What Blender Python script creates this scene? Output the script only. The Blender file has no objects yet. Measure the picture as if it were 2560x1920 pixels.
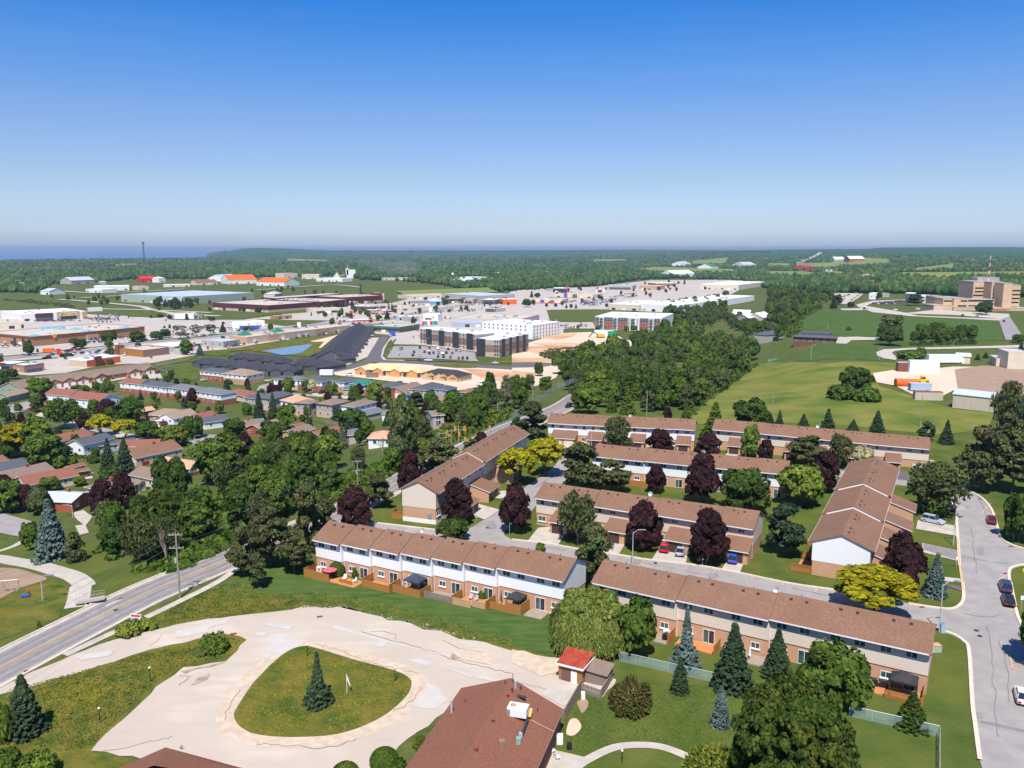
import bpy,math,random
import numpy as np
from math import sin,cos,pi,radians,atan2,sqrt,hypot
from mathutils import Vector,geometry
R=random.Random(7)
SC=bpy.context.scene
COL=SC.collection
# ------------------------------------------------------------------ camera, sky, sun, exposure
HC=58.0;FPX=2072.0;PIT=math.atan(335/FPX);CP,SP=cos(PIT),sin(PIT)
cd=bpy.data.cameras.new('camera');cam=bpy.data.objects.new('camera',cd);COL.objects.link(cam)
cd.sensor_width=36;cd.lens=36*FPX/2560;cd.clip_start=1;cd.clip_end=90000
cam.location=(0,0,HC);cam.rotation_euler=(pi/2-PIT,0,0);SC.camera=cam
SUN_EL,SUN_AZ=58.0,186.0 # azimuth measured from +Y, clockwise
sdir=Vector((sin(radians(SUN_AZ))*cos(radians(SUN_EL)),cos(radians(SUN_AZ))*cos(radians(SUN_EL)),sin(radians(SUN_EL))))
W=bpy.data.worlds.new('World');SC.world=W;W.use_nodes=True
nt=W.node_tree;nt.nodes.clear()
sky=nt.nodes.new('ShaderNodeTexSky');sky.sky_type='NISHITA';sky.sun_disc=False
sky.sun_elevation=radians(SUN_EL);sky.sun_rotation=radians(SUN_AZ);sky.air_density=1.0;sky.dust_density=0.6;sky.ozone_density=2.0
bg=nt.nodes.new('ShaderNodeBackground');bg.inputs[1].default_value=0.12
out=nt.nodes.new('ShaderNodeOutputWorld')
tc=nt.nodes.new('ShaderNodeTexCoord');sx=nt.nodes.new('ShaderNodeSeparateXYZ');nt.links.new(tc.outputs['Generated'],sx.inputs[0])
rp=nt.nodes.new('ShaderNodeValToRGB');nt.links.new(sx.outputs[2],rp.inputs[0])
mx=nt.nodes.new('ShaderNodeMix');mx.data_type='RGBA';mx.blend_type='MULTIPLY';mx.inputs[0].default_value=1
nt.links.new(sky.outputs[0],mx.inputs[6]);nt.links.new(rp.outputs[0],mx.inputs[7]);nt.links.new(mx.outputs[2],bg.inputs[0]);nt.links.new(bg.outputs[0],out.inputs[0])
RAMP=[(0,(0.8,0.93,1.25)),(0.0145,(0.62,0.74,1.12)),(0.0183,(0.68,0.79,1.13)),(0.0304,(0.65,0.73,1.03)),(0.081,(0.579,0.648,0.845)),(0.1475,(0.483,0.601,0.867)),(0.2108,(0.281,0.565,0.942)),(0.2683,(0.113,0.489,0.99)),(0.5,(0.13,0.42,0.85)),(1,(0.22,0.48,0.85))]
cm=nt.nodes.new('ShaderNodeMapping');cm.inputs['Scale'].default_value=(2.2,2.2,42);nt.links.new(tc.outputs['Generated'],cm.inputs[0]) # faint high cloud streaks
cn=nt.nodes.new('ShaderNodeTexNoise');cn.inputs['Scale'].default_value=1.6;cn.inputs['Detail'].default_value=6;cn.inputs['Roughness'].default_value=.62;nt.links.new(cm.outputs[0],cn.inputs['Vector'])
cr=nt.nodes.new('ShaderNodeMapRange');cr.inputs[1].default_value=.5;cr.inputs[2].default_value=.75;cr.inputs[4].default_value=.025;nt.links.new(cn.outputs[0],cr.inputs[0])
cx=nt.nodes.new('ShaderNodeMix');cx.data_type='RGBA';cx.inputs[7].default_value=(5.2,5.6,6.6,1);nt.links.new(cr.outputs[0],cx.inputs[0]);nt.links.new(mx.outputs[2],cx.inputs[6]);nt.links.new(cx.outputs[2],bg.inputs[0])
el=rp.color_ramp.elements
for i,(p,c)in enumerate(RAMP):
    e=el[i]if i<2 else el.new(p)
    e.position=p;e.color=(*c,1)
sl=bpy.data.lights.new('sun','SUN');sl.energy=4.9;sl.angle=radians(0.55);sl.color=(1,.95,.865)
so=bpy.data.objects.new('sun',sl);COL.objects.link(so);so.rotation_euler=sdir.to_track_quat('Z','Y').to_euler()
SC.view_settings.view_transform='Standard';SC.view_settings.look='None';SC.view_settings.gamma=1;SC.view_settings.exposure=0.38
cy=SC.cycles;cy.use_denoising=True;cy.max_bounces=6;cy.diffuse_bounces=3;cy.glossy_bounces=2;cy.transmission_bounces=2
cy.transparent_max_bounces=6;cy.volume_bounces=0;cy.use_adaptive_sampling=True;cy.adaptive_threshold=0.02
cy.caustics_reflective=False;cy.caustics_refractive=False
try:cy.denoiser='OPENIMAGEDENOISE';cy.denoising_prefilter='ACCURATE'
except Exception:pass
# ------------------------------------------------------------------ terrain and pixel -> place
def sm(x,a,b):
    t=min(1,max(0,(x-a)/(b-a)));return t*t*(3-2*t)
def terr(X,Y):
    r=X/max(Y,60.0)
    w=1-sm(r,.22,.42)
    dF=18*sm(Y,250,520)*w
    s=-(X+71.8)*.913+(Y-108.4)*.408
    dL=12*sm(s,14,85)*sm(Y,60,130)
    z=-(dF+dL*(1-dF/18))
    if Y>1800:
        z+=70*sm(Y,2600,9000)*sm(r,.05,.45)+14*sm(Y,5200,9500)*sm(r,-.12,.2)
        z+=64*sm(Y,9200,12500)*sm(r,-.38,-.3)*(1-sm(r,.05,.4))
        z+=42*sm(Y,8200,10500)*sm(r,-.365,-.315)*(1-sm(r,-.3,-.19))
        z+=6*sin(X*.0021+1)*sin(Y*.0013)*sm(Y,1800,4000)
    return z
TL={}
for i_,o_ in enumerate((560,1000,1440)):
    for j_ in range(4):TL['abc'[i_]+str(j_+1)]=(640*j_,o_,640/2212)
TL['f']=(0,0,2560/2212)
for k_,v_ in dict(m1=(0,760),m2=(320,760),m3=(640,740),m4=(960,740),m5=(1280,660),n3=(640,900),n4=(960,900),h=(2240,560),l1=(0,640),l3=(640,620),l4=(960,620)).items():
    TL[k_]=(*v_,320/2212)
TL['r']=(2240,1200,320/1770);TL['s']=(740,1360,340/2212);TL['t']=(1060,1400,360/2212);TL['u']=(1000,1640,420/2212)
def px(t,x,y):
    o=TL[t];return o[0]+x*o[2],o[1]+y*o[2]
def ray(t,x,y):
    a,b=px(t,x,y);v=b-960
    return (a-1280),(FPX*CP-v*SP),-(v*CP+FPX*SP)
def G(t,x,y,h=0.0):
    """the place where the line of sight through a photo point meets the surface h above the ground"""
    dx,dy,dz=ray(t,x,y)
    def f(Y):
        return HC+dz/dy*Y-terr(dx/dy*Y,Y)-h
    lo=40.0;Y=lo
    while f(Y)>0 and Y<60000:lo=Y;Y*=1.03
    hi=Y
    for _ in range(24):
        m=(lo+hi)/2
        if f(m)>0:lo=m
        else:hi=m
    Y=(lo+hi)/2
    return Vector((dx/dy*Y,Y,HC+dz/dy*Y-h))
def Gz(t,x,y,z):
    dx,dy,dz=ray(t,x,y);k=(z-HC)/dz
    return Vector((dx*k,dy*k,z))
def hgt(t,x,y,P):
    """height above P of the photo point straight over it"""
    dx,dy,dz=ray(t,x,y)
    return HC+P.y*dz/dy-P.z
def mpp(t,P):
    """metres per tile pixel at P"""
    return (P.y*CP+(HC-P.z)*SP)/FPX*TL[t][2]
# ------------------------------------------------------------------ materials
MT={}
def mk(name,c,c2=None,sc=1.0,rough=.8,bump=0,metal=0,spec=.3,c3=None,sc3=.1,obj=False,detail=4,stretch=None,bsc=None,objcol=False,rnd=0,transl=0,f3=.5,w2=.14):
    """procedural material: base colour, finer mottling towards c2, broad patches towards c3"""
    m=bpy.data.materials.new(name);m.use_nodes=True;t=m.node_tree;n=t.nodes;b=n['Principled BSDF'];L=t.links.new
    b.inputs['Roughness'].default_value=rough;b.inputs['Metallic'].default_value=metal;b.inputs['Specular IOR Level'].default_value=spec
    MT[name]=m
    col=None
    if objcol:
        oi=n.new('ShaderNodeObjectInfo');col=oi.outputs['Color']
    else:
        rg=n.new('ShaderNodeRGB');rg.outputs[0].default_value=(*c,1);col=rg.outputs[0]
    if c2 or c3 or bump:
        if obj:co=n.new('ShaderNodeTexCoord').outputs['Object']
        else:co=n.new('ShaderNodeNewGeometry').outputs['Position']
        if stretch:
            mp=n.new('ShaderNodeMapping');mp.inputs['Scale'].default_value=stretch;L(co,mp.inputs[0]);co2=mp.outputs[0]
        else:co2=co
    def nz(s,d,c_,lo,hi):
        x=n.new('ShaderNodeTexNoise');x.inputs['Scale'].default_value=s;x.inputs['Detail'].default_value=d;L(c_,x.inputs['Vector'])
        mr=n.new('ShaderNodeMapRange');mr.inputs['From Min'].default_value=lo;mr.inputs['From Max'].default_value=hi;L(x.outputs[0],mr.inputs[0]);return mr.outputs[0],x.outputs[0]
    def mixc(a,bc,f):
        x=n.new('ShaderNodeMix');x.data_type='RGBA';L(f,x.inputs[0])if not isinstance(f,float)else setattr(x.inputs[0],'default_value',f)
        L(a,x.inputs[6])
        if isinstance(bc,tuple):x.inputs[7].default_value=(*bc,1)
        else:L(bc,x.inputs[7])
        return x.outputs[2]
    if c3:
        f,_=nz(sc3,5,co,f3-.13,f3+.13);col=mixc(col,c3,f)
    if c2:
        f,raw=nz(sc,detail,co2,.5-w2,.5+w2);col=mixc(col,c2,f)
    if transl:
        ge=n.new('ShaderNodeNewGeometry');mi_=n.new('ShaderNodeMapRange');L(ge.outputs['Random Per Island'],mi_.inputs[0]);mi_.inputs[3].default_value=.55;mi_.inputs[4].default_value=1.5
        hv=n.new('ShaderNodeHueSaturation');L(mi_.outputs[0],hv.inputs['Value']);L(col,hv.inputs['Color']);col=hv.outputs[0]
    if rnd:
        oi=n.new('ShaderNodeObjectInfo');hs=n.new('ShaderNodeHueSaturation')
        mr=n.new('ShaderNodeMapRange');L(oi.outputs['Random'],mr.inputs[0]);mr.inputs[3].default_value=1-rnd;mr.inputs[4].default_value=1+rnd;L(mr.outputs[0],hs.inputs['Value'])
        mr2=n.new('ShaderNodeMath');mr2.operation='FRACT';mm=n.new('ShaderNodeMath');mm.operation='MULTIPLY';mm.inputs[1].default_value=7.3;L(oi.outputs['Random'],mm.inputs[0]);L(mm.outputs[0],mr2.inputs[0])
        mr3=n.new('ShaderNodeMapRange');L(mr2.outputs[0],mr3.inputs[0]);mr3.inputs[3].default_value=.5-rnd*.06;mr3.inputs[4].default_value=.5+rnd*.06;L(mr3.outputs[0],hs.inputs['Hue'])
        L(col,hs.inputs['Color']);col=hs.outputs[0]
    L(col,b.inputs['Base Color'])
    if bump:
        x=n.new('ShaderNodeTexNoise');x.inputs['Scale'].default_value=bsc or sc*2;x.inputs['Detail'].default_value=3;L(co,x.inputs['Vector'])
        bp=n.new('ShaderNodeBump');bp.inputs['Strength'].default_value=bump;bp.inputs['Distance'].default_value=.3;L(x.outputs[0],bp.inputs['Height']);L(bp.outputs[0],b.inputs['Normal'])
    if transl:
        tr=n.new('ShaderNodeBsdfTranslucent');L(col,tr.inputs[0]);ms=n.new('ShaderNodeMixShader');ms.inputs[0].default_value=transl
        L(b.outputs[0],ms.inputs[1]);L(tr.outputs[0],ms.inputs[2]);L(ms.outputs[0],n['Material Output'].inputs[0])
    return m
G_=lambda*a:a
mk('field_grass',(.09,.115,.03),(.065,.095,.024),.35,1,.6,c3=(.13,.13,.042),sc3=.02,spec=.05,bsc=1.5)
mk('lawn',(.08,.108,.02),(.112,.125,.028),.16,1,.5,c3=(.052,.09,.018),sc3=.05,spec=.05,bsc=2)
mk('mown_grass',(.06,.108,.024),(.085,.128,.032),.5,1,.5,c3=(.038,.088,.018),sc3=.06,spec=.05,bsc=2,stretch=(.5,1.6,1))
mk('wild_grass',(.095,.11,.018),(.165,.14,.026),.25,1,.9,c3=(.045,.085,.014),sc3=.09,spec=.05,bsc=1.6,detail=6)
mk('meadow',(.13,.165,.028),(.2,.19,.045),.06,1,.6,c3=(.065,.115,.02),sc3=.022,spec=.05,bsc=.8,detail=6)
mk('flowers',(.36,.27,.012),(.22,.2,.02),2,1,spec=.05)
mk('road_old',(.29,.26,.25),(.25,.222,.215),.6,.9,.05,c3=(.34,.315,.31),sc3=.05,bsc=8)
mk('road_lane',(.215,.192,.19),(.25,.225,.22),.5,.9,bsc=8)
mk('road_new',(.11,.1,.105),(.135,.125,.13),.4,.9)
mk('street',(.325,.295,.28),(.285,.258,.247),.35,.9,c3=(.355,.325,.305),sc3=.06)
mk('street_patch',(.27,.245,.235),(.24,.218,.21),.6,.9)
mk('concrete',(.5,.44,.375),(.43,.38,.325),.5,.9,c3=(.54,.475,.4),sc3=.05)
mk('lot',(.47,.41,.355),(.42,.365,.325),.2,.9,c3=(.52,.455,.39),sc3=.02)
mk('gravel',(.56,.475,.39),(.48,.4,.325),.35,.95,.15,stretch=(.3,1.5,1),c3=(.46,.38,.31),sc3=.09,detail=8,bsc=5,w2=.1)
mk('gravel_edge',(.58,.475,.37),(.5,.38,.27),.8,.95,.2,detail=8)
mk('patch_pale',(.53,.48,.44),(.49,.445,.4),.7,.9)
mk('stain_brown',(.3,.21,.15),(.42,.32,.24),1.2,.9)
mk('crack',(.3,.25,.21),None,rough=1)
mk('dirt',(.58,.34,.18),(.48,.25,.12),.05,.95,.3,c3=(.6,.44,.3),sc3=.02,detail=7)
mk('earth_brown',(.36,.24,.17),(.3,.2,.14),.3,.95,.3,detail=7)
mk('sand',(.66,.55,.43),(.6,.48,.36),.1,.95,c3=(.62,.46,.33),sc3=.03)
mk('kerb',(.66,.56,.45),(.6,.5,.4),1,.9)
mk('kerb_yellow',(.72,.42,.2),None)
mk('paint_yellow',(.72,.42,.14),(.6,.4,.2),2,.8)
mk('paint_white',(.75,.72,.7),None)
mk('brick_tan',(.56,.33,.2),(.5,.28,.165),3,.9,c3=(.52,.3,.19),sc3=.4)
mk('brick_mall',(.4,.215,.12),(.36,.19,.105),2,.9)
mk('brick_red',(.36,.1,.055),(.3,.09,.05),3,.9)
mk('brick_brown',(.27,.17,.13),(.24,.15,.12),2,.9)
mk('brick_dark',(.2,.08,.05),(.17,.07,.05),2,.9)
mk('stone_beige',(.56,.43,.32),(.5,.38,.28),1.5,.9)
mk('siding_white',(.8,.8,.8),(.76,.77,.78),1.2,.6,stretch=(3,3,.2))
mk('siding_beige',(.68,.575,.48),(.64,.54,.45),1.2,.7,stretch=(.3,.3,6))
mk('siding_grey',(.42,.38,.34),(.38,.35,.32),2,.7)
mk('siding_blue',(.33,.42,.52),None,rough=.6)
mk('siding_green',(.28,.32,.24),None)
mk('siding_green_pale',(.38,.44,.36),(.34,.4,.33),1,.6)
mk('siding_dark',(.035,.036,.045),(.045,.045,.055),1,.5)
mk('siding_charcoal',(.1,.1,.115),None,rough=.6)
mk('maroon',(.115,.03,.04),(.1,.026,.035),.5,.6)
mk('render_white',(.8,.79,.77),(.74,.73,.7),.3,.8)
mk('render_cream',(.68,.58,.46),(.62,.53,.42),.3,.85)
mk('fascia_dark',(.12,.1,.12),None,rough=.6)
mk('trim_white',(.8,.8,.8),None,rough=.5)
mk('roof_brown',(.225,.12,.075),(.185,.096,.06),3.5,.95,.2,c3=(.26,.145,.095),sc3=.25,detail=6,bsc=9)
mk('roof_red',(.27,.11,.075),(.225,.09,.06),3,.95,.1)
mk('roof_foreground',(.2,.08,.048),(.25,.108,.066),5,.95,.3,c3=(.185,.066,.045),sc3=.3,bsc=9,detail=8)
mk('roof_maroon',(.3,.075,.06),(.25,.06,.05),5,.95,.25,bsc=12)
mk('roof_tan',(.31,.225,.16),(.27,.195,.14),2,.95)
mk('roof_taupe',(.24,.17,.13),(.21,.15,.115),2,.95)
mk('roof_grey',(.17,.17,.185),(.14,.14,.155),2,.95)
mk('roof_slate',(.1,.105,.125),(.08,.085,.1),2,.95)
mk('roof_dark',(.04,.04,.052),(.052,.052,.065),1.5,.85,c3=(.032,.032,.044),sc3=.06)
mk('roof_green',(.03,.2,.13),(.035,.17,.115),2,.7)
mk('roof_orange',(.6,.33,.2),(.52,.28,.17),2,.95)
mk('roof_silver',(.5,.52,.55),(.44,.46,.5),2,.7)
mk('roof_tin_red',(.36,.045,.03),(.3,.04,.03),2,.5,c3=(.45,.12,.04),sc3=.5)
mk('roof_flat',(.55,.46,.38),(.48,.4,.33),.15,.95,c3=(.6,.51,.43),sc3=.04)
mk('roof_membrane',(.78,.77,.76),(.72,.71,.7),.2,.8)
mk('roof_metal_blue',(.5,.56,.66),(.44,.5,.62),.1,.5)
mk('plywood',(.78,.52,.3),(.7,.44,.22),.8,.9)
mk('timber',(.62,.3,.1),None)
mk('cedar',(.4,.185,.05),(.33,.14,.035),3,.8,stretch=(6,6,.3))
mk('cedar_grey',(.27,.215,.175),(.2,.155,.125),3,.9,stretch=(6,6,.3))
mk('cedar_pale',(.52,.33,.18),(.46,.28,.15),3,.85,stretch=(6,6,.3))
mk('deck',(.56,.24,.09),(.5,.2,.075),2,.8)
mk('deck_grey',(.36,.29,.23),(.3,.24,.19),2,.9)
mk('wood_pole',(.3,.29,.23),(.24,.22,.17),2,.9)
mk('wood_raw',(.55,.4,.22),None)
mk('bark',(.12,.085,.06),(.08,.06,.045),3,.95)
mk('bark_pale',(.3,.24,.18),(.22,.17,.13),2,.95)
mk('glass',(.025,.06,.065),(.05,.13,.12),.35,.08,spec=.8)
mk('glass_dark',(.02,.025,.035),None,rough=.08,spec=.7)
mk('metal_grey',(.42,.44,.46),None,rough=.45,metal=.6)
mk('metal_dark',(.05,.05,.055),None,rough=.5)
mk('metal_galv',(.5,.53,.56),None,rough=.5,metal=.3)
mk('black',(.015,.015,.02),None,rough=.6)
mk('canvas_navy',(.045,.06,.09),(.035,.05,.075),1,.8)
mk('canvas_black',(.03,.028,.03),(.045,.04,.04),1,.8)
mk('pink',(.8,.1,.17),None,rough=.8)
mk('red',(.62,.025,.025),None,rough=.5)
mk('orange',(.72,.13,.02),None,rough=.6)
mk('orange_lamp',(.85,.36,.06),None,rough=.5)
mk('yellow',(.75,.42,.03),None,rough=.5)
mk('yellow_sign',(.85,.6,.12),None,rough=.6)
mk('blue',(.03,.12,.45),None,rough=.5)
mk('green_sign',(.01,.25,.12),None,rough=.5)
mk('teal',(.02,.33,.36),None,rough=.5)
mk('shed_ochre',(.36,.17,.035),(.3,.14,.03),4,.8,stretch=(8,8,.2))
mk('door_brown',(.16,.085,.075),None,rough=.7)
mk('garage_brown',(.06,.035,.035),None,rough=.6)
mk('mesh_green',(.22,.33,.3),(.25,.37,.33),3,.7)
mk('car_paint',(1,1,1),None,rough=.28,spec=.6,objcol=True)
mk('tyre',(.02,.02,.02),None,rough=.9)
mk('tail_red',(.5,.02,.02),None,rough=.3)
mk('lamp_glass',(.8,.8,.78),None,rough=.2)
mk('stone_hospital',(.62,.42,.27),(.57,.385,.25),.3,.9)
mk('corrugated',(.6,.52,.4),(.42,.36,.28),5,.6,stretch=(4,4,.02))
mk('orange_wall',(.5,.2,.05),None)
mk('blue_roof',(.12,.38,.75),None,rough=.5)
mk('purple_sign',(.16,.08,.5),None)
mk('green_board',(.08,.16,.05),None)
mk('skylight_blue',(.2,.42,.46),(.16,.34,.4),.5,.5)
mk('tuft_lawn',(.065,.115,.02),(.1,.13,.03),.5,1,c3=(.04,.085,.016),sc3=.1,spec=.05)
mk('red_boards',(.45,.03,.02),(.38,.03,.02),3,.8)
mk('skin',(.45,.25,.17),None)
def leafm(name,a,b,c3=None,tr=.22):mk(name,a,b,.9,.9,c3=c3,sc3=.25,rnd=.16,transl=tr,spec=.12,detail=3,w2=.2)
leafm('leaf_mid',(.115,.175,.024),(.068,.118,.017),(.09,.14,.022),.28)
leafm('leaf_deep',(.06,.108,.018),(.036,.074,.014),(.088,.125,.022),.26)
leafm('leaf_tips',(.062,.108,.016),(.038,.078,.012),(.11,.12,.02),.26)
leafm('leaf_light',(.15,.205,.028),(.1,.155,.022),(.12,.175,.024),.28)
leafm('leaf_yellow',(.42,.34,.01),(.28,.25,.01),(.34,.3,.012),.3)
leafm('leaf_lime',(.2,.24,.03),(.13,.18,.025),(.17,.2,.03))
leafm('leaf_purple',(.04,.015,.016),(.022,.009,.011),(.055,.02,.016),.08)
leafm('leaf_olive',(.1,.125,.04),(.07,.095,.03),(.13,.135,.05))
leafm('leaf_willow',(.19,.23,.045),(.14,.18,.035),(.23,.24,.06))
leafm('leaf_bronze',(.17,.12,.04),(.11,.09,.03),(.07,.1,.02))
leafm('leaf_cream',(.6,.5,.28),(.45,.42,.2),(.5,.45,.25))
leafm('needle_green',(.042,.075,.034),(.026,.05,.022),(.06,.09,.04),.08)
leafm('needle_blue',(.1,.15,.125),(.055,.09,.075),(.15,.2,.175),.05)
leafm('needle_pine',(.08,.1,.034),(.052,.072,.026),(.125,.11,.04),.08)
leafm('twig_grey',(.19,.16,.12),(.14,.125,.09),(.1,.12,.05),.1)
mk('forest_tree',(.05,.105,.024),(.026,.06,.02),.012,.95,c3=(.1,.13,.036),sc3=.0035,spec=.08,transl=.05,w2=.16)
mk('tuft_green',(.1,.122,.02),(.17,.15,.03),.5,1,c3=(.05,.092,.018),sc3=.1,spec=.05)
HAZE=6e-5
mk('forest_far',(.03,.085,.022),(.018,.055,.018),.02,.95,c3=(.055,.115,.025),sc3=.004,spec=.05,w2=.2)
mk('field_far',(.2,.23,.06),(.16,.2,.05),.01,1,c3=(.26,.25,.09),sc3=.002,spec=.05)
mk('lake',(.012,.1,.3),(.016,.12,.34),.0004,.25,spec=.4,stretch=(.2,1,1))
mk('pond',(.12,.2,.3),None,rough=.12,spec=.6)
M=MT
# ------------------------------------------------------------------ mesh building
def tag(o,label=None,cat=None,group=None,kind=None):
    if label:o['label']=label
    if cat:o['category']=cat
    if group:o['group']=group
    if kind:o['kind']=kind
    return o
def empty(name,loc,rz=0,label=None,cat=None,group=None):
    o=bpy.data.objects.new(name,None);o.location=loc;o.rotation_euler=(0,0,rz);o.empty_display_size=.5;COL.objects.link(o)
    return tag(o,label,cat,group)
def link(name,me,parent=None,loc=(0,0,0),rz=0):
    o=bpy.data.objects.new(name,me);o.location=loc;o.rotation_euler=(0,0,rz);COL.objects.link(o)
    if parent is not None:o.parent=parent
    return o
class MB:
    def __init__(s):s.v=[];s.f=[];s.m=[];s.mats=[]
    def mi(s,m):
        m=MT[m]if isinstance(m,str)else m
        if m not in s.mats:s.mats.append(m)
        return s.mats.index(m)
    def poly(s,pts,m):
        i=len(s.v);s.v+=[tuple(p)for p in pts];s.f.append(tuple(range(i,i+len(pts))));s.m.append(s.mi(m));return s
    def box(s,x0,x1,y0,y1,z0,z1,m):
        i=len(s.v);s.v+=[(x0,y0,z0),(x1,y0,z0),(x1,y1,z0),(x0,y1,z0),(x0,y0,z1),(x1,y0,z1),(x1,y1,z1),(x0,y1,z1)]
        k=s.mi(m)
        for f in ((0,3,2,1),(4,5,6,7),(0,1,5,4),(1,2,6,5),(2,3,7,6),(3,0,4,7)):s.f.append(tuple(i+a for a in f));s.m.append(k)
        return s
    def prism(s,pts,z0,z1,m,mtop=None):
        n=len(pts);i=len(s.v);s.v+=[(p[0],p[1],z0)for p in pts]+[(p[0],p[1],z1)for p in pts]
        k=s.mi(m);kt=s.mi(mtop or m)
        for a in range(n):b=(a+1)%n;s.f.append((i+a,i+b,i+n+b,i+n+a));s.m.append(k)
        s.f.append(tuple(range(i+n,i+2*n)));s.m.append(kt);s.f.append(tuple(range(i+n-1,i-1,-1)));s.m.append(k);return s
    def slab(s,pts,t,m,m2=None):
        """thick sheet from 3D points, thickness t downwards"""
        n=len(pts);i=len(s.v);s.v+=[tuple(p)for p in pts]+[(p[0],p[1],p[2]-t)for p in pts];k=s.mi(m);k2=s.mi(m2 or m)
        s.f.append(tuple(range(i,i+n)));s.m.append(k);s.f.append(tuple(range(i+2*n-1,i+n-1,-1)));s.m.append(k2)
        for a in range(n):b=(a+1)%n;s.f.append((i+a,i+n+a,i+n+b,i+b));s.m.append(k2)
        return s
    def tube(s,p0,p1,r0,m,r1=None,n=6,cap=True):
        r1=r0 if r1 is None else r1;p0=Vector(p0);p1=Vector(p1);d=(p1-p0)
        if d.length<1e-6:return s
        d.normalize();a=d.orthogonal().normalized();b=d.cross(a);i=len(s.v);k=s.mi(m)
        for p,r in ((p0,r0),(p1,r1)):
            for j in range(n):t=2*pi*j/n;s.v.append(tuple(p+a*(r*cos(t))+b*(r*sin(t))))
        for j in range(n):l=(j+1)%n;s.f.append((i+j,i+l,i+n+l,i+n+j));s.m.append(k)
        if cap:
            s.f.append(tuple(i+n+j for j in range(n)));s.m.append(k);s.f.append(tuple(i+j for j in reversed(range(n))));s.m.append(k)
        return s
    def ball(s,c,r,m,nu=8,nv=6,sc=(1,1,1)):
        i=len(s.v);k=s.mi(m)
        for a in range(nv+1):
            t=pi*a/nv
            for b in range(nu):u=2*pi*b/nu;s.v.append((c[0]+r*sc[0]*sin(t)*cos(u),c[1]+r*sc[1]*sin(t)*sin(u),c[2]+r*sc[2]*cos(t)))
        for a in range(nv):
            for b in range(nu):e=(b+1)%nu;s.f.append((i+a*nu+b,i+(a+1)*nu+b,i+(a+1)*nu+e,i+a*nu+e));s.m.append(k)
        return s
    def mesh(s,name):
        me=bpy.data.meshes.new(name);me.from_pydata(s.v,[],s.f)
        for m in s.mats:me.materials.append(m)
        me.polygons.foreach_set('material_index',s.m);me.update();return me
    def build(s,name,parent=None,loc=(0,0,0),rz=0,**kw):return tag(link(name,s.mesh(name),parent,loc,rz),**kw)
# ------------------------------------------------------------------ draped ground sheets
LEV=dict(g=.03,s=.07,r=.1,d=.13,p=.155,m=.175,k=.2)
def lift(lv,Y):return (LEV[lv]if isinstance(lv,str)else lv)*(1+(max(0,Y-130)/140))
def drape(name,pts,mat,lv,parent=None,holes=(),step=None,thick=0,**kw):
    pts=[Vector((p[0],p[1]))for p in pts]
    ys=[p.y for p in pts];xs=[p.x for p in pts]
    st=step or max(3.0,min(ys)*.022)
    def dens(r):
        o=[]
        for i in range(len(r)):
            a,b=r[i],r[(i+1)%len(r)];n=max(1,int((b-a).length/st))
            for k in range(n):o.append(a.lerp(b,k/n))
        return o
    rings=[dens(pts)]+[dens([Vector((p[0],p[1]))for p in h])for h in holes]
    V=[];E=[];F=[]
    for r in rings:
        i=len(V);V+=r;F.append(list(range(i,i+len(r))));E+=[(i+k,i+(k+1)%len(r))for k in range(len(r))]
    def ins(p,ring):
        c=False;n=len(ring);j=n-1
        for i in range(n):
            a,b=ring[i],ring[j]
            if (a.y>p.y)!=(b.y>p.y)and p.x<(b.x-a.x)*(p.y-a.y)/(b.y-a.y)+a.x:c=not c
            j=i
        return c
    flat=all(abs(terr(p.x,p.y))<.02 for p in pts)
    if not flat or True:
        s2=st*(1.0 if not flat else 4)
        x=min(xs)+s2*.5
        if (max(xs)-min(xs))/s2*(max(ys)-min(ys))/s2<6000:
            while x<max(xs):
                y=min(ys)+s2*.5
                while y<max(ys):
                    p=Vector((x,y))
                    if ins(p,rings[0])and not any(ins(p,h)for h in rings[1:]):V.append(p)
                    y+=s2
                x+=s2
    r=geometry.delaunay_2d_cdt(V,E,[],0,1e-4)
    vs,fs=r[0],r[2];keep=[]
    for f in fs:
        c=(vs[f[0]]+vs[f[1]]+vs[f[2]])/3
        if ins(c,rings[0])and not any(ins(c,h)for h in rings[1:]):keep.append(tuple(f))
    me=bpy.data.meshes.new(name)
    me.from_pydata([(v.x,v.y,terr(v.x,v.y)+lift(lv,v.y))for v in vs],[],keep)
    me.materials.append(MT[mat]);me.update()
    # faces upwards
    if me.polygons and sum(p.normal.z for p in me.polygons)<0:me.flip_normals()
    return tag(link(name,me,parent),**kw)
def smooth(pts,n=4,closed=False):
    P=[Vector(p[:2])for p in pts];o=[];N=len(P)
    rng=range(N)if closed else range(N-1)
    for i in rng:
        p0=P[(i-1)%N]if closed or i>0 else P[i];p1=P[i];p2=P[(i+1)%N];p3=P[(i+2)%N]if closed or i+2<N else P[i+1]
        for k in range(n):
            t=k/n
            o.append(.5*((2*p1)+(p2-p0)*t+(2*p0-5*p1+4*p2-p3)*t*t+(3*p1-p0-3*p2+p3)*t**3))
    if not closed:o.append(P[-1])
    return o
def offs(pl,d):
    o=[]
    for i,p in enumerate(pl):
        a=pl[max(0,i-1)];b=pl[min(len(pl)-1,i+1)];t=(b-a).normalized();n=Vector((-t.y,t.x));o.append(p+n*d)
    return o
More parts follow.
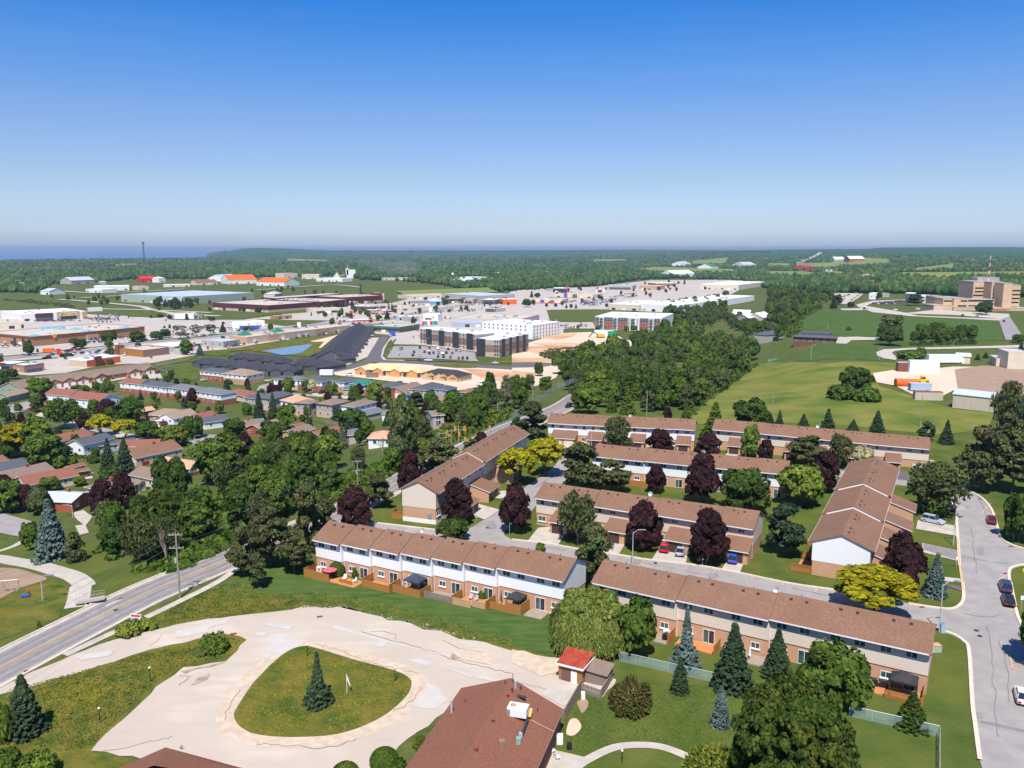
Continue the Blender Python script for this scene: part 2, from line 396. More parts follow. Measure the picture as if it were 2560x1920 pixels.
def ribbon(name,pts,l,r,mat,lv,sm_=4,parent=None,**kw):
    """strip along pts, reaching l to the left and r to the right"""
    c=smooth(pts,sm_)if sm_ else [Vector(p[:2])for p in pts]
    A=offs(c,l);B=offs(c,-r);v=[];f=[]
    for i,(a,b)in enumerate(zip(A,B)):
        n=3
        for k in range(n+1):p=a.lerp(b,k/n);v.append((p.x,p.y,terr(p.x,p.y)+lift(lv,p.y)))
        if i:
            j=(i-1)*4
            for k in range(n):f.append((j+k,j+k+1,j+5+k,j+4+k))
    me=bpy.data.meshes.new(name);me.from_pydata(v,[],f);me.materials.append(MT[mat]);me.update()
    if me.polygons and sum(p.normal.z for p in me.polygons)<0:me.flip_normals()
    return tag(link(name,me,parent),**kw)
def kerb(name,pts,w=.35,h=.16,mat='kerb',sm_=4,**kw):
    c=smooth(pts,sm_)if sm_ else [Vector(p[:2])for p in pts]
    A=offs(c,w/2);B=offs(c,-w/2);v=[];f=[]
    for i,(a,b)in enumerate(zip(A,B)):
        for p,z in ((a,-.2),(a,h),(b,h),(b,-.2)):v.append((p.x,p.y,terr(p.x,p.y)+lift('r',p.y)+z))
        if i:
            j=(i-1)*4
            for k in range(3):f.append((j+k,j+k+1,j+5+k,j+4+k))
    me=bpy.data.meshes.new(name);me.from_pydata(v,[],f);me.materials.append(MT[mat]);me.update()
    return tag(link(name,me),kind='structure',**kw)
def P_(t,*xy,h=0):return [G(t,xy[i],xy[i+1],h)for i in range(0,len(xy),2)]
ST=dict(kind='structure')
# ------------------------------------------------------------------ ground
def build_ground():
    ys=list(np.arange(-150,620,5.0));y=620.
    while y<9500:y*=1.035;ys.append(y)
    ys+=[10300,11000,11800,12600,13500,15000,20000,30000,42000]
    S=np.linspace(-1.25,1.25,151);v=[];f=[]
    for i,Y in enumerate(ys):
        for j,s in enumerate(S):
            X=s*(max(Y,0)+130)
            lake=Y>6750 and X/Y<-.43+.07*sm(Y,6800,10500)-.008*sin(Y*.001)
            v.append((X,Y,-60. if lake else terr(X,Y)))
            if i and j:a=(i-1)*151+j-1;f.append((a,a+1,a+152,a+151))
    me=bpy.data.meshes.new('ground');me.from_pydata(v,[],f);me.materials.append(M['field_grass']);me.materials.append(M['forest_far'])
    for p in me.polygons:
        if p.center.y>4200:p.material_index=1
        p.use_smooth=True
    tag(link('ground',me),kind='structure')
build_ground()
drape('lawn',P_('f',430,1270,600,1180,720,1100,870,1010,1000,960,1110,925,1180,890,1300,885,1520,885,2010,935,2150,950,2240,1000,2240,1700,1200,1700,1200,1420,1000,1370,700,1300,560,1290),'lawn','g',**ST)
drape('mown_strip',P_('f',470,1262,660,1215,800,1245,1120,1320,1215,1330,1205,1420,1000,1372,700,1305,600,1290,480,1290),'mown_grass','s',**ST)
drape('park_lawn',P_('f',-40,1150,100,1180,300,1165,520,1150,640,1090,700,1060,690,1085,500,1190,300,1285,0,1413,-60,1430),'lawn','g',**ST)
drape('meadow_patch',P_('b1',0,1545,300,1520,600,1640,640,1659)+P_('c1',640,140,560,260,500,370,0,560),'wild_grass','s',**ST)
for i,a in enumerate([
    P_('f',225,1372,330,1325,450,1268,560,1262,660,1285,760,1305,900,1335,1080,1385,1205,1425,1190,1440,900,1390,660,1350,420,1365,250,1415),
    P_('f',-60,1460,60,1440,250,1390,420,1345,545,1345,545,1400,420,1440,200,1625,330,1650,300,1700,-60,1700),
    P_('c3',420,1120,620,950,900,780,930,700,1400,800,1900,930,2212,1000)+P_('c4',700,1180,1480,1345,1490,1750)+P_('c3',200,1750)]):
    drape('wild_grass_ground',a,'wild_grass' if i<2 else 'lawn',.045,**ST)
# gravel drive with its island
GR=P_('c1',-60,1000,0,960,280,840,620,680,850,600,1100,520,1500,430,1900,360,2212,325)+P_('c2',300,300,420,262,560,285,750,262,860,300,1000,330,1150,380,1300,400,1450,460,1600,480,1750,540,1900,560,2050,610,2212,640)+P_('c3',100,640,200,680,400,715,600,800,900,900,790,1050,600,960,450,1140,200,1180,0,1250)+P_('c2',1770,1100,1560,1230,1400,1350,1220,1470,1180,1560,1000,1800,0,1800)+P_('c1',1800,1850,1140,1570,780,1513,1000,1290,1290,1020,1500,860,1580,800,1700,780,1950,745,2050,650,2115,560,2080,520,1900,505,1500,590,1290,640,1000,740,700,830,330,940,0,1030,-60,1050)
ISL=P_('c1',2212,900,2150,980,2060,1120,2020,1200,2060,1290,2150,1350)+P_('c2',0,1370,150,1390,400,1395,700,1370,950,1290,1150,1180,1300,1040,1340,960,1330,890,1200,820,900,740,700,680,500,620,400,610,280,650,150,750)
def jag(pl,a,seed=1,st=1.6):
    r=random.Random(seed);o=[];pl=[Vector(p[:2])for p in pl]
    for i,p in enumerate(pl):
        q_=pl[(i+1)%len(pl)];n=max(1,int((q_-p).length/st))
        for k in range(n):
            c=p.lerp(q_,k/n);o.append(c+Vector((r.uniform(-a,a),r.uniform(-a,a)))*(0 if k==0 and a<.2 else 1))
    return o
drape('gravel_drive',jag(GR,.3,3),'gravel','s',holes=[[p for p in smooth(ISL,3,True)]],step=2.5,**ST)
I2=smooth(ISL,3,True)
drape('grass_island',jag(I2,.16,5,.8),'wild_grass',.075,step=3,**ST)
cI=sum(I2,Vector((0,0)))/len(I2)
def ringp(pl,d0,d1,c):
    return [c+(p-c)*(1+d1/max(1,(p-c).length))for p in pl],[c+(p-c)*(1+d0/max(1,(p-c).length))for p in pl]
o_,i_=ringp(I2,.05,2.2,cI)
drape('gravel_verge',o_,'gravel_edge',.085,holes=[i_],step=3,**ST)
for a,m in [(('c2',130,505,250,500,330,540,400,592,300,640,200,700,80,630),'patch_pale'),(('c2',650,450,690,422,870,490,1140,560,1500,650,1720,690,1680,712,1400,640,1090,570,850,510),'patch_pale'),
             (('c2',1000,600,1050,560,1140,580,1090,622),'patch_pale'),(('c2',1320,740,1400,710,1520,750,1480,782),'patch_pale'),(('c2',60,430,100,405,330,440,290,466),'patch_pale'),
             (('c2',0,490,110,500,60,526,0,520),'patch_pale'),(('c2',60,690,110,665,150,690,100,716),'patch_pale'),(('c2',1345,1120,1450,1010,1480,930,1560,960,1650,1080,1560,1150,1430,1155),'patch_pale'),
             (('c2',1895,885,1935,852,2130,905,2080,925),'patch_pale'),(('c2',1670,815,1720,808,1880,875,1850,882),'patch_pale'),(('c1',1520,480,1800,420,1990,365,1960,410,1790,460,1800,490,1520,545),'patch_pale'),
             (('c1',640,700,990,640,960,690,700,735),'patch_pale'),(('c1',1650,950,1710,885,1820,850,1790,900,1680,945),'stain_brown'),(('c2',1675,700,1700,675,1780,690,1760,720,1700,722),'stain_brown'),
             (('c2',1700,670,1760,640,1900,645,2040,700,2040,780,1850,740,1780,725),'gravel_edge'),(('c1',1560,830,1800,780,1960,745,1830,790,1700,810,1600,850),'stain_brown'),
             (('c1',1260,580,1350,530,1400,515,1350,580,1290,610),'gravel_edge'),(('c3',0,640,200,690,395,740,390,840,250,870,100,800,0,760),'gravel_edge'),(('c3',400,895,590,962,450,1138,250,1030),'concrete')]:
    LV=globals().get('LV',.095)+.002;drape('drive_patch',jag(P_(*a),.07,9,1.),m,LV,step=4,**ST)
def crackline(pts,w,seed):
    r=random.Random(seed);p=smooth(pts,6);o=[q+Vector((r.uniform(-.25,.25),r.uniform(-.25,.25)))for q in p]
    ribbon('drive_crack',o,w,w*r.uniform(.2,1),'crack',.15,0,**ST)
for i,a in enumerate([('c2',900,480,1150,560,1450,640,1720,730,2000,800,2212,850),('c2',540,600,700,640,900,720,1150,790,1400,850),('c2',0,1455,300,1475,620,1490,850,1420),('c1',1950,1250,1980,1120,2080,980),
                       ('c2',1000,480,1180,500,1200,560),('c3',60,940,160,950,300,985),('c1',1540,960,1640,880,1560,870),('c2',1620,560,1800,640,1960,660),('c1',880,1530,1300,1440,1500,1400),('c2',1190,1180,1350,1080,1440,960)]):
    crackline(P_(*a),.045,i)
# ------------------------------------------------------------------ roads
MR=P_('c1',-260,935,0,800,640,470,1280,150)+P_('b1',2000,1370)+P_('b2',700,985,1220,715,2120,275)+P_('b3',420,65)+P_('a3',620,1460,900,1340)
ribbon('main_road',MR,4.9,4.7,'concrete','s',5,**ST)
ribbon('main_road_asphalt',MR,3.9,3.9,'road_old','r',5,**ST)
c_=smooth(MR,5)
for o in (-2.95,-1.3,1.3,2.95):ribbon('wheel_track',offs(c_,o),.42,.42,'road_lane','d',0,**ST)
for o in (-.16,.16):ribbon('centre_line',offs(c_,o),.07,.07,'paint_yellow','p',0,**ST)
ribbon('turn_lane',P_('b2',1750,500,2120,330)+P_('b3',300,170)+P_('a3',560,1560,760,1440),2.6,2.4,'concrete',.12,4,**ST)
ribbon('turn_lane_asphalt',P_('b2',1800,470,2120,330)+P_('b3',300,165)+P_('a3',560,1555,760,1435),1.7,1.7,'road_old',.14,4,**ST)
for o in (4.95,-4.75):kerb('road_kerb',offs(c_,o)[:int(len(c_)*.62)],.3,.12,sm_=0)
ribbon('road_sidewalk',P_('c1',560,690,1060,455,1290,350,1640,180,1900,45)+P_('b1',2100,1420),.7,.7,'concrete','d',3,**ST)
ribbon('verge_sidewalk',P_('b2',990,905,1100,870,1250,800,1500,640),.6,.6,'concrete','d',3,**ST)
# park
ribbon('park_path',P_('b1',-150,1360,0,1372,230,1415,450,1468,640,1530,730,1600)+P_('c1',700,90,680,200,655,275),1.75,1.75,'concrete','r',5,**ST)
ribbon('side_path',P_('b1',-80,1330,100,1275,215,1215),1.0,1.0,'concrete','r',3,**ST)
drape('residential_road',P_('b1',-60,960,30,985,300,1060,215,1195,60,1165,-60,1140),'street','r',**ST)
drape('playground_mulch',smooth(P_('b1',-80,1480,90,1455,300,1505,410,1545,330,1580,230,1610,120,1659)+P_('c1',90,150,0,200,-80,230),3,True),'earth_brown','r',**ST)
drape('ramp_slab',P_('c1',890,245,1020,185,1080,195,920,270),'concrete','r',**ST)
drape('bungalow_driveway',P_('b1',640,975,720,955,800,1010,740,1090,770,1150,690,1170,650,1090,720,1080,640,1010),'concrete','r',**ST)
# the complex's own streets
S1=P_('b2',980,1050,1050,1068,1560,1128,1800,1160)+P_('b3',0,1210,300,1245,560,1290,900,1340,1200,1388,1590,1432,1970,1500,2212,1552)+P_('b4',250,1600,600,1650)+P_('c4',900,190,1215,240)
DW=8.2
ribbon('complex_street',S1,0,DW,'street','s',4,**ST)
kerb('street_kerb',S1[1:3]);kerb('street_kerb',S1[4:-1])
drape('street_junction',P_('b2',1500,1120,1830,1122,2115,955,2212,900)+P_('b3',160,795,195,860,190,900,60,1000)+P_('b2',2150,1140,2140,1165,2212,1210)+P_('b3',200,1290,100,1420)+P_('b2',1700,1300),'street',.075,**ST)
ribbon('upper_street',P_('b2',2212,990)+P_('b3',150,830,330,700,480,580,560,470,700,445,900,450,1300,470,1700,520,2100,560)+P_('b4',200,590,640,640,900,680,1200,715),3.6,3.6,'street','s',4,**ST)
RR=P_('c4',1880,1760,1830,1600,1790,1300,1765,1100,1735,650,1690,570,1600,510,1510,480,1415,430,1300,415,1200,360,1215,245,1550,290,1660,255,1690,180,1680,60)+P_('b4',1655,1440,1632,1080,1620,930,1590,850,1540,790,1440,735,1220,700,1130,700,1135,670,1220,690,1450,700,1640,735,1750,795,1850,855,1930,950,1975,1080,2010,1190,2090,1250,2212,1292,2400,1330,2400,1440,2212,1428,2110,1452,2082,1500,2090,1560)+P_('c4',2095,60,2150,330,2200,450,2330,800,2500,1760)
drape('side_road',RR,'street','r',**ST)
drape('road_patch',P_('c4',1830,1255,1960,1275,2212,1335,2212,1360,1950,1300,1835,1275),'road_lane','d',**ST)
for a in (('c4',1830,1600,1790,1300,1765,1100,1735,650,1690,570,1600,510,1510,480),('c4',1215,245,1550,290,1660,255,1690,180,1680,60),
          ('b4',1655,1440,1632,1080,1620,930,1590,850,1540,790),('b4',1640,735,1750,795,1850,855,1930,950,1975,1080,2010,1190,2090,1250,2212,1292),('b4',2300,1428,2212,1428,2110,1452,2082,1500,2090,1600),('c4',2095,60,2150,330,2200,450,2300,700)):
    kerb('street_kerb',P_(*a),.5)
kerb('yellow_kerb',P_('b4',1690,1659,1655,1440,1640,1200),.3,.19,'kerb_yellow')
for t,q in (('b3',[(890,1378,940,1355),(1130,1415,1165,1385),(1490,1470,1510,1435),(1735,1510,1755,1475),(2065,1565,2085,1530)]),('c4',[(125,85,135,55),(410,145,420,115),(705,195,718,165)])):
    for a in q:ribbon('parking_mark',P_(t,*a),.07,.07,'paint_yellow','p',0,**ST)
for t,q in (('b4',[(1860,965,1925,900),(1860,965,1865,1010),(1885,1100,1975,1120),(1990,1560,2075,1515)]),('c4',[(2005,290,2145,320),(1975,50,2060,10),(2120,1040,2125,960),(2125,960,2212,970),(2080,640,2110,810),(2110,810,2230,835),(2105,775,2225,780),(2160,1140,2230,1165)])):
    for a in q:ribbon('parking_mark',P_(t,*a),.07,.07,'paint_yellow','p',0,**ST)
for t,a in (('b3',(140,1218,225,1110,330,1100,470,1150,400,1255)),('b3',(700,1300,830,1200,1000,1210,925,1335,800,1335)),('b3',(1205,1385,1270,1290,1390,1260,1530,1290,1500,1420)),('b3',(1810,1468,1870,1370,2015,1380,1970,1495)),
             ('b2',(1860,980,1910,900,2110,955,1975,1040,1900,1010)),('b2',(2030,850,2120,790,2212,790,2212,830,2115,858)),('b4',(1290,1060,1300,1040,1615,1090,1632,1180,1280,1120)),('b4',(1330,1240,1640,1305,1650,1400,1340,1320)),('b4',(1310,870,1500,880,1600,960,1540,980,1330,930)),
             ('c4',(1500,10,1665,30,1668,60,1520,50)),('b3',(360,380,510,395,460,445,430,440)),('b3',(1850,465,1990,480,1960,520,1840,500))):
    drape('driveway',P_(t,*a),'concrete','d',**ST)
drape('dark_driveway',P_('c4',1540,75,1665,100,1668,140,1550,95),'road_new',.16,**ST)
drape('dark_driveway',P_('b4',1125,615,1225,625,1220,700,1120,690),'road_new',.16,**ST)
drape('dark_driveway',P_('b4',1340,1245,1640,1308,1650,1395,1345,1300),'road_lane',.165,**ST)
ribbon('garden_path',P_('c3',480,1800,560,1659,680,1580,850,1500,1000,1470,1200,1470,1350,1500,1520,1570,1640,1640,1750,1750),.62,.62,'concrete','d',4,**ST)
drape('patio_slab',P_('c3',350,1505,670,1580,560,1659,480,1760,200,1760,260,1659),'concrete','r',**ST)
drape('bare_earth',smooth(P_('c3',565,1090,640,1070,660,1120,610,1190,580,1150),3,True),'earth_brown','r',**ST)
drape('dry_grass',smooth(P_('c3',470,1340,500,1250,560,1240,600,1310,540,1380,480,1380),3,True),'sand','r',**ST)
# ------------------------------------------------------------------ shared pieces
WC={}
def win_mesh(w,h,style):
    k=('w',round(w,2),round(h,2),style)
    if k not in WC:
        fr='siding_charcoal' if style=='dark' else 'trim_white'
        b=MB();t=.07;x=w/2
        b.box(-x,x,-.05,.04,0,t,fr).box(-x,x,-.05,.04,h-t,h,fr).box(-x,-x+t,-.05,.04,t,h-t,fr).box(x-t,x,-.05,.04,t,h-t,fr)
        if w>1.1:b.box(-t/2,t/2,-.05,.04,t,h-t,fr)
        if style=='sill':b.box(-x-.1,x+.1,-.16,.04,-.16,0,fr)
        g=MB().box(-x+t,x-t,-.015,.03,t,h-t,'glass')
        if style=='door':g=MB().box(-x+t,-t/2,-.015,.03,t,h-t,'glass').box(t/2,x-t,-.015,.03,t,h-t,'glass_dark')
        WC[k]=(b.mesh('window'),g.mesh('pane'))
    return WC[k]
def window(par,x,y,z,w,h,style='plain',rz=0,name='window',pane=True):
    a,g=win_mesh(w,h,style)
    o=link(name,a,par,(x,y,z),rz)
    if pane:link('pane',g,o)
    return o
def frame_of(a,b):
    d=(b-a);return atan2(d.y,d.x)
# ------------------------------------------------------------------ townhouse blocks
EV=6.3
def gable_roof(mb,x0,x1,y0,y1,ze,rise,m,ov=.5,ox0=.0,ox1=.0,t=.16,fas='trim_white'):
    ym=(y0+y1)/2;s=rise/(ym-y0)
    zl=ze-ov*s;X0,X1=x0-ox0,x1+ox1;zr=ze+rise
    mb.slab([(X0,y0-ov,zl+t),(X1,y0-ov,zl+t),(X1,ym,zr+t),(X0,ym,zr+t)],t,m,fas)
    mb.slab([(X0,ym,zr+t),(X1,ym,zr+t),(X1,y1+ov,zl+t),(X0,y1+ov,zl+t)],t,m,fas)
def townblock(name,label,A,B,units,step,depth,up,low,rise=1.9,zstep=0,found=0,split=2.75,front='back',ends=(1,1),back='back',group='rows of brown-roofed townhouses',ev=EV,mats=None):
    a,b=A,B;v=Vector((b.x-a.x,b.y-a.y));nu=sum(units);k=len(units)-1
    D=v.length;L=sqrt(max(1,D*D-(k*step)**2));th=atan2(v.y,v.x)-atan2(k*step,L);U=L/nu
    z0=min(a.z,b.z)if 0 else a.z
    root=empty(name,(a.x,a.y,a.z),th,label,'townhouses',group)
    root.location=Vector((a.x,a.y,a.z))+Vector((-sin(th),cos(th),0))*.82 # eave point -> wall line
    x=0;info=[];cache={}
    for i,n in enumerate(units):
        w=U*n;dy=i*step;dz=i*zstep
        key=(n,i==0,i==k)
        if key not in cache:
            wl=MB()
            wl.box(0.0,w,0,depth,-2,split+found,low)if True else None
            ze=ev
            y0,y1=-.12,depth+.12;m=(y0+y1)/2;e0,e1=.0,w
            if i==0:e0=-.05
            if i==k:e1=w+.05
            wu=MB();q=wu
            i0=len(q.v)
            pr=[(y0,split+found),(y1,split+found),(y1,ze),(m,ze+rise),(y0,ze)]
            q.v+=[(e0,p[0],p[1])for p in pr]+[(e1,p[0],p[1])for p in pr];mi=q.mi(up)
            for s_ in range(5):t_=(s_+1)%5;q.f.append((s_,5+s_,5+t_,t_));q.m.append(mi)
            q.f.append((4,3,2,1,0));q.m.append(mi);q.f.append((5,6,7,8,9));q.m.append(mi)
            if found:wl.box(-.04,w+.04,-.04,depth+.04,-2,found,'render_white')
            rf=MB();gable_roof(rf,0,w,y0,y1,ze+.02,rise,'roof_brown',.78,.3 if i==0 else .02,.3 if i==k else .02,fas='roof_brown')
            zl=ze+.02-.78*rise/(m-y0);rf.box(0,w,y0-.82,y0-.785,zl-.02,zl+.17,'trim_white').box(0,w,y1+.785,y1+.82,zl-.02,zl+.17,'trim_white')
            cache[key]=(wl.mesh('brick_wall'),wu.mesh('siding_wall'),rf.mesh('roof_section'))
        ms=cache[key];off=(x,dy,dz)
        link('brick_wall',ms[0],root,off);link('siding_wall',ms[1],root,off);link('roof_section',ms[2],root,off)
        for side,kind in (('f',front),('b',back)):
            for j in range(n):
                ux=x+j*U;fl=(j%2==1)
                def X(fr):return ux+U*(1-fr if fl else fr)
                yy=dy-.13 if side=='f' else dy+depth+.13;yl=dy-.01 if side=='f' else dy+depth+.01;rz=0 if side=='f' else pi
                if kind=='back':
                    for fr in (.24,.7):window(root,X(fr),yy,dz+ev-1.55,1.45,.95,rz=rz)
                    window(root,X(.27),yl,dz+found+1.05,1.3,.95,'sill',rz)
                    window(root,X(.72),yl,dz+found+.12,1.75,2.1,'door',rz,'patio_door')
                elif kind=='garage':
                    window(root,X(.22),yy,dz+ev-1.75,.9,1.2,rz=rz);window(root,X(.66),yy,dz+ev-1.45,1.35,.65,rz=rz)
                    window(root,X(.2),yl,dz+split+found-1.75,1.7,1.15,'sill',rz)
                elif kind=='high':
                    for fr in (.25,.7):window(root,X(fr),yy,dz+ev-1.6,1.1,.7,rz=rz)
        dn=MB().box(-.06,.06,-.25,-.12,0,ev-.1,'trim_white')
        if i:dn.build('downspout',root,(x,dy,dz))
        info.append((x,dy,dz,w,n))
        x+=w
    nv=MB().box(-.2,.2,-.2,.2,0,.22,'metal_dark').mesh('roof_vent');pv=MB().tube((0,0,0),(0,0,.5),.07,'metal_dark').mesh('vent_pipe')
    s=rise/(depth/2+.12)
    for (x_,dy,dz,w,n)in info:
        for j in range(n):
            for fr in (.3,.62):link('roof_vent',nv,root,(x_+(j+fr)*U,dy+depth*.5-.9,dz+ev+rise-.9*s+.12))
            link('vent_pipe',pv,root,(x_+(j+.45)*U,dy+depth*.5+(1.2 if front=='back' else-1.6),dz+ev+rise-1.4*s))
    root['U']=U
    return root,U,info,th
def garage(root,x,y,z,w,dp,hw=2.6,doors=1,low='brick_tan',attach=4.0,gy=1,dm='garage_brown'):
    """lean-to garage in front of wall line y, reaching towards -y"""
    g=MB().box(x,x+w,y-dp,y-.02,-1.5+z,z+hw,low)
    g.poly([(x,y-dp,z+hw),(x,y-.02,z+hw),(x,y-.02,z+attach)],low);g.poly([(x+w,y-.02,z+hw),(x+w,y-dp,z+hw),(x+w,y-.02,z+attach)],low)
    go=g.build('garage',root)
    s=(attach-hw)/dp
    MB().slab([(x-.25,y-dp-.45,z+hw-.45*s+.16),(x+w+.25,y-dp-.45,z+hw-.45*s+.16),(x+w+.25,y-.13,z+attach+.16),(x-.25,y-.13,z+attach+.16)],.15,'roof_brown','trim_white').build('garage_roof',go)
    if doors==2:MB().box(x+w/2-.07,x+w/2+.07,y-dp-.42,y-.2,z+hw-.3,z+hw-.2,'door_brown').build('roof_seam',go)
    dw=w/doors
    for i in range(doors):
        c=x+dw*(i+.5);b=MB().box(c-min(1.3,dw*.4),c+min(1.3,dw*.4),y-dp-.05,y-dp+.02,z+.05,z+2.2,dm)
        b.build('garage_door',go)
def dish(root,x,y,z,r=.42):
    b=MB();b.tube((0,0,-.4),(0,0,.5),.04,'metal_grey');i=len(b.v);k=b.mi('metal_galv')
    for j in range(10):t=2*pi*j/10;b.v.append((r*cos(t),-.25+.12*sin(t),.65+r*sin(t)))
    b.v.append((0,-.05,.6));[b.f.append((i+j,i+(j+1)%10,i+10))or b.m.append(k)for j in range(10)]
    b.build('satellite_dish',root,(x,y,z))
E1=lambda t,x,y:G(t,x,y,EV)
bA,UA,iA,thA=townblock('townhouse_block','long two storey townhouse row with white upper siding and fenced patios facing the gravel drive',E1('b2',490,1200),E1('b3',435,1560),[1,1,1,1,1,1,2],.75,8.2,'siding_white','brick_tan',front='back',back='high')
bB,UB,iB,thB=townblock('townhouse_block','long beige sided townhouse row at lower right whose end reaches the side road',E1('b3',695,1570),E1('c4',1393,665),[2,2,3],.5,8.4,'siding_beige','brick_tan',front='back',back='high')
bC,UC,iC,thC=townblock('townhouse_block','middle beige townhouse row with garages and parked cars, facing the lower street',E1('b3',200,840),E1('b3',2080,1110),[2,2,2,1],.45,8.2,'siding_beige','brick_tan',front='garage',back='high')
bD,UD,iD,thD=townblock('townhouse_block','white sided townhouse row half hidden by purple maples behind the middle row',E1('b3',690,480),E1('b4',160,640),[2,2,2,1],.45,8.2,'siding_white','brick_tan',front='back',back='high')
bE,UE,iE,thE=townblock('townhouse_block','farthest white townhouse row with entry stairs between its garages',E1('b3',310,195),E1('b3',1575,270),[2,1,1,1,1,1],-.1,8.2,'siding_white','brick_tan',front='garage',back='high',zstep=.1)
bF,UF,iF,thF=townblock('townhouse_block','farthest beige townhouse row at right below the open meadow',E1('b3',1735,250),E1('b4',1395,405),[2,1,1,1,1,2],.1,8.2,'siding_beige','brick_tan',front='garage',back='high',zstep=-.1)
bG,UG,iG,thG=townblock('townhouse_block','left townhouse row running away from the camera with beige gable above brick and white foundation',G('b2',1580,800,7.2),G('b3',150,300,7.2),[4,5],-.1,7.8,'siding_beige','brick_tan',front='garage',back='high',zstep=.45,found=1.0,ev=7.2,split=2.4)
bH,UH,iH,thH=townblock('townhouse_block','right townhouse row running away from the camera in three stepped roof sections',E1('b4',925,1305),E1('b4',1135,620),[2,2,3],.0,9.4,'siding_white','brick_tan',front='garage',back='back',zstep=.45)
def P2(n,U_,inf,off): # x, y, z at unit position off (in units)
    c=0
    for (x,dy,dz,w,k)in inf:
        if off<=c+k or (x,dy,dz,w,k)==inf[-1]:return x+(off-c)*U_,dy,dz
        c+=k
for off,w in ((.75,1.5),(2.6,1.6),(4.55,1.7)):x,y,z=P2(bC,UC,iC,off);garage(bC,x,y,z,w*UC*.72,3.6,doors=2)
x,y,z=P2(bC,UC,iC,6.3);garage(bC,x,y,z,UC*.68,3.7,doors=1)
for off,d,w in ((.3,2,1.15),(2.05,1,.7),(4.1,1,.65),(5.15,2,.62),(6.25,1,.6)):x,y,z=P2(bE,UE,iE,off);garage(bE,x,y,z,w*UE,4.6,doors=d,dm='garage_brown' if off>1 else 'render_cream')
for off in (.7,1.4,2.9,3.9,4.9,5.6,6.55):x,y,z=P2(bF,UF,iF,off);garage(bF,x,y,z,.5*UF,4.4,doors=1)
for off in (1.95,3.0,3.95,4.95,6.0): # entry stairs
    x,y,z=P2(bE,UE,iE,off);st=MB()
    for k in range(7):st.box(x-.7,x+.6,y-1-.55*(7-k),y-1-.55*(6-k),-1,.2+.2*k,'concrete')
    st.build('entry_stairs',bE)
for off in (5.5,7.5):
    x,y,z=P2(bF,UF,iF,off);st=MB()
    for k in range(7):st.box(x-.2,x+1.1,y-1-.55*(7-k),y-1-.55*(6-k),-1,.2+.2*k,'concrete')
    st.build('entry_stairs',bF)
for off,w in ((.95,.85),(2.75,.95),(5.3,.9)):x,y,z=P2(bG,UG,iG,off);garage(bG,x,y,z,w*UG,5,doors=2)
for off,w in ((.45,.75),(1.7,.8),(2.9,.7),(4.3,.75)):x,y,z=P2(bH,UH,iH,off);garage(bH,x,y,z,w*UH,5.2,doors=1,hw=2.7,attach=4.3)
for (r_,o,i_,U_,y)in ((bA,3.1,iA,UA,5.2),(bC,3.6,iC,UC,5.6),(bD,4.0,iD,UD,5),(bE,3.9,iE,UE,4.6),(bF,4.0,iF,UF,5.2),(bB,3.95,iB,UB,5),(bH,4.0,iH,UH,4.7)):
    x,dy,dz=P2(r_,U_,i_,o);dish(r_,x,dy+y,dz+EV+1.6,.5)
MB().box(-.5,.5,0,.1,0,1.1,'metal_grey').build('meter_box',bG,(-.12,1.4,1.2),-pi/2)
# ------------------------------------------------------------------ patios of the two near rows
PC={}
def boards(parent,name,p,q_,z,h,mat,gap=.0,bw=.14,post=2.2):
    """fence from p to q_ in parent space: posts, rails and joined boards"""
    d=Vector((q_[0]-p[0],q_[1]-p[1]));L=d.length;th=atan2(d.y,d.x)
    key=(round(L,1),h,mat,gap)
    if key not in PC:
        b=MB();n=max(2,int(L/(bw+gap+.012)));s=L/n
        for i in range(n):b.box(i*s+.004,i*s+s-.008-gap,-.012-.012*(i%2),.014,.06,h-.03*((i*7)%3)*.4,mat)
        c=MB();k=max(1,round(L/post))
        for i in range(k+1):c.box(L*i/k-.06,L*i/k+.06,.015,.125,-.3,h+.08,mat)
        c.box(0,L,.016,.07,.25,.35,mat);c.box(0,L,.016,.07,h-.3,h-.2,mat);c.box(-.02,L+.02,-.05,.1,h+.002,h+.05,mat)
        PC[key]=(b.mesh('boards'),c.mesh('fence_frame'))
    return PC[key],(p[0],p[1],z),th
def fence(root,p,q_,h,mat,label,gap=.0,group='board fences round the townhouse patios',z=0.):
    (m1,m2),loc,th=boards(None,'f',p,q_,z,h,mat,gap)
    M4=root.matrix_basis
    w=root.matrix_basis@Vector((loc[0],loc[1],loc[2]))
    e=empty('patio_fence',w,th+root.rotation_euler[2],label,'fence',group)
    o=link('boards',m1,e);o['kind']='stuff';link('fence_frame',m2,e);return e
def deck(root,x0,x1,y0,y1,z,mat,label):
    w=root.matrix_basis@Vector((x0,y0,0));b=MB();n=int((y1-y0)/.3);s=(y1-y0)/n
    for i in range(n):b.box(0,x1-x0,i*s,i*s+s-.03,z-.05,z,mat)
    b.box(0,x1-x0,.03,y1-y0-.03,-.2,z-.052,mat)
    b.build('patio_deck',None,w,root.rotation_euler[2],label=label,cat='deck',group='wooden decks behind the townhouses')
bpy.context.view_layer.update()
FD=3.4
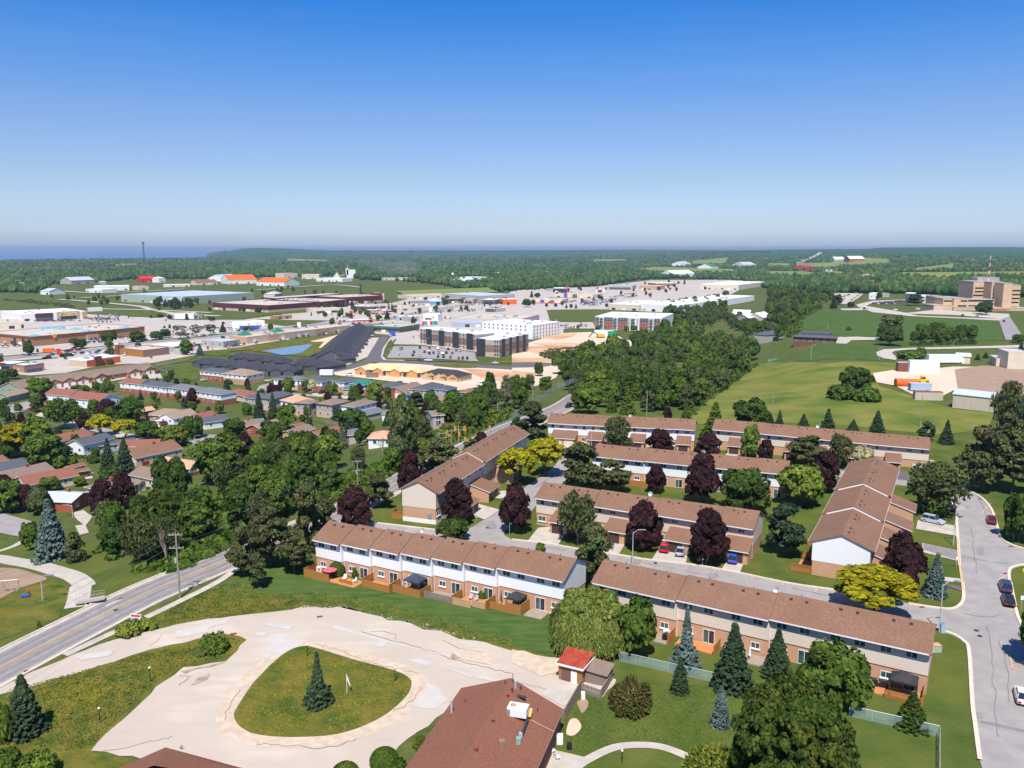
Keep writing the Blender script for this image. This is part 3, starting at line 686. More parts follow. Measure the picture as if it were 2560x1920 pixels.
# row A: (unit start, unit end, front mat, label, deck)
def ux(U_,inf,o):x,dy,dz=P2(0,U_,inf,o);return x,dy
A_F=[(0.02,.95,'cedar',1.45,'tall honey cedar fence at the left end patio of the white townhouse row'),(1.25,1.72,'cedar',.8,'low cedar planter fence between round bush and small shrub'),
       (2.02,2.98,'cedar',1.25,'cedar patio fence with small lattice gate in front of an orange deck'),(3.02,3.95,'cedar',1.35,'cedar patio fence in front of the navy gazebo'),
       (4.02,4.93,'cedar_grey',1.15,'weathered grey picket fence right of the navy gazebo'),(4.98,5.55,'cedar_pale',1.2,'pale new board fence right of the grey pickets'),(5.55,5.93,'cedar_pale',1.1,'short weathered end of the pale board fence beside a bushy vine'),
       (6.03,6.5,'cedar',1.2,'orange stained board fence in front of the folded dark parasol'),(6.5,6.98,'cedar',1.7,'tall cedar privacy fence wrapped round the black gazebo')]
for a,b,mt,h,lb in A_F:
    xa,ya=ux(UA,iA,a);xb,yb=ux(UA,iA,b);fence(bA,(xa,ya-FD),(xb,ya-FD),h,mt,lb,.035 if mt=='cedar_grey' else 0)
for o,mt,lb,h in ((.02,'cedar','side fence at the far left of the white townhouse row',1.6),(2.02,'cedar','divider fence left of the orange deck',1.5),(3.0,'cedar','divider fence between orange deck and navy gazebo',1.6),(3.97,'cedar','divider fence right of the navy gazebo',1.4),(4.97,'cedar','divider fence between grey and pale board fences',1.5),(5.98,'cedar','divider fence left of the folded dark parasol',1.5),(6.98,'cedar','divider fence right of the black gazebo',1.8)):
    xa,ya=ux(UA,iA,o);fence(bA,(xa,ya-FD),(xa,ya-.4),h,mt,lb)
for a,b,mt,lb in ((0.05,1.9,'deck','orange deck with white chairs and pink parasol'),(2.06,2.96,'deck','empty orange stained deck behind cedar fence'),(3.05,3.94,'deck','orange deck under the navy gazebo'),(4.05,4.93,'deck_grey','grey deck behind the weathered pickets'),(5.02,5.93,'deck','deck with two folding chairs'),(6.05,6.95,'deck','orange deck with black gazebo and small round table'),(7.03,7.6,'deck_grey','low brown deck with a rail beside the paving stones')):
    xa,ya=ux(UA,iA,a);xb,yb=ux(UA,iA,b);deck(bA,xa+.1,xb-.1,ya-FD+.12,ya-.3,.22,mt,lb)
B_F=[(6.32,6.97,'cedar',1.15,'lattice topped cedar rail in front of the grey gazebo near the road')]
for a,b,mt,h,lb in B_F:
    xa,ya=ux(UB,iB,a);xb,yb=ux(UB,iB,b);fence(bB,(xa,ya-FD-.2),(xb,ya-FD-.2),h,mt,lb,.04)
for o,h,lb in ((2.0,1.8,'tall cedar divider beside the grill and heat pump'),(3.0,1.6,'cedar divider at the right side of the orange deck behind the spruces'),(6.0,1.7,'cedar divider beside the two black grills'),(6.98,1.7,'dark end divider at the road side corner of the beige row')):
    xa,ya=ux(UB,iB,o);fence(bB,(xa,ya-FD),(xa,ya-.4),h,'cedar',lb)
for a,b,mt,lb in ((1.2,1.97,'deck_grey','grey deck with grill and green chair by the willow'),(2.1,2.95,'deck','orange deck behind the tall blue spruce'),(3.2,4.0,'deck_grey','grey deck with folded white parasol'),(5.96,6.96,'deck','orange deck with grey gazebo and two grills')):
    xa,ya=ux(UB,iB,a);xb,yb=ux(UB,iB,b);deck(bB,xa+.1,xb-.1,ya-FD+.12,ya-.3,.25,mt,lb)
# the long row of little cedar yards on the left side of row H
for k in range(8):
    y=iH[0][0]+k*UH*7/8;fence(bH,(y+.1,9.5),(y+.1,12.4),1.5,'cedar','%s cedar divider along the left side of the right townhouse row'%['nearest','second','third','fourth','fifth','sixth','seventh','farthest'][k])
    if k in (0,2,4,6):deck(bH,y+.3,y+UH*.75,9.7,12.3,.22,'deck','small orange deck %s along the right townhouse row'%['nearest','','second','','third','','farthest'][k])
fence(bH,(-.0,9.5),(-.0,13.0),1.5,'cedar','cedar end fence under the white gable wall of the right row')
xa,ya=ux(UD,iD,1.6);fence(bD,(xa,ya-3),(xa+5.5,ya-3),1.6,'cedar','orange cedar fence behind the white row between pine and purple maple')
fence(bG,(0.3,8.0),(0.3,10.6),1.8,'cedar','cedar enclosure at the far left of the beige gable wall')
fence(bG,(0.3,10.6),(2.6,10.6),1.8,'cedar','side of the cedar enclosure left of the beige gable')
def gazebo(root,U_,inf,o,y,w,d,mat,label,h=2.3):
    xa,ya=ux(U_,inf,o);p=root.matrix_basis@Vector((xa,ya-y,.2));e=empty('gazebo',p,root.rotation_euler[2],label,'gazebo')
    x,z=w/2,d/2
    for s in ((-1,-1),(1,-1),(1,1),(-1,1)):MB().box(s[0]*(x-.1)-.05,s[0]*(x-.1)+.05,s[1]*(z-.1)-.05,s[1]*(z-.1)+.05,0,h,'metal_dark').build('leg',e)
    b=MB();c=[(-x,-z,h),(x,-z,h),(x,z,h),(-x,z,h)];t=(-.35 if w>d else 0,0,h+.85);t2=(.35 if w>d else 0,0,h+.85)
    b.poly([c[0],c[1],t2,t],mat).poly([c[1],c[2],t2],mat).poly([c[2],c[3],t,t2],mat).poly([c[3],c[0],t],mat)
    for i in range(4):a_,b_=c[i],c[(i+1)%4];b.poly([a_,b_,(b_[0],b_[1],h-.22),(a_[0],a_[1],h-.22)],mat)
    b.build('canopy',e)
    return e
gazebo(bA,UA,iA,3.6,1.7,3.2,2.6,'canvas_navy','dark navy gazebo canopy on a patio of the white row')
gazebo(bA,UA,iA,6.72,1.9,2.6,2.6,'canvas_black','black pyramid gazebo behind tall cedar fence')
gazebo(bB,UB,iB,6.62,1.7,3.3,2.7,'canvas_black','dark grey gazebo on the deck nearest the side road')
def spot(root,U_,inf,o,y,z=.22):xa,ya=ux(U_,inf,o);return root.matrix_basis@Vector((xa,ya-y,z))
def parasol(p,m,label,open_=True,h=2.3):
    e=empty('parasol',p,R.uniform(0,3),label,'parasol');MB().tube((0,0,0),(0,0,h),.03,'metal_grey').build('pole',e)
    b=MB();n=8
    if open_:
        for i in range(n):
            a,c=2*pi*i/n,2*pi*(i+1)/n;b.poly([(1.25*cos(a),1.25*sin(a),h-.45),(1.25*cos(c),1.25*sin(c),h-.45),(0,0,h)],m)
    else:b.tube((0,0,.7),(0,0,h),.2,m,.04,8)
    b.build('canopy',e)
parasol(spot(bA,UA,iA,.85,2.2),'pink','open pink parasol beside the round green bush',h=2.1)
parasol(spot(bA,UA,iA,6.2,1.5),'canvas_navy','folded dark parasol left of the black gazebo',False,2.6)
parasol(spot(bB,UB,iB,3.7,2.2),'trim_white','folded white parasol on a patio behind the spruces',False,2.2)
def patio_chair(p,rz,m,label):
    e=empty('patio_chair',p,rz,label,'chair','patio chairs');MB().box(-.28,.28,-.28,.28,.38,.45,m).build('seat',e)
    MB().slab([(-.28,.24,.45),(.28,.24,.45),(.28,.42,1.0),(-.28,.42,1.0)],.06,m).build('backrest',e)
    l=MB().box(-.03,.03,-.03,.03,0,.4,m).mesh('leg')
    for s in ((-1,-1),(1,-1),(1,1),(-1,1)):link('leg',l,e,(s[0]*.24,s[1]*.24,0))
for o,y,rz,m,lb in ((1.3,2.3,.3,'trim_white','white patio chair left of the little table by the round bush'),(1.68,2.4,-.5,'trim_white','white patio chair right of the little table by the round bush'),(5.3,1.6,.2,'metal_galv','left of two folding chairs on the pale fenced patio'),(5.48,1.7,-.2,'metal_galv','right of two folding chairs on the pale fenced patio'),(1.35,1.6,.8,'siding_green','green lounge chair on the grey deck by the willow')):
    B_=(bB,UB,iB)if 'willow' in lb else (bA,UA,iA);patio_chair(spot(*B_,o,y),thA+rz,m,lb)
def heat_pump(p,rz,label):
    e=empty('heat_pump',p,rz,label,'heat pump','white heat pumps against the back walls');MB().box(-.5,.5,-.2,.2,0,.85,'trim_white').build('casing',e);MB().tube((.12,-.21,.42),(.12,-.23,.42),.3,'metal_grey',n=14).build('fan_grille',e)
for B_,o,lb in (((bA,UA,iA),.18,'heat pump in the left corner of the white row'),((bA,UA,iA),3.12,'heat pump left of the navy gazebo'),((bB,UB,iB),1.82,'heat pump beside the tall cedar divider near the willow'),((bB,UB,iB),5.85,'heat pump left of the two black grills')):
    heat_pump(spot(*B_,o,.6,.9 if o>5 else .3),B_[0].rotation_euler[2],lb)
def grill(p,rz,label):
    e=empty('grill',p,rz,label,'grill','black patio grills');MB().box(-.55,.55,-.28,.28,.15,.85,'black').build('cart',e)
    b=MB();b.tube((-.4,0,.9),(.4,0,.9),.28,'black',n=10).build('lid',e);MB().box(.56,.85,-.25,.25,.78,.84,'metal_grey').build('side_shelf',e)
for B_,o,y,lb in (((bB,UB,iB),1.88,2.0,'black grill by the tall divider near the willow'),((bB,UB,iB),6.08,1.4,'small black grill beside the cedar divider'),((bB,UB,iB),6.25,1.2,'large covered black grill left of the grey gazebo'),((bA,UA,iA),.62,1.8,'black grill left of the pink parasol')):
    grill(spot(*B_,o,y),B_[0].rotation_euler[2]+.1,lb)
# ------------------------------------------------------------------ trees
def quads(C,N,S,rs,asp=1.0,T=None):
    n=len(C);N=N/np.maximum(1e-6,np.linalg.norm(N,axis=1))[:,None]
    if T is None:T=rs.normal(size=(n,3))
    U=np.cross(N,T);U/=np.maximum(1e-6,np.linalg.norm(U,axis=1))[:,None];V=np.cross(N,U)
    S=np.asarray(S).reshape(-1,1)*np.ones((n,1));U=U*S;V=V*S*asp
    k=rs.uniform(.55,1,(n,1))
    P=np.stack([C-U*k-V,C+U-V*k,C+U*k+V,C-U+V*k],1).reshape(-1,3)
    return P
def qmesh(name,P,mat):
    n=len(P)//4;me=bpy.data.meshes.new(name);me.vertices.add(n*4);me.loops.add(n*4);me.polygons.add(n)
    me.vertices.foreach_set('co',P.astype(np.float32).ravel());me.loops.foreach_set('vertex_index',np.arange(n*4,dtype=np.int32))
    me.polygons.foreach_set('loop_start',np.arange(0,n*4,4,dtype=np.int32));me.materials.append(MT[mat]);me.update();return me
def rdir(rs,n):d=rs.normal(size=(n,3));return d/np.linalg.norm(d,axis=1)[:,None]
def lobes(rs,k,z0,z1,prof,lr,fl=1.0):
    """clump centres filling a crown whose half width at height z is prof(z)"""
    z=z0+(z1-z0)*rs.uniform(0,1,k)**.85;a=rs.uniform(0,2*pi,k);rr=np.array([prof(q)for q in z])*np.sqrt(rs.uniform(.12,1,k))*.82
    return np.stack([rr*np.cos(a),rr*np.sin(a),z],1),rs.uniform(lr*.65,lr*1.3,k)
def leafy(seed,n,size,k,z0,z1,prof,lr,asp=1.0,vs=.5,up=.35,jit=.5):
    rs=np.random.RandomState(seed);C,r=lobes(rs,k,z0,z1,prof,lr)
    w=r**2/(r**2).sum();idx=rs.choice(k,n,p=w);d=rdir(rs,n);d[:,2]=np.where(d[:,2]<-.35,-d[:,2]*.6,d[:,2])
    rad=r[idx][:,None]*rs.uniform(.72,1.08,(n,1));P=C[idx]+d*rad*np.array([1,1,vs*1.25])
    ctr=np.array([0,0,(z0+z1)/2]);o=P-ctr;o[:,2]*=1.2
    N=d+.5*o+rs.normal(size=(n,3))*jit;N[:,2]+=up
    q_=quads(P,N,size*rs.uniform(.6,1.25,n),rs,asp);q_=q_.reshape(-1,4,3);c=q_.mean(1,keepdims=True);q_=c+(q_-c)*np.array([1,1,vs*1.3]);return q_.reshape(-1,3)
def ell(zc,zr,p=2.0):return lambda z:max(0.03,1-abs((z-zc)/zr)**p)**(1/p)
CR={}
def crown(kind,v):
    key=(kind,v)
    if key in CR:return CR[key]
    s=v*17+sum(map(ord,kind));rs=np.random.RandomState(s)
    if kind=='round':P=leafy(s,4200,.07,60,.22,.93,ell(.55,.46,2.2),.26)
    elif kind=='roundhd':P=leafy(s,42000,.021,420,.15,.96,ell(.48,.52,2.3),.1,vs=.7,up=.5,jit=.7)
    elif kind=='small':P=leafy(s,1300,.12,26,.18,.9,ell(.5,.5,2.0),.33)
    elif kind=='maple':P=leafy(s,5200,.062,80,.16,.96,lambda z:(max(.02,(z-.1)/.3)**.5 if z<.4 else max(.02,(1.02-z)/.62)**.62),.2)
    elif kind=='locust':P=leafy(s,4200,.058,55,.42,.9,ell(.58,.36,2.0),.2,vs=.3,up=.7)
    elif kind=='tall':P=leafy(s,3600,.08,60,.2,.95,ell(.6,.44,2.4),.3,vs=.34)
    elif kind=='open':P=leafy(s,2600,.042,90,.25,.95,ell(.6,.4,1.7),.2,vs=.6,jit=1.2)
    elif kind=='thin':P=leafy(s,900,.055,50,.3,.95,ell(.66,.34,2.0),.22,vs=.4,jit=1)
    elif kind=='ball':P=leafy(s,3800,.07,90,.1,.86,ell(.45,.46,2.5),.16,vs=.8)
    elif kind=='topiary':
        n=9000;d=rdir(rs,n);d[:,2]=np.abs(d[:,2])*1.0-.25*(rs.uniform(0,1,n)<.4);C=d*rs.uniform(.94,1.0,(n,1))*np.array([1,1,.62])+np.array([0,0,.36]);P=quads(C,d+rs.normal(size=(n,3))*.45,.045,rs)
    elif kind=='bush':P=leafy(s,2600,.075,60,.08,.8,ell(.35,.6,2.0),.26,vs=.9)
    elif kind=='spray':
        n=9000;d=rdir(rs,n);d[:,2]=np.abs(d[:,2])+.15;d/=np.linalg.norm(d,axis=1)[:,None];t=rs.uniform(.35,1.05,(n,1));C=d*t*(np.sin(d[:,:1]*9)*.12+.9);C[:,2]*=.95;P=quads(C,rdir(rs,n)+np.array([0,0,.3]),.026,rs,3,T=d)
    elif kind in ('spruce','spruce_thin','fir'):
        C=[];N=[];S=[];T=[];nl=30 if kind!='fir' else 16
        for i in range(nl):
            z=.05+.93*(i/nl)**.95;R_=(1-z)**(.82 if kind=='spruce' else .95)*(1.0 if kind!='spruce_thin' else (1-.3*(z>.35)))*rs.uniform(.86,1.06)
            nb=int(6+14*R_);a0=rs.uniform(0,6.28)
            for b in range(nb):
                a=a0+6.283*b/nb+rs.uniform(-.15,.15);rb=R_*rs.uniform(.78,1.1);zz=z+rs.uniform(-.012,.012)
                m=max(3,int(9*rb))
                for j in range(m):
                    t=(j+.6)/m;r=rb*t;dz=-.10*rb*sin(t*2.2)+.05*rb*t*t
                    for sd in (-1,0,1):
                        C.append((r*cos(a)-sd*.07*sin(a)*(1.15-t),r*sin(a)+sd*.07*cos(a)*(1.15-t),zz+dz+rs.uniform(-.006,.006)-abs(sd)*.008))
                        N.append((.5*cos(a)+rs.normal()*.3-sd*sin(a)*.5,.5*sin(a)+rs.normal()*.3+sd*cos(a)*.5,1.1));S.append(.062 if kind!='fir' else .075);T.append((-sin(a),cos(a),0))
        P=quads(np.array(C),np.array(N),np.array(S),rs,1.2,T=np.array(T));q_=P.reshape(-1,4,3);c=q_.mean(1,keepdims=True);P=(c+(q_-c)*np.array([1,1,.45])).reshape(-1,3)
    elif kind=='pine':
        C=[];r_=[];k=34
        z=rs.uniform(.24,.97,k);a=rs.uniform(0,6.28,k);m=np.interp(z,[.2,.45,.75,1],[.55,1,.75,.12])*np.sqrt(rs.uniform(.1,1,k))*.85
        C=np.stack([m*np.cos(a),m*np.sin(a),z],1);r_=rs.uniform(.2,.4,k);n=4600;idx=rs.choice(k,n,p=r_/r_.sum());d=rdir(rs,n)
        Pp=C[idx]+d*r_[idx][:,None]*np.array([1,1,.2])*rs.uniform(.6,1.05,(n,1));N=d*.6+rs.normal(size=(n,3))*.6;N[:,2]+=.7
        P=quads(Pp,N,.05,rs,1.3);q_=P.reshape(-1,4,3);c=q_.mean(1,keepdims=True);P=(c+(q_-c)*np.array([1,1,.5])).reshape(-1,3)
    elif kind=='cedar':P=leafy(s,1600,.11,30,.03,.92,lambda z:max(.1,(1.03-z))**.5,.35,vs=.3)
    elif kind=='willow':
        C0,r0=lobes(rs,70,.45,.88,ell(.45,.52,2.2),.2);n=9000;idx=rs.choice(70,n);d=rdir(rs,n);d[:,2]=np.abs(d[:,2])
        A=C0[idx]+d*r0[idx][:,None]*np.array([1,1,.55]);P1=quads(A,d+rs.normal(size=(n,3))*.5,.026,rs,2)
        m=3200;a=rs.uniform(0,6.28,m);e=rs.uniform(.45,1.0,m);zt=.42+.42*np.sqrt(np.maximum(.02,1-e**2))+rs.uniform(-.08,.06,m);L=[]
        gr=np.sin(a*7+1)*.06+np.sin(a*17)*.04;e=e*(1+gr*.6)
        for j in range(10):
            z=zt-j*.052;ok=z>.06+rs.uniform(0,.28,m);c=np.stack([e*(1+.006*j)*np.cos(a)+rs.normal(size=m)*.012,e*(1+.006*j)*np.sin(a)+rs.normal(size=m)*.012,z],1)[ok]
            N=np.stack([np.cos(a),np.sin(a),np.full(m,.35)],1)[ok]+rs.normal(size=(ok.sum(),3))*.35;T=np.tile(np.array([[0,0,1.]]),(len(c),1))+rs.normal(size=(len(c),3))*.12
            L.append(quads(c,N,.014,rs,2.6,T=T))
        P=np.concatenate([P1]+L)
    me=qmesh('crown',P,'leaf_mid');CR[key]=me;return me
TRK={}
def trunk(kind,v):
    key=(kind,v)
    if key in TRK:return TRK[key]
    r=random.Random(v+5);b=MB();m='bark_pale' if kind=='skel' else 'bark'
    if kind=='conifer':b.tube((0,0,-.04),(0,0,.96),.05,m,.006,6)
    elif kind=='stub':b.tube((0,0,-.05),(0,0,.5),.05,m,.02,5)
    else:
        dense=kind=='skel'
        def br(p,d,L,rad,lv):
            q_=p+d*L;b.tube(p,q_,rad,m,rad*.62,5 if lv<2 else 4,False)
            if lv<(4 if dense else 2):
                for k in range(3 if lv<3 else 2):
                    nd=(d+Vector((r.uniform(-1,1)*.9,r.uniform(-1,1)*.9,r.uniform(-.12,.5)))).normalized();br(p+d*L*r.uniform(.6,1),nd,L*r.uniform(.6,.82)*(1 if lv else .75),rad*.55,lv+1)
        br(Vector((0,0,-.04)),Vector((r.uniform(-.06,.06),r.uniform(-.06,.06),1)).normalized(),.38 if not dense else .3,.045,0)
    TRK[key]=b.mesh('trunk');return TRK[key]
SPEC=dict(round=('broadleaf_tree','tree'),roundhd=('broadleaf_tree','tree'),small=('broadleaf_tree','tree'),maple=('maple_tree','tree'),locust=('locust_tree','tree'),tall=('broadleaf_tree','tree'),open=('ash_tree','tree'),thin=('ash_tree','tree'),bare=('bare_tree','tree'),
            ball=('broadleaf_tree','tree'),topiary=('clipped_shrub','shrub'),bush=('shrub','shrub'),spray=('shrub','shrub'),spruce=('spruce_tree','tree'),spruce_thin=('spruce_tree','tree'),fir=('fir_tree','tree'),pine=('pine_tree','tree'),cedar=('cedar_tree','tree'),willow=('willow_tree','tree'))
TN=[0];PLACED=[]
def plant(kind,mat,P,w,h,label,group=None):
    TN[0]+=1;v=TN[0]%4 if kind not in ('willow','roundhd','topiary','spray')else 0
    nm,cat=SPEC[kind];e=empty(nm,P,TN[0]*2.399,label,cat,group);PLACED.append((P.x,P.y,w/2))
    if kind in ('open','thin','bare'):
        t=link('trunk',trunk('skel',v),e);t.scale=(w*.62,w*.62,h*.95)
    elif kind in ('spruce','spruce_thin','fir','pine','cedar'):t=link('trunk',trunk('conifer',0),e);t.scale=(h*.4,h*.4,h)
    elif kind in ('topiary','bush','spray'):t=link('trunk',trunk('stub',0),e);t.scale=(w*.3,w*.3,h)
    else:t=link('trunk',trunk('limbs',v),e);t.scale=(w*.75,w*.75,h*.72)
    if kind!='bare':
        c=link('crown',crown(kind,v),e);c.scale=(w/2,w/2,h)
        s=c.material_slots[0];s.link='OBJECT';s.material=MT[mat]
    return e
def T(kind,mat,t,xb,yb,yt,w,label,group=None):
    P=G(t,xb,yb);h=max(.5,hgt(t,xb,yt,P));ww=w*mpp(t,P);PLC=P.copy()
    if kind not in ('topiary',):P.y+=ww*.0
    return plant(kind,mat,P,ww*1.02,h*{'willow':.84,'locust':.93,'round':.92,'tall':.95,'ball':.9,'maple':.97,'topiary':.9}.get(kind,1.0),label,group)
rp_,sb_,sg_,pn_='leaf_purple','needle_blue','needle_green','needle_pine'
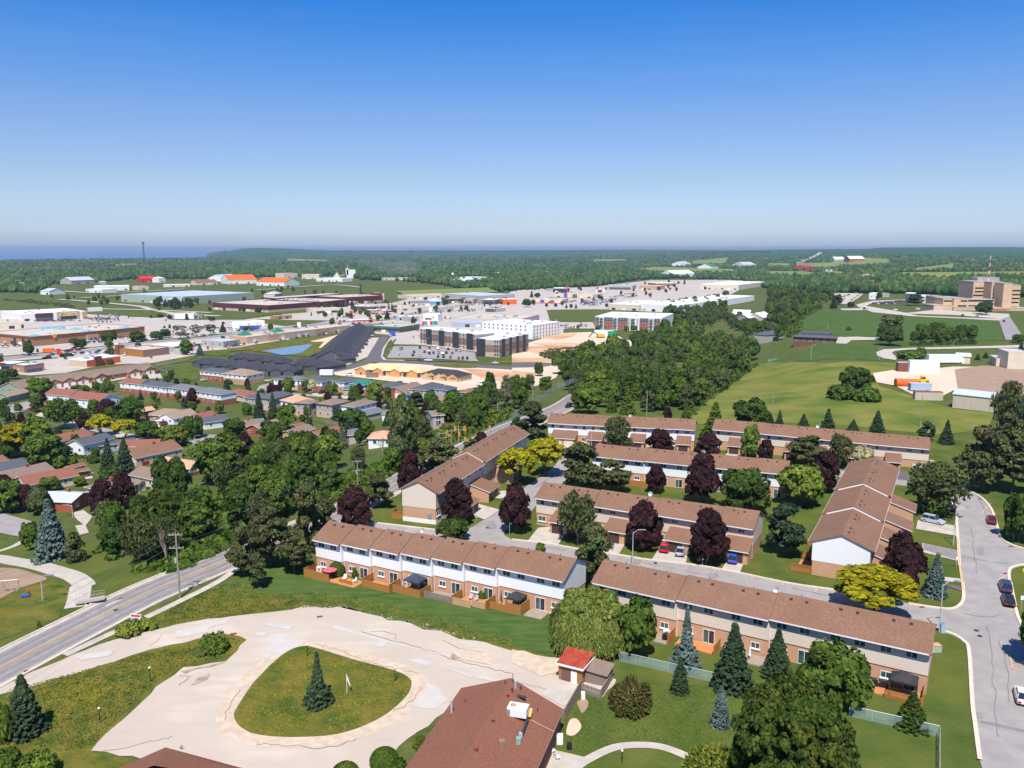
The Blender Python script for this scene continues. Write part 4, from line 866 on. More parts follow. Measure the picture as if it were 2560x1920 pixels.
for a in [
 # round the near white row
 ('pine',pn_,'b2',455,1330,690,330,'dark pine standing against the left end of the white townhouse row'),('pine',pn_,'b2',130,1440,930,430,'broad pine by the road left of the white townhouse row'),('pine',pn_,'b1',2110,1520,1090,260,'leftmost roadside pine overhanging the main road'),
 ('pine',pn_,'b2',330,1500,1120,300,'low pine between road and the cedar fence of the white row'),('pine',pn_,'b2',20,1620,1330,200,'small pine low down beside the road'),('pine',pn_,'b2',590,1200,830,240,'pine tucked behind the roof end of the white townhouse row'),
 ('maple',rp_,'b2',850,1130,765,370,'purple maple behind the left roof end of the white row'),('pine',pn_,'b2',1060,935,640,240,'young pine on the verge between road and left townhouse row'),('maple',rp_,'b2',1335,870,450,255,'tall narrow purple maple beside the main road, left of the beige gable'),
 ('maple',rp_,'b2',1740,1070,700,335,'purple maple in front of the beige gable row'),('round','leaf_deep','b2',1700,1215,1025,285,'small rounded green tree by the lamp behind the white row roof'),('maple',rp_,'b3',40,1150,722,320,'purple maple left of the middle row, by the green street sign'),
 ('pine',pn_,'b2',1600,650,350,380,'wide pine below the traffic signals'),('pine',pn_,'b2',1860,520,330,170,'slim pine beside the purple tree at the junction'),('maple',rp_,'b2',1945,450,285,180,'small purple tree beside the main road junction'),('pine',pn_,'b2',1480,640,400,200,'pine leaning over the road left of the signals'),
 ('locust','leaf_yellow','b3',290,660,285,345,'bright yellow locust, rear one of the pair by the inner street'),('locust','leaf_yellow','b3',45,740,385,350,'bright yellow locust, front one of the pair by the inner street'),
 ('pine',pn_,'b3',610,800,375,430,'big dark pine at the corner of the inner street behind the middle row'),('pine',pn_,'b3',860,800,520,330,'greener pine right beside the big corner pine'),('maple',rp_,'b3',1240,805,563,205,'small purple maple on the lawn before the patio of the half hidden white row'),
 ('maple',rp_,'b3',1640,900,478,345,'large purple maple before the half hidden white row'),('round','leaf_deep','b3',2000,980,592,440,'huge dark green rounded tree behind the middle row'),
 ('open','leaf_olive','b3',900,450,160,260,'airy olive tree in front of the farthest white row'),('open','leaf_olive','b3',960,455,320,210,'lower airy tree beside the farthest white row garages'),('maple',rp_,'b3',1275,470,262,275,'purple maple before the farthest white row'),
 ('maple',rp_,'b3',1690,490,298,290,'purple maple between the two farthest rows'),('tall','leaf_light','b3',2050,520,218,150,'slim light green tree before the farthest beige row'),('maple',rp_,'b3',2190,535,345,170,'purple maple before the farthest beige row at its left'),
 ('open','leaf_olive','b3',565,1245,828,390,'airy light green tree on the lawn strip before the middle row'),('pine',pn_,'b3',700,1620,1075,340,'pine rising between the two near townhouse rows'),('maple',rp_,'b3',1130,1300,882,375,'purple maple at the middle row beside the red car'),('maple',rp_,'b3',1690,1410,958,410,'purple maple at the middle row between silver and blue cars'),
 ('small','leaf_mid','b3',250,1335,1240,90,'tiny sapling showing above the white row roof'),('pine',sg_,'b4',140,1350,888,340,'dense dark pine on the lawn left of the right row'),('round','leaf_lime','b4',275,920,548,385,'lime green rounded maple left of the right townhouse row'),('maple',rp_,'b4',490,800,448,280,'dark purple maple between lime maple and right row roof'),
 ('pine',pn_,'b4',340,570,308,350,'wide green pine before the farthest beige row'),('open','leaf_olive','b4',610,590,318,250,'thin leafed ash before the farthest beige row'),('round','leaf_cream','b4',808,565,398,195,'cream blossoming tree above the roof of the right row'),
 ('spruce',sg_,'b4',20,220,110,90,'small spruce at the left behind the farthest beige row'),('spruce',sg_,'b4',98,225,82,85,'second small spruce from the left behind the farthest beige row'),('spruce',sg_,'b4',305,245,115,125,'third small spruce behind the farthest beige row'),('fir',sg_,'b4',515,265,65,160,'open branched fir behind the farthest beige row'),
 ('spruce',sg_,'b4',735,270,165,120,'squat spruce behind the satellite dish of the farthest beige row'),('spruce',sg_,'b4',940,295,85,160,'tallest spruce behind the farthest beige row'),('pine',sg_,'b4',1370,350,190,150,'round dark pine at the right end of the farthest beige row'),('fir',sg_,'b4',1540,380,160,150,'lone fir on the lawn right of the farthest beige row'),
 ('maple',rp_,'b3',1340,195,60,95,'small purple tree beyond the farthest white row'),('fir','leaf_mid','b3',1500,230,10,150,'pale green larch beyond the farthest white row'),('fir','leaf_mid','b3',1750,340,0,290,'feathery larch in the gap between the two farthest rows'),('round','leaf_deep','a3',2060,1780,1505,320,'dark rounded tree beyond the farthest beige row'),
 ('pine',pn_,'b3',180,330,18,290,'large pine left of the farthest white row'),('pine',sg_,'b3',40,340,150,120,'small pine left of the large pine by the main road'),
 ('pine',pn_,'b4',1860,790,235,440,'tall pine at the right edge of the lawn by the lamp post'),('pine',pn_,'b4',2110,800,260,420,'tall pine with bare lower trunk at the right edge'),('open','leaf_olive','b4',2060,330,-120,300,'open crowned tree beside the corrugated shed at right'),('tall',sg_,'b4',2200,420,20,150,'dark narrow tree at the right picture edge above the pines'),
 ('open','leaf_olive','b4',1440,1000,590,560,'spreading half bare tree over the driveways of the right row'),('small','leaf_mid','b4',1440,1010,840,200,'low leafy tree under the spreading half bare tree'),('round','leaf_deep','b4',2170,1230,790,290,'round tree by the green street sign at right'),('maple',rp_,'b4',1150,1680,1172,440,'large purple maple at the white gable of the right row'),
 ('spruce',sb_,'b4',1440,1695,1318,230,'blue spruce at the corner lawn by the side road'),('cedar','leaf_yellow','b4',1470,1400,1310,50,'small yellow cedar behind the corner blue spruce'),('locust','leaf_yellow','c4',905,345,-105,740,'wide yellow locust overhanging the lower street'),
 ('round','leaf_deep','c4',2400,800,180,420,'tree beyond the right picture edge shading the parked road side'),
 # foreground
 ('willow','leaf_willow','c3',670,610,60,670,'large weeping willow between the near townhouse rows'),('round','leaf_mid','c3',1075,720,190,340,'dense green tree right behind the willow'),('spruce_thin',sb_,'c3',1500,810,238,300,'tall slender blue spruce before the beige row'),('spruce',sg_,'c3',1450,1005,690,195,'narrow dark spruce in front of the chain fence'),
 ('spruce',sg_,'c3',1905,970,388,400,'broad dark spruce behind the chain fence'),('spruce',sg_,'c4',75,870,448,300,'spruce with white blossom beside it behind the big maple'),('round','leaf_mid','c4',560,1130,600,580,'mid green tree beside the patio near the road'),('roundhd','leaf_tips','c4',190,1980,990,1150,'huge dark maple with reddish tips at the bottom right'),
 ('fir','leaf_deep','c4',1240,1305,985,340,'bushy young fir on the lawn by the corner gazebo'),('spruce',sb_,'c3',1800,1290,940,205,'small silvery blue spruce on the lawn'),('spray','leaf_bronze','c3',1030,1165,870,380,'bronze brown feathery shrub beside the wooden shed'),('spray','leaf_lime','c3',1750,1800,1490,560,'yellow green shrub at the bottom edge left of the huge maple'),
 ('topiary','leaf_mid','c2',1110,1655,1475,245,'clipped round bush beside the brown roofed building'),('topiary','leaf_mid','c2',775,1790,1600,250,'clipped round bush cut by the bottom edge'),('bush','leaf_deep','c2',1220,1680,1590,160,'dark low bush touching the clipped round bush'),('spray','leaf_lime','c2',1420,1490,1375,130,'pale flowering shrub against the brown roof edge'),
 ('spruce_thin',sg_,'c2',540,1105,640,290,'tall irregular spruce on the grass island'),('spruce',sg_,'c1',225,1360,840,390,'broad spruce at the left edge of the foreground grass'),('bush','leaf_light','c1',60,1420,1120,180,'yellow green bush behind the foreground spruce at left edge'),('bush','leaf_light','c1',330,1720,1540,330,'yellow green bush in the bottom left corner'),('bush','leaf_mid','c1',60,1700,1520,240,'dark green bush in the bottom left corner'),
 ('bush','leaf_light','c1',1850,645,510,245,'round bush on the tongue of grass by the drive'),('bush','leaf_lime','c1',1120,505,400,230,'spreading juniper left of the white sign'),('bush','leaf_lime','c1',1270,460,375,170,'spreading juniper right of the white sign'),('bush','leaf_olive','c1',1740,690,655,90,'grey green plant at the tip of the grass tongue'),('topiary','leaf_mid','b2',702,1520,1378,138,'round clipped bush at the patio of the white row'),('bush','leaf_mid','b2',868,1530,1445,85,'small loose bush right of the low planter fence'),
 ('bush','leaf_mid','c2',1955,200,130,75,'bushy vine at the end of the pale board fence'),('bush','leaf_mid','c3',90,250,205,90,'small bush at the foot of the black gazebo fence'),('bare','twig_grey','c1',1570,1500,1415,190,'leafless shrub behind the bottom left roof'),('cedar','leaf_light','c1',340,455,390,40,'tiny sapling on the park lawn beside the road'),
 # left neighbourhood
 ('spruce',sb_,'b1',455,1385,838,345,'big blue spruce by the park path'),('cedar','leaf_olive','b1',650,1405,1130,165,'olive green cedar between blue spruce and the woods'),('round','leaf_mid','b1',265,1300,1055,160,'small green tree left of the big blue spruce'),('maple',rp_,'b1',900,985,700,300,'purple maple right of the silver roofed bungalow'),('maple',rp_,'b1',1075,945,638,260,'taller purple maple behind the silver roofed bungalow'),
 ('maple',rp_,'b1',240,960,742,180,'purple maple left of the silver roofed bungalow'),('maple',rp_,'b1',50,780,648,170,'purple maple at the left edge below long brown roofs'),('round','leaf_mid','b1',90,970,690,280,'broad green tree at the left edge above the road end'),('round','leaf_olive','b1',350,990,760,190,'olive tree beside the silver roofed bungalow'),('round','leaf_mid','b1',430,790,665,180,'green tree before the long red brown roof'),('maple',rp_,'b1',590,930,830,120,'small purple tree hugging the silver roofed bungalow'),
 ('spruce',sg_,'b1',940,600,320,150,'left one of two tall dark spruces in a back yard'),('spruce',sg_,'b1',1085,650,308,205,'right one of two tall dark spruces in a back yard'),('round','leaf_deep','b1',1280,350,175,205,'dark round tree right of the yellow trees'),('round','leaf_light','b1',1495,400,210,260,'light green round tree at the street bend'),('ball','leaf_deep','b1',1665,330,112,215,'smooth dark ball shaped tree before the tan roofs'),
 ('tall','leaf_mid','b1',1890,720,300,420,'large spreading green tree right of the orange roofed bungalow'),('round','leaf_deep','b1',2030,345,155,190,'dark tree between two brick bungalows'),('maple',rp_,'b1',2110,470,285,190,'purple tree behind the large spreading green tree'),('locust','leaf_yellow','b1',865,310,108,240,'left yellow locust in the left neighbourhood'),('locust','leaf_yellow','b1',1085,345,148,240,'right yellow locust in the left neighbourhood'),
 ('round','leaf_deep','b1',1130,200,-20,240,'dark green tree above the right yellow locust'),('maple',rp_,'b1',935,135,-5,200,'round purple tree above the left yellow locust'),('maple',rp_,'b1',730,265,110,130,'purple tree left of the left yellow locust'),('open','leaf_mid','b1',565,245,5,360,'wide airy green tree over the left street'),('locust','leaf_yellow','b1',150,500,165,245,'yellowish tree near the left picture edge'),('tall','leaf_light','b1',340,500,155,240,'light green tree right of the yellowish edge tree'),
 ('tall','leaf_mid','b1',400,590,300,290,'green tree beside the white gabled house'),('round','leaf_deep','b1',110,500,305,160,'dark tree at the left edge under the yellowish tree'),('round','leaf_mid','b1',340,600,440,160,'rounded shrub like tree above the blue walled house'),('cedar',sg_,'b1',70,205,85,62,'dark cedar column at the left street corner'),('cedar',sg_,'b1',122,180,118,34,'small cedar beside the dark cedar column'),('cedar',sg_,'b1',190,180,103,55,'cedar left in the hedge by the left street'),('cedar',sg_,'b1',262,185,108,60,'cedar right in the hedge by the left street'),('bush','leaf_mid','b1',158,95,35,66,'round bush beside the red pickup'),
 ('bush','leaf_mid','b1',805,545,470,90,'bush in the yard behind the red sheeted deck'),('round','leaf_mid','b1',520,600,490,130,'small tree left of the cedar hedge in a back yard'),('cedar','leaf_light','b1',630,565,490,100,'clipped cedar hedge end in a back yard'),('round','leaf_light','b1',690,745,655,110,'bright bush beside the parked car by the long red roof'),('pine',sg_,'b1',590,520,400,100,'small dark pine beside the white gabled house deck'),
 ('round','leaf_deep','b1',1480,930,490,330,'tall dark tree left of the orange roofed bungalow'),('bush','leaf_deep','b1',960,690,580,190,'spreading low bush below the two dark spruces'),('bare','twig_grey','b1',1440,1420,815,360,'tall leafless tree at the wood edge beside the utility pole'),('round','leaf_deep','b2',130,380,190,230,'dark round tree before the orange tan roof'),('round','leaf_mid','b2',275,250,38,170,'bright green tree before the two tone roofed duplex'),('spruce',sg_,'b2',30,185,-90,130,'dark spruce left of the two tone roofed duplex'),('spruce',sg_,'b2',150,200,-70,130,'second dark spruce left of the two tone roofed duplex'),
 ('spruce_thin','twig_grey','b2',745,430,185,140,'grey green ragged spruce among bungalows'),('maple',rp_,'b2',610,410,240,160,'purple tree beside the grey ragged spruce'),('bare','twig_grey','b2',1100,500,145,280,'bare branched tree before the round orange roof'),('tall','leaf_olive','b2',1270,520,18,250,'tall olive poplar above the bungalows'),('thin','leaf_olive','b2',1430,350,165,240,'half bare thicket tree left of the deck'),('tall','leaf_mid','b2',1180,630,400,160,'green tree beside the blue play house'),('round','leaf_deep','b2',830,230,80,260,'dark green tree before the white walled houses'),
 ('round','leaf_light','n3',560,560,300,230,'bright round tree before the grey roofed duplex'),('round','leaf_mid','n3',860,560,350,150,'green tree left of the whitish tree'),('round','leaf_cream','n3',970,580,325,150,'whitish blossoming tree before the red brick house'),('round','leaf_light','n3',1330,620,390,190,'light green tree before the green roofed house'),('tall','leaf_light','n3',2060,790,380,290,'two tiered bright tree right of the green roofed house'),('maple',rp_,'n3',420,550,350,120,'purple tree left of the bright round tree'),
 ('round','leaf_mid','n4',810,760,540,240,'round tree before the slate roofed houses'),('spruce','leaf_mid','n4',770,560,420,100,'pointed cedar before the slate roofed houses'),('pine',sg_,'n4',560,810,560,330,'wide blue green conifer clump before the slate roofed houses'),('tall','leaf_deep','n4',1130,1120,920,220,'dark tree beside the hillside deck'),('bush','leaf_lime','n4',140,790,700,180,'yellow green shrub by a driveway'),('cedar',sg_,'n4',265,720,590,90,'small conifer beside the brown roofed house'),
 # mid distance
 ('round','leaf_deep','m1',500,890,690,190,'round dark tree on the mall parking lot verge'),('round','leaf_olive','m1',750,700,560,290,'olive tree beside the yellow mall sign'),('round','leaf_deep','m1',1290,700,590,170,'dark tree left of two before the mall wall'),('round','leaf_deep','m1',1390,780,600,210,'dark tree right of two before the mall wall'),('round','leaf_deep','m1',1900,700,460,290,'large dark tree before the mall corner'),('cedar','leaf_olive','m1',650,840,770,50,'slim olive tree on the verge by the orange sign'),
 ('round','leaf_deep','m1',200,1300,1120,220,'dark tree at the corner of the flat roofed restaurant'),('round','leaf_deep','m1',30,1300,1130,160,'dark tree at the left edge before the restaurant'),('round','leaf_mid','m1',700,1620,1260,450,'large green tree before the brown roofed row houses'),('round','leaf_light','m1',1380,1560,1400,350,'light green tree on the row house driveway lawn'),('cedar','leaf_mid','m1',1680,1590,1350,75,'left one of two narrow cedars by the row houses'),('cedar','leaf_mid','m1',1800,1590,1370,120,'right one of two narrow cedars by the row houses'),('bush','leaf_deep','m1',1890,1040,960,150,'round bush behind the brown roofed row houses'),('bush','leaf_deep','m1',1095,920,860,120,'dark bush by the road sign'),('bush',rp_,'m1',775,955,915,90,'dark red bush by the road'),('bush','leaf_deep','m1',840,945,885,90,'round green bush by the road'),('bush','leaf_deep','m1',1215,905,855,110,'bush right of the road sign'),
 ('round','leaf_deep','m2',160,660,460,260,'dark tree right of the mall corner'),('round','leaf_deep','m2',500,620,470,220,'left half of a dark tree pair on the lot verge'),('round','leaf_deep','m2',650,590,425,190,'right half of a dark tree pair on the lot verge'),('thin','twig_grey','m2',910,620,370,280,'whitish half bare tree left on the lot verge'),('thin','twig_grey','m2',1180,560,360,240,'brownish half bare tree in the middle of the lot verge'),('thin','leaf_olive','m2',1430,540,340,230,'olive half bare tree right on the lot verge'),('spruce',sg_,'m2',1640,490,330,150,'dark conifer at the right end of the lot verge'),('cedar',rp_,'m2',1645,350,305,60,'purple shrub on the lot edge before the car dealer'),('cedar',rp_,'m2',630,420,378,50,'left purple shrub on the mall lot'),('cedar',rp_,'m2',790,430,380,40,'right purple shrub on the mall lot'),
 ('round','leaf_mid','m2',830,830,720,160,'light tree before the white flat roof'),('tall','leaf_mid','m2',1020,880,620,210,'tall green tree right of the white flat roof'),('spruce',sb_,'m2',1245,890,680,165,'blue spruce before the grey commercial building'),('round','leaf_mid','m2',1560,1340,1255,110,'green tree between the two gabled duplexes'),('bush','leaf_mid','m2',1750,1390,1310,110,'bushy shrub before the brown roofed duplex'),('round','leaf_deep','m2',2000,130,30,90,'dark tree pair at the maroon factory'),('spruce',sg_,'m2',1410,110,45,70,'cone tree by the maroon factory'),('cedar',sg_,'m2',1020,280,175,70,'conifer before the low shop building'),('round','leaf_mid','m2',1450,300,210,120,'green bush tree before the low shop building'),('round','leaf_deep','m2',715,270,180,80,'tree at the left end of the low shop building'),('round','leaf_deep','m2',550,240,170,120,'round tree on the grass behind the mall lot'),('bush','leaf_deep','m2',395,245,190,50,'small bush on the grass behind the mall lot'),
 ('round','leaf_deep','m3',50,300,185,95,'dark tree on the lawn before the maroon factory'),('round','leaf_deep','m3',1195,370,275,90,'round tree before the cream shop left of the fuel station'),('round','leaf_deep','m3',1440,370,280,80,'round tree before the cream shop right side'),('round','leaf_mid','m3',1800,330,235,80,'tree before the fuel station canopy'),('spruce',sg_,'m3',1660,170,60,80,'conifer at the brick office of the factory'),('spruce',sg_,'m3',1915,120,-10,140,'largest conifer before the maroon factory'),('round','leaf_deep','m3',1480,190,105,90,'round tree left of the blue conifer at the factory'),('spruce',sb_,'m3',1555,190,65,85,'blue conifer at the factory front'),('cedar',sg_,'m3',957,350,275,28,'thin cedar before the cream shop'),
 ('spruce',sg_,'m4',55,410,230,125,'broad dark spruce behind the green roofed plaza'),('round','leaf_mid','m4',375,420,340,100,'round tree behind the green roofed plaza'),('spruce','leaf_olive','m4',505,470,330,100,'olive cone tree right behind the green roofed plaza'),('spruce',sg_,'m4',85,280,105,60,'left of two tall dark spruces on the main street'),('spruce',sg_,'m4',140,280,105,60,'right of two tall dark spruces on the main street'),('round','leaf_mid','m4',190,300,215,80,'round tree beside the two tall dark spruces'),('spruce',sg_,'m4',985,360,250,60,'spruce right of the white fuel sign'),('round','leaf_mid','m4',1590,520,410,90,'lone round tree before the blue grey warehouse'),
 ('spruce',sg_,'m4',360,155,85,60,'small spruce before the blue roofed motel'),('round','leaf_deep','m4',1060,160,70,110,'dark tree right of the blue roofed motel'),('round','leaf_deep','m4',1090,90,-10,90,'dark tree behind the blue roofed motel'),('round','leaf_deep','m4',715,70,22,70,'round tree left behind the blue roofed motel'),('spruce',sg_,'m4',1335,240,155,65,'spruce left of two on the plaza verge'),('spruce',sg_,'m4',1440,245,140,70,'spruce right of two on the plaza verge'),('round','leaf_deep','m4',1130,285,230,75,'round bush tree on the plaza verge'),('spruce',sg_,'m4',1735,180,125,45,'small spruce by the car dealers'),('round','leaf_mid','m4',600,155,110,60,'round tree before the blue roofed motel'),('round','leaf_olive','m4',450,150,90,60,'olive tree before the blue roofed motel'),
 ('round','leaf_deep','m5',595,750,680,55,'left dark round tree along the retail lot'),('round','leaf_deep','m5',755,745,680,60,'second dark round tree along the retail lot'),('spruce',sg_,'m5',940,765,690,60,'third tree along the retail lot'),('round','leaf_deep','m5',1020,765,690,60,'fourth tree along the retail lot'),('spruce',sg_,'m5',1105,770,680,60,'fifth tree along the retail lot'),('round','leaf_deep','m5',1635,750,680,60,'dark tree beside the teal fronted shop'),('spruce',sg_,'m5',340,580,450,75,'tall conifer left of the retail park'),('round','leaf_deep','m5',440,575,500,110,'round tree beside the tall conifer'),('round','leaf_deep','m5',250,750,600,160,'large dark tree behind the white apartment block'),
 ('round','leaf_mid','m5',1485,1150,1060,100,'first street tree before the brick and white flats'),('round','leaf_mid','m5',1625,1135,1045,105,'second street tree before the brick and white flats'),('round','leaf_mid','m5',1975,1170,1070,90,'third street tree before the brick and white flats'),('round','leaf_mid','m5',2110,1170,1060,120,'fourth street tree before the brick and white flats'),('round','leaf_mid','a3',1190,925,870,60,'fifth street tree before the brick and white flats'),('round','leaf_light','m5',605,1100,1030,70,'light green tree at the white apartment car park'),('round','leaf_light','m5',1140,1120,1050,60,'light green tree in the long car park'),
 # right
 ('ball','leaf_deep','a4',755,1420,1225,310,'huge solitary dark tree on the meadow by the yard'),('bush','leaf_deep','a4',640,1510,1400,250,'dark thicket below the solitary meadow tree'),('bush','leaf_mid','a4',850,1530,1420,240,'green thicket right of the meadow thicket'),('tall','leaf_olive','a4',1060,1010,785,190,'tall tree in the middle of the hospital field'),('round','leaf_deep','a4',1050,1050,880,220,'dark lower tree under the tall field tree'),('tall','leaf_deep','a4',1880,790,670,110,'dark conifer before the hospital entrance'),('pine',sg_,'a4',1830,780,680,90,'dark pine left of the conifer before the hospital'),
 ('spruce',sg_,'a4',1810,1175,1120,55,'left small spruce behind the cream utility building'),('spruce',sg_,'a4',1880,1160,1105,60,'right small spruce behind the cream utility building'),('bush','leaf_mid','a4',1230,1165,1100,220,'low wide bush inside the road loop'),('bush','leaf_mid','a4',1315,1145,1075,95,'taller bush inside the road loop'),('bush','leaf_deep','a4',697,920,890,45,'single dark bush on the hospital field'),('spruce',sg_,'a4',565,730,625,75,'dark conifer by the hospital car park'),('round','leaf_deep','a4',715,725,670,60,'round tree by the hospital road bend'),('tall','leaf_deep','a4',960,655,585,50,'conifer beside the small white clinic'),('pine',sg_,'a4',1270,705,610,170,'dark tree group before the white shed by the hospital'),('spruce',sg_,'a4',2185,1100,1020,70,'spruce at the right edge by the road loop'),('round','leaf_deep','a4',2160,1030,950,110,'round tree at the right edge below the hospital road')]:
    T(*a)
def inpoly(p,ring):
    c=False;n=len(ring);j=n-1
    for i in range(n):
        a,b=ring[i],ring[j]
        if (a.y>p[1])!=(b.y>p[1])and p[0]<(b.x-a.x)*(p[1]-a.y)/(b.y-a.y)+a.x:c=not c
        j=i
    return c
def scatter(poly,n,seed,mind=3.0):
    r=random.Random(seed);xs=[p.x for p in poly];ys=[p.y for p in poly];o=[];tries=0
    while len(o)<n and tries<n*60:
        tries+=1;p=(r.uniform(min(xs),max(xs)),r.uniform(min(ys),max(ys)))
        if inpoly(p,poly)and (mind<=.1 or all((p[0]-q_[0])**2+(p[1]-q_[1])**2>mind*mind for q_ in o)):o.append(p)
    return o
def woods_mass(name,poly,n,seed,hr,mind,mat):
    r=np.random.RandomState(seed);Q=[]
    for p in scatter(poly,n,seed,mind):
        m=crown('small',r.randint(4));v=np.empty(len(m.vertices)*3,np.float32);m.vertices.foreach_get('co',v);v=v.reshape(-1,3);h=r.uniform(*hr);w=h*r.uniform(.3,.45);a=r.uniform(0,6.28)
        Q.append(np.stack([(v[:,0]*cos(a)-v[:,1]*sin(a))*w+p[0],(v[:,0]*sin(a)+v[:,1]*cos(a))*w+p[1],v[:,2]*h+terr(*p)],1))
    o=link(name,qmesh(name,np.concatenate(Q),mat));o['kind']='stuff'
def woods(poly,n,seed,kinds,hr,mind,label,group,wr=(.6,.85)):
    r=random.Random(seed)
    for p in sorted(scatter(poly,n,seed,mind),key=lambda q_:q_[1]):
        k,m=r.choice(kinds);h=r.uniform(*hr);w=h*r.uniform(*wr)*(.75 if k in ('cedar','spruce')else 1)
        plant(k,m,Vector((p[0],p[1],terr(*p))),w,h,label,group)
MIX=[('round','leaf_mid'),('tall','leaf_mid'),('round','leaf_deep'),('tall','leaf_deep'),('tall','leaf_light'),('round','leaf_olive'),('tall','leaf_mid'),('open','leaf_olive')]
woods(P_('b1',800,1330,930,1440,1200,1500,1500,1470,1800,1330,2010,1240)+P_('b2',0,1150,330,1010,560,900,650,830,660,600,480,500,300,480,0,520)+P_('b1',2000,680,1850,900,1500,1050,1150,1110,900,1180),52,11,MIX,(6,9.5),4.2,'leafy tree in the dense belt between bungalows and the main road','trees in the belt left of the main road')
woods(P_('b2',700,820,950,760,1180,650,1250,560,1500,430,1700,340,1950,240,2212,100,2000,-40,1700,80,1500,300,1250,480,1000,560,700,600),26,12,MIX,(5.5,9),4.5,'leafy tree along the far side of the main road by the signals','trees beyond the main road')
woods(P_('a3',560,1640,850,1659,1100,1650,1500,1640,1650,1540,1870,1430,1950,1360,1200,1330,600,1330,360,1400,520,1470),66,13,MIX+[('round','leaf_light'),('tall','leaf_deep')],(9,13.5),5,'tree in the dense wooded belt behind the farthest townhouse rows','trees of the wooded belt')
WB0=P_('a3',380,1370,1200,1300,1960,1330,2110,1220,2060,1130,1850,1050,1480,930,1250,980,950,1080,650,1170,420,1280)
for i,m in enumerate(('leaf_mid','leaf_deep','leaf_light','leaf_olive')):woods_mass('wooded_belt',WB0,(46,44,22,20)[i],60+i,(9,14),6,m)
woods(P_('a3',560,1655,1000,1659,1600,1659,1620,1560,1300,1480,800,1480,560,1560),26,23,[('round','leaf_mid'),('round','leaf_deep'),('fir','leaf_mid'),('pine',pn_),('tall','leaf_mid')],(8,12),5,'tree at the near edge of the wooded belt, just behind the farthest white row','trees of the wooded belt edge')
woods(P_('a3',0,1659,160,1560,300,1480,330,1330,200,1290,60,1350)+P_('a2',2000,1420,1750,1500,1900,1640),22,14,MIX+[('thin','twig_grey')],(6,10),4.5,'scrubby tree between the road junction and the bare building ground','trees by the building ground')
WB1=P_('a3',1300,800,1480,900,1880,900,2212,1020)+P_('a4',250,1120,100,1000,0,900)+P_('a3',2000,850,1850,800,1870,640,1500,690,1330,690)
woods_mass('wood_beyond_the_belt',WB1,60,15,(6,11),6,'leaf_mid');woods_mass('wood_beyond_the_belt',WB1,50,25,(6,11),6,'leaf_olive');woods_mass('wood_beyond_the_belt',WB1,30,35,(7,12),6,'leaf_deep')
WB2=P_('a4',0,560,250,560,520,620,620,700,430,740,250,830,120,950,0,880)
woods_mass('wooded_slope',WB2,60,16,(7,12),7,'leaf_mid');woods_mass('wooded_slope',WB2,60,26,(7,12),7,'leaf_deep');woods_mass('wooded_slope',WB2,40,36,(6,10),7,'leaf_olive')
woods(P_('a4',1240,1040,1300,960,1500,960,1750,1000,1790,1030,1500,1040),26,17,[('spruce','leaf_deep'),('tall','leaf_deep'),('tall','leaf_mid'),('round','leaf_mid')],(7,11),4.5,'tree in the copse on the hospital field','trees of the field copse',(.5,.7))
woods(P_('b4',1900,700,2212,760,2212,420,1900,400),6,18,[('pine',pn_)],(8,11),5,'dark pine in the group at the right edge lawn','pines at the right edge')
woods(P_('a1',1300,720,1660,750,1660,700,1400,690),22,19,[('spruce',sg_),('round','leaf_deep')],(8,12),7,'conifer in the planted clump before the long pale green warehouse','conifers before the pale green warehouse')
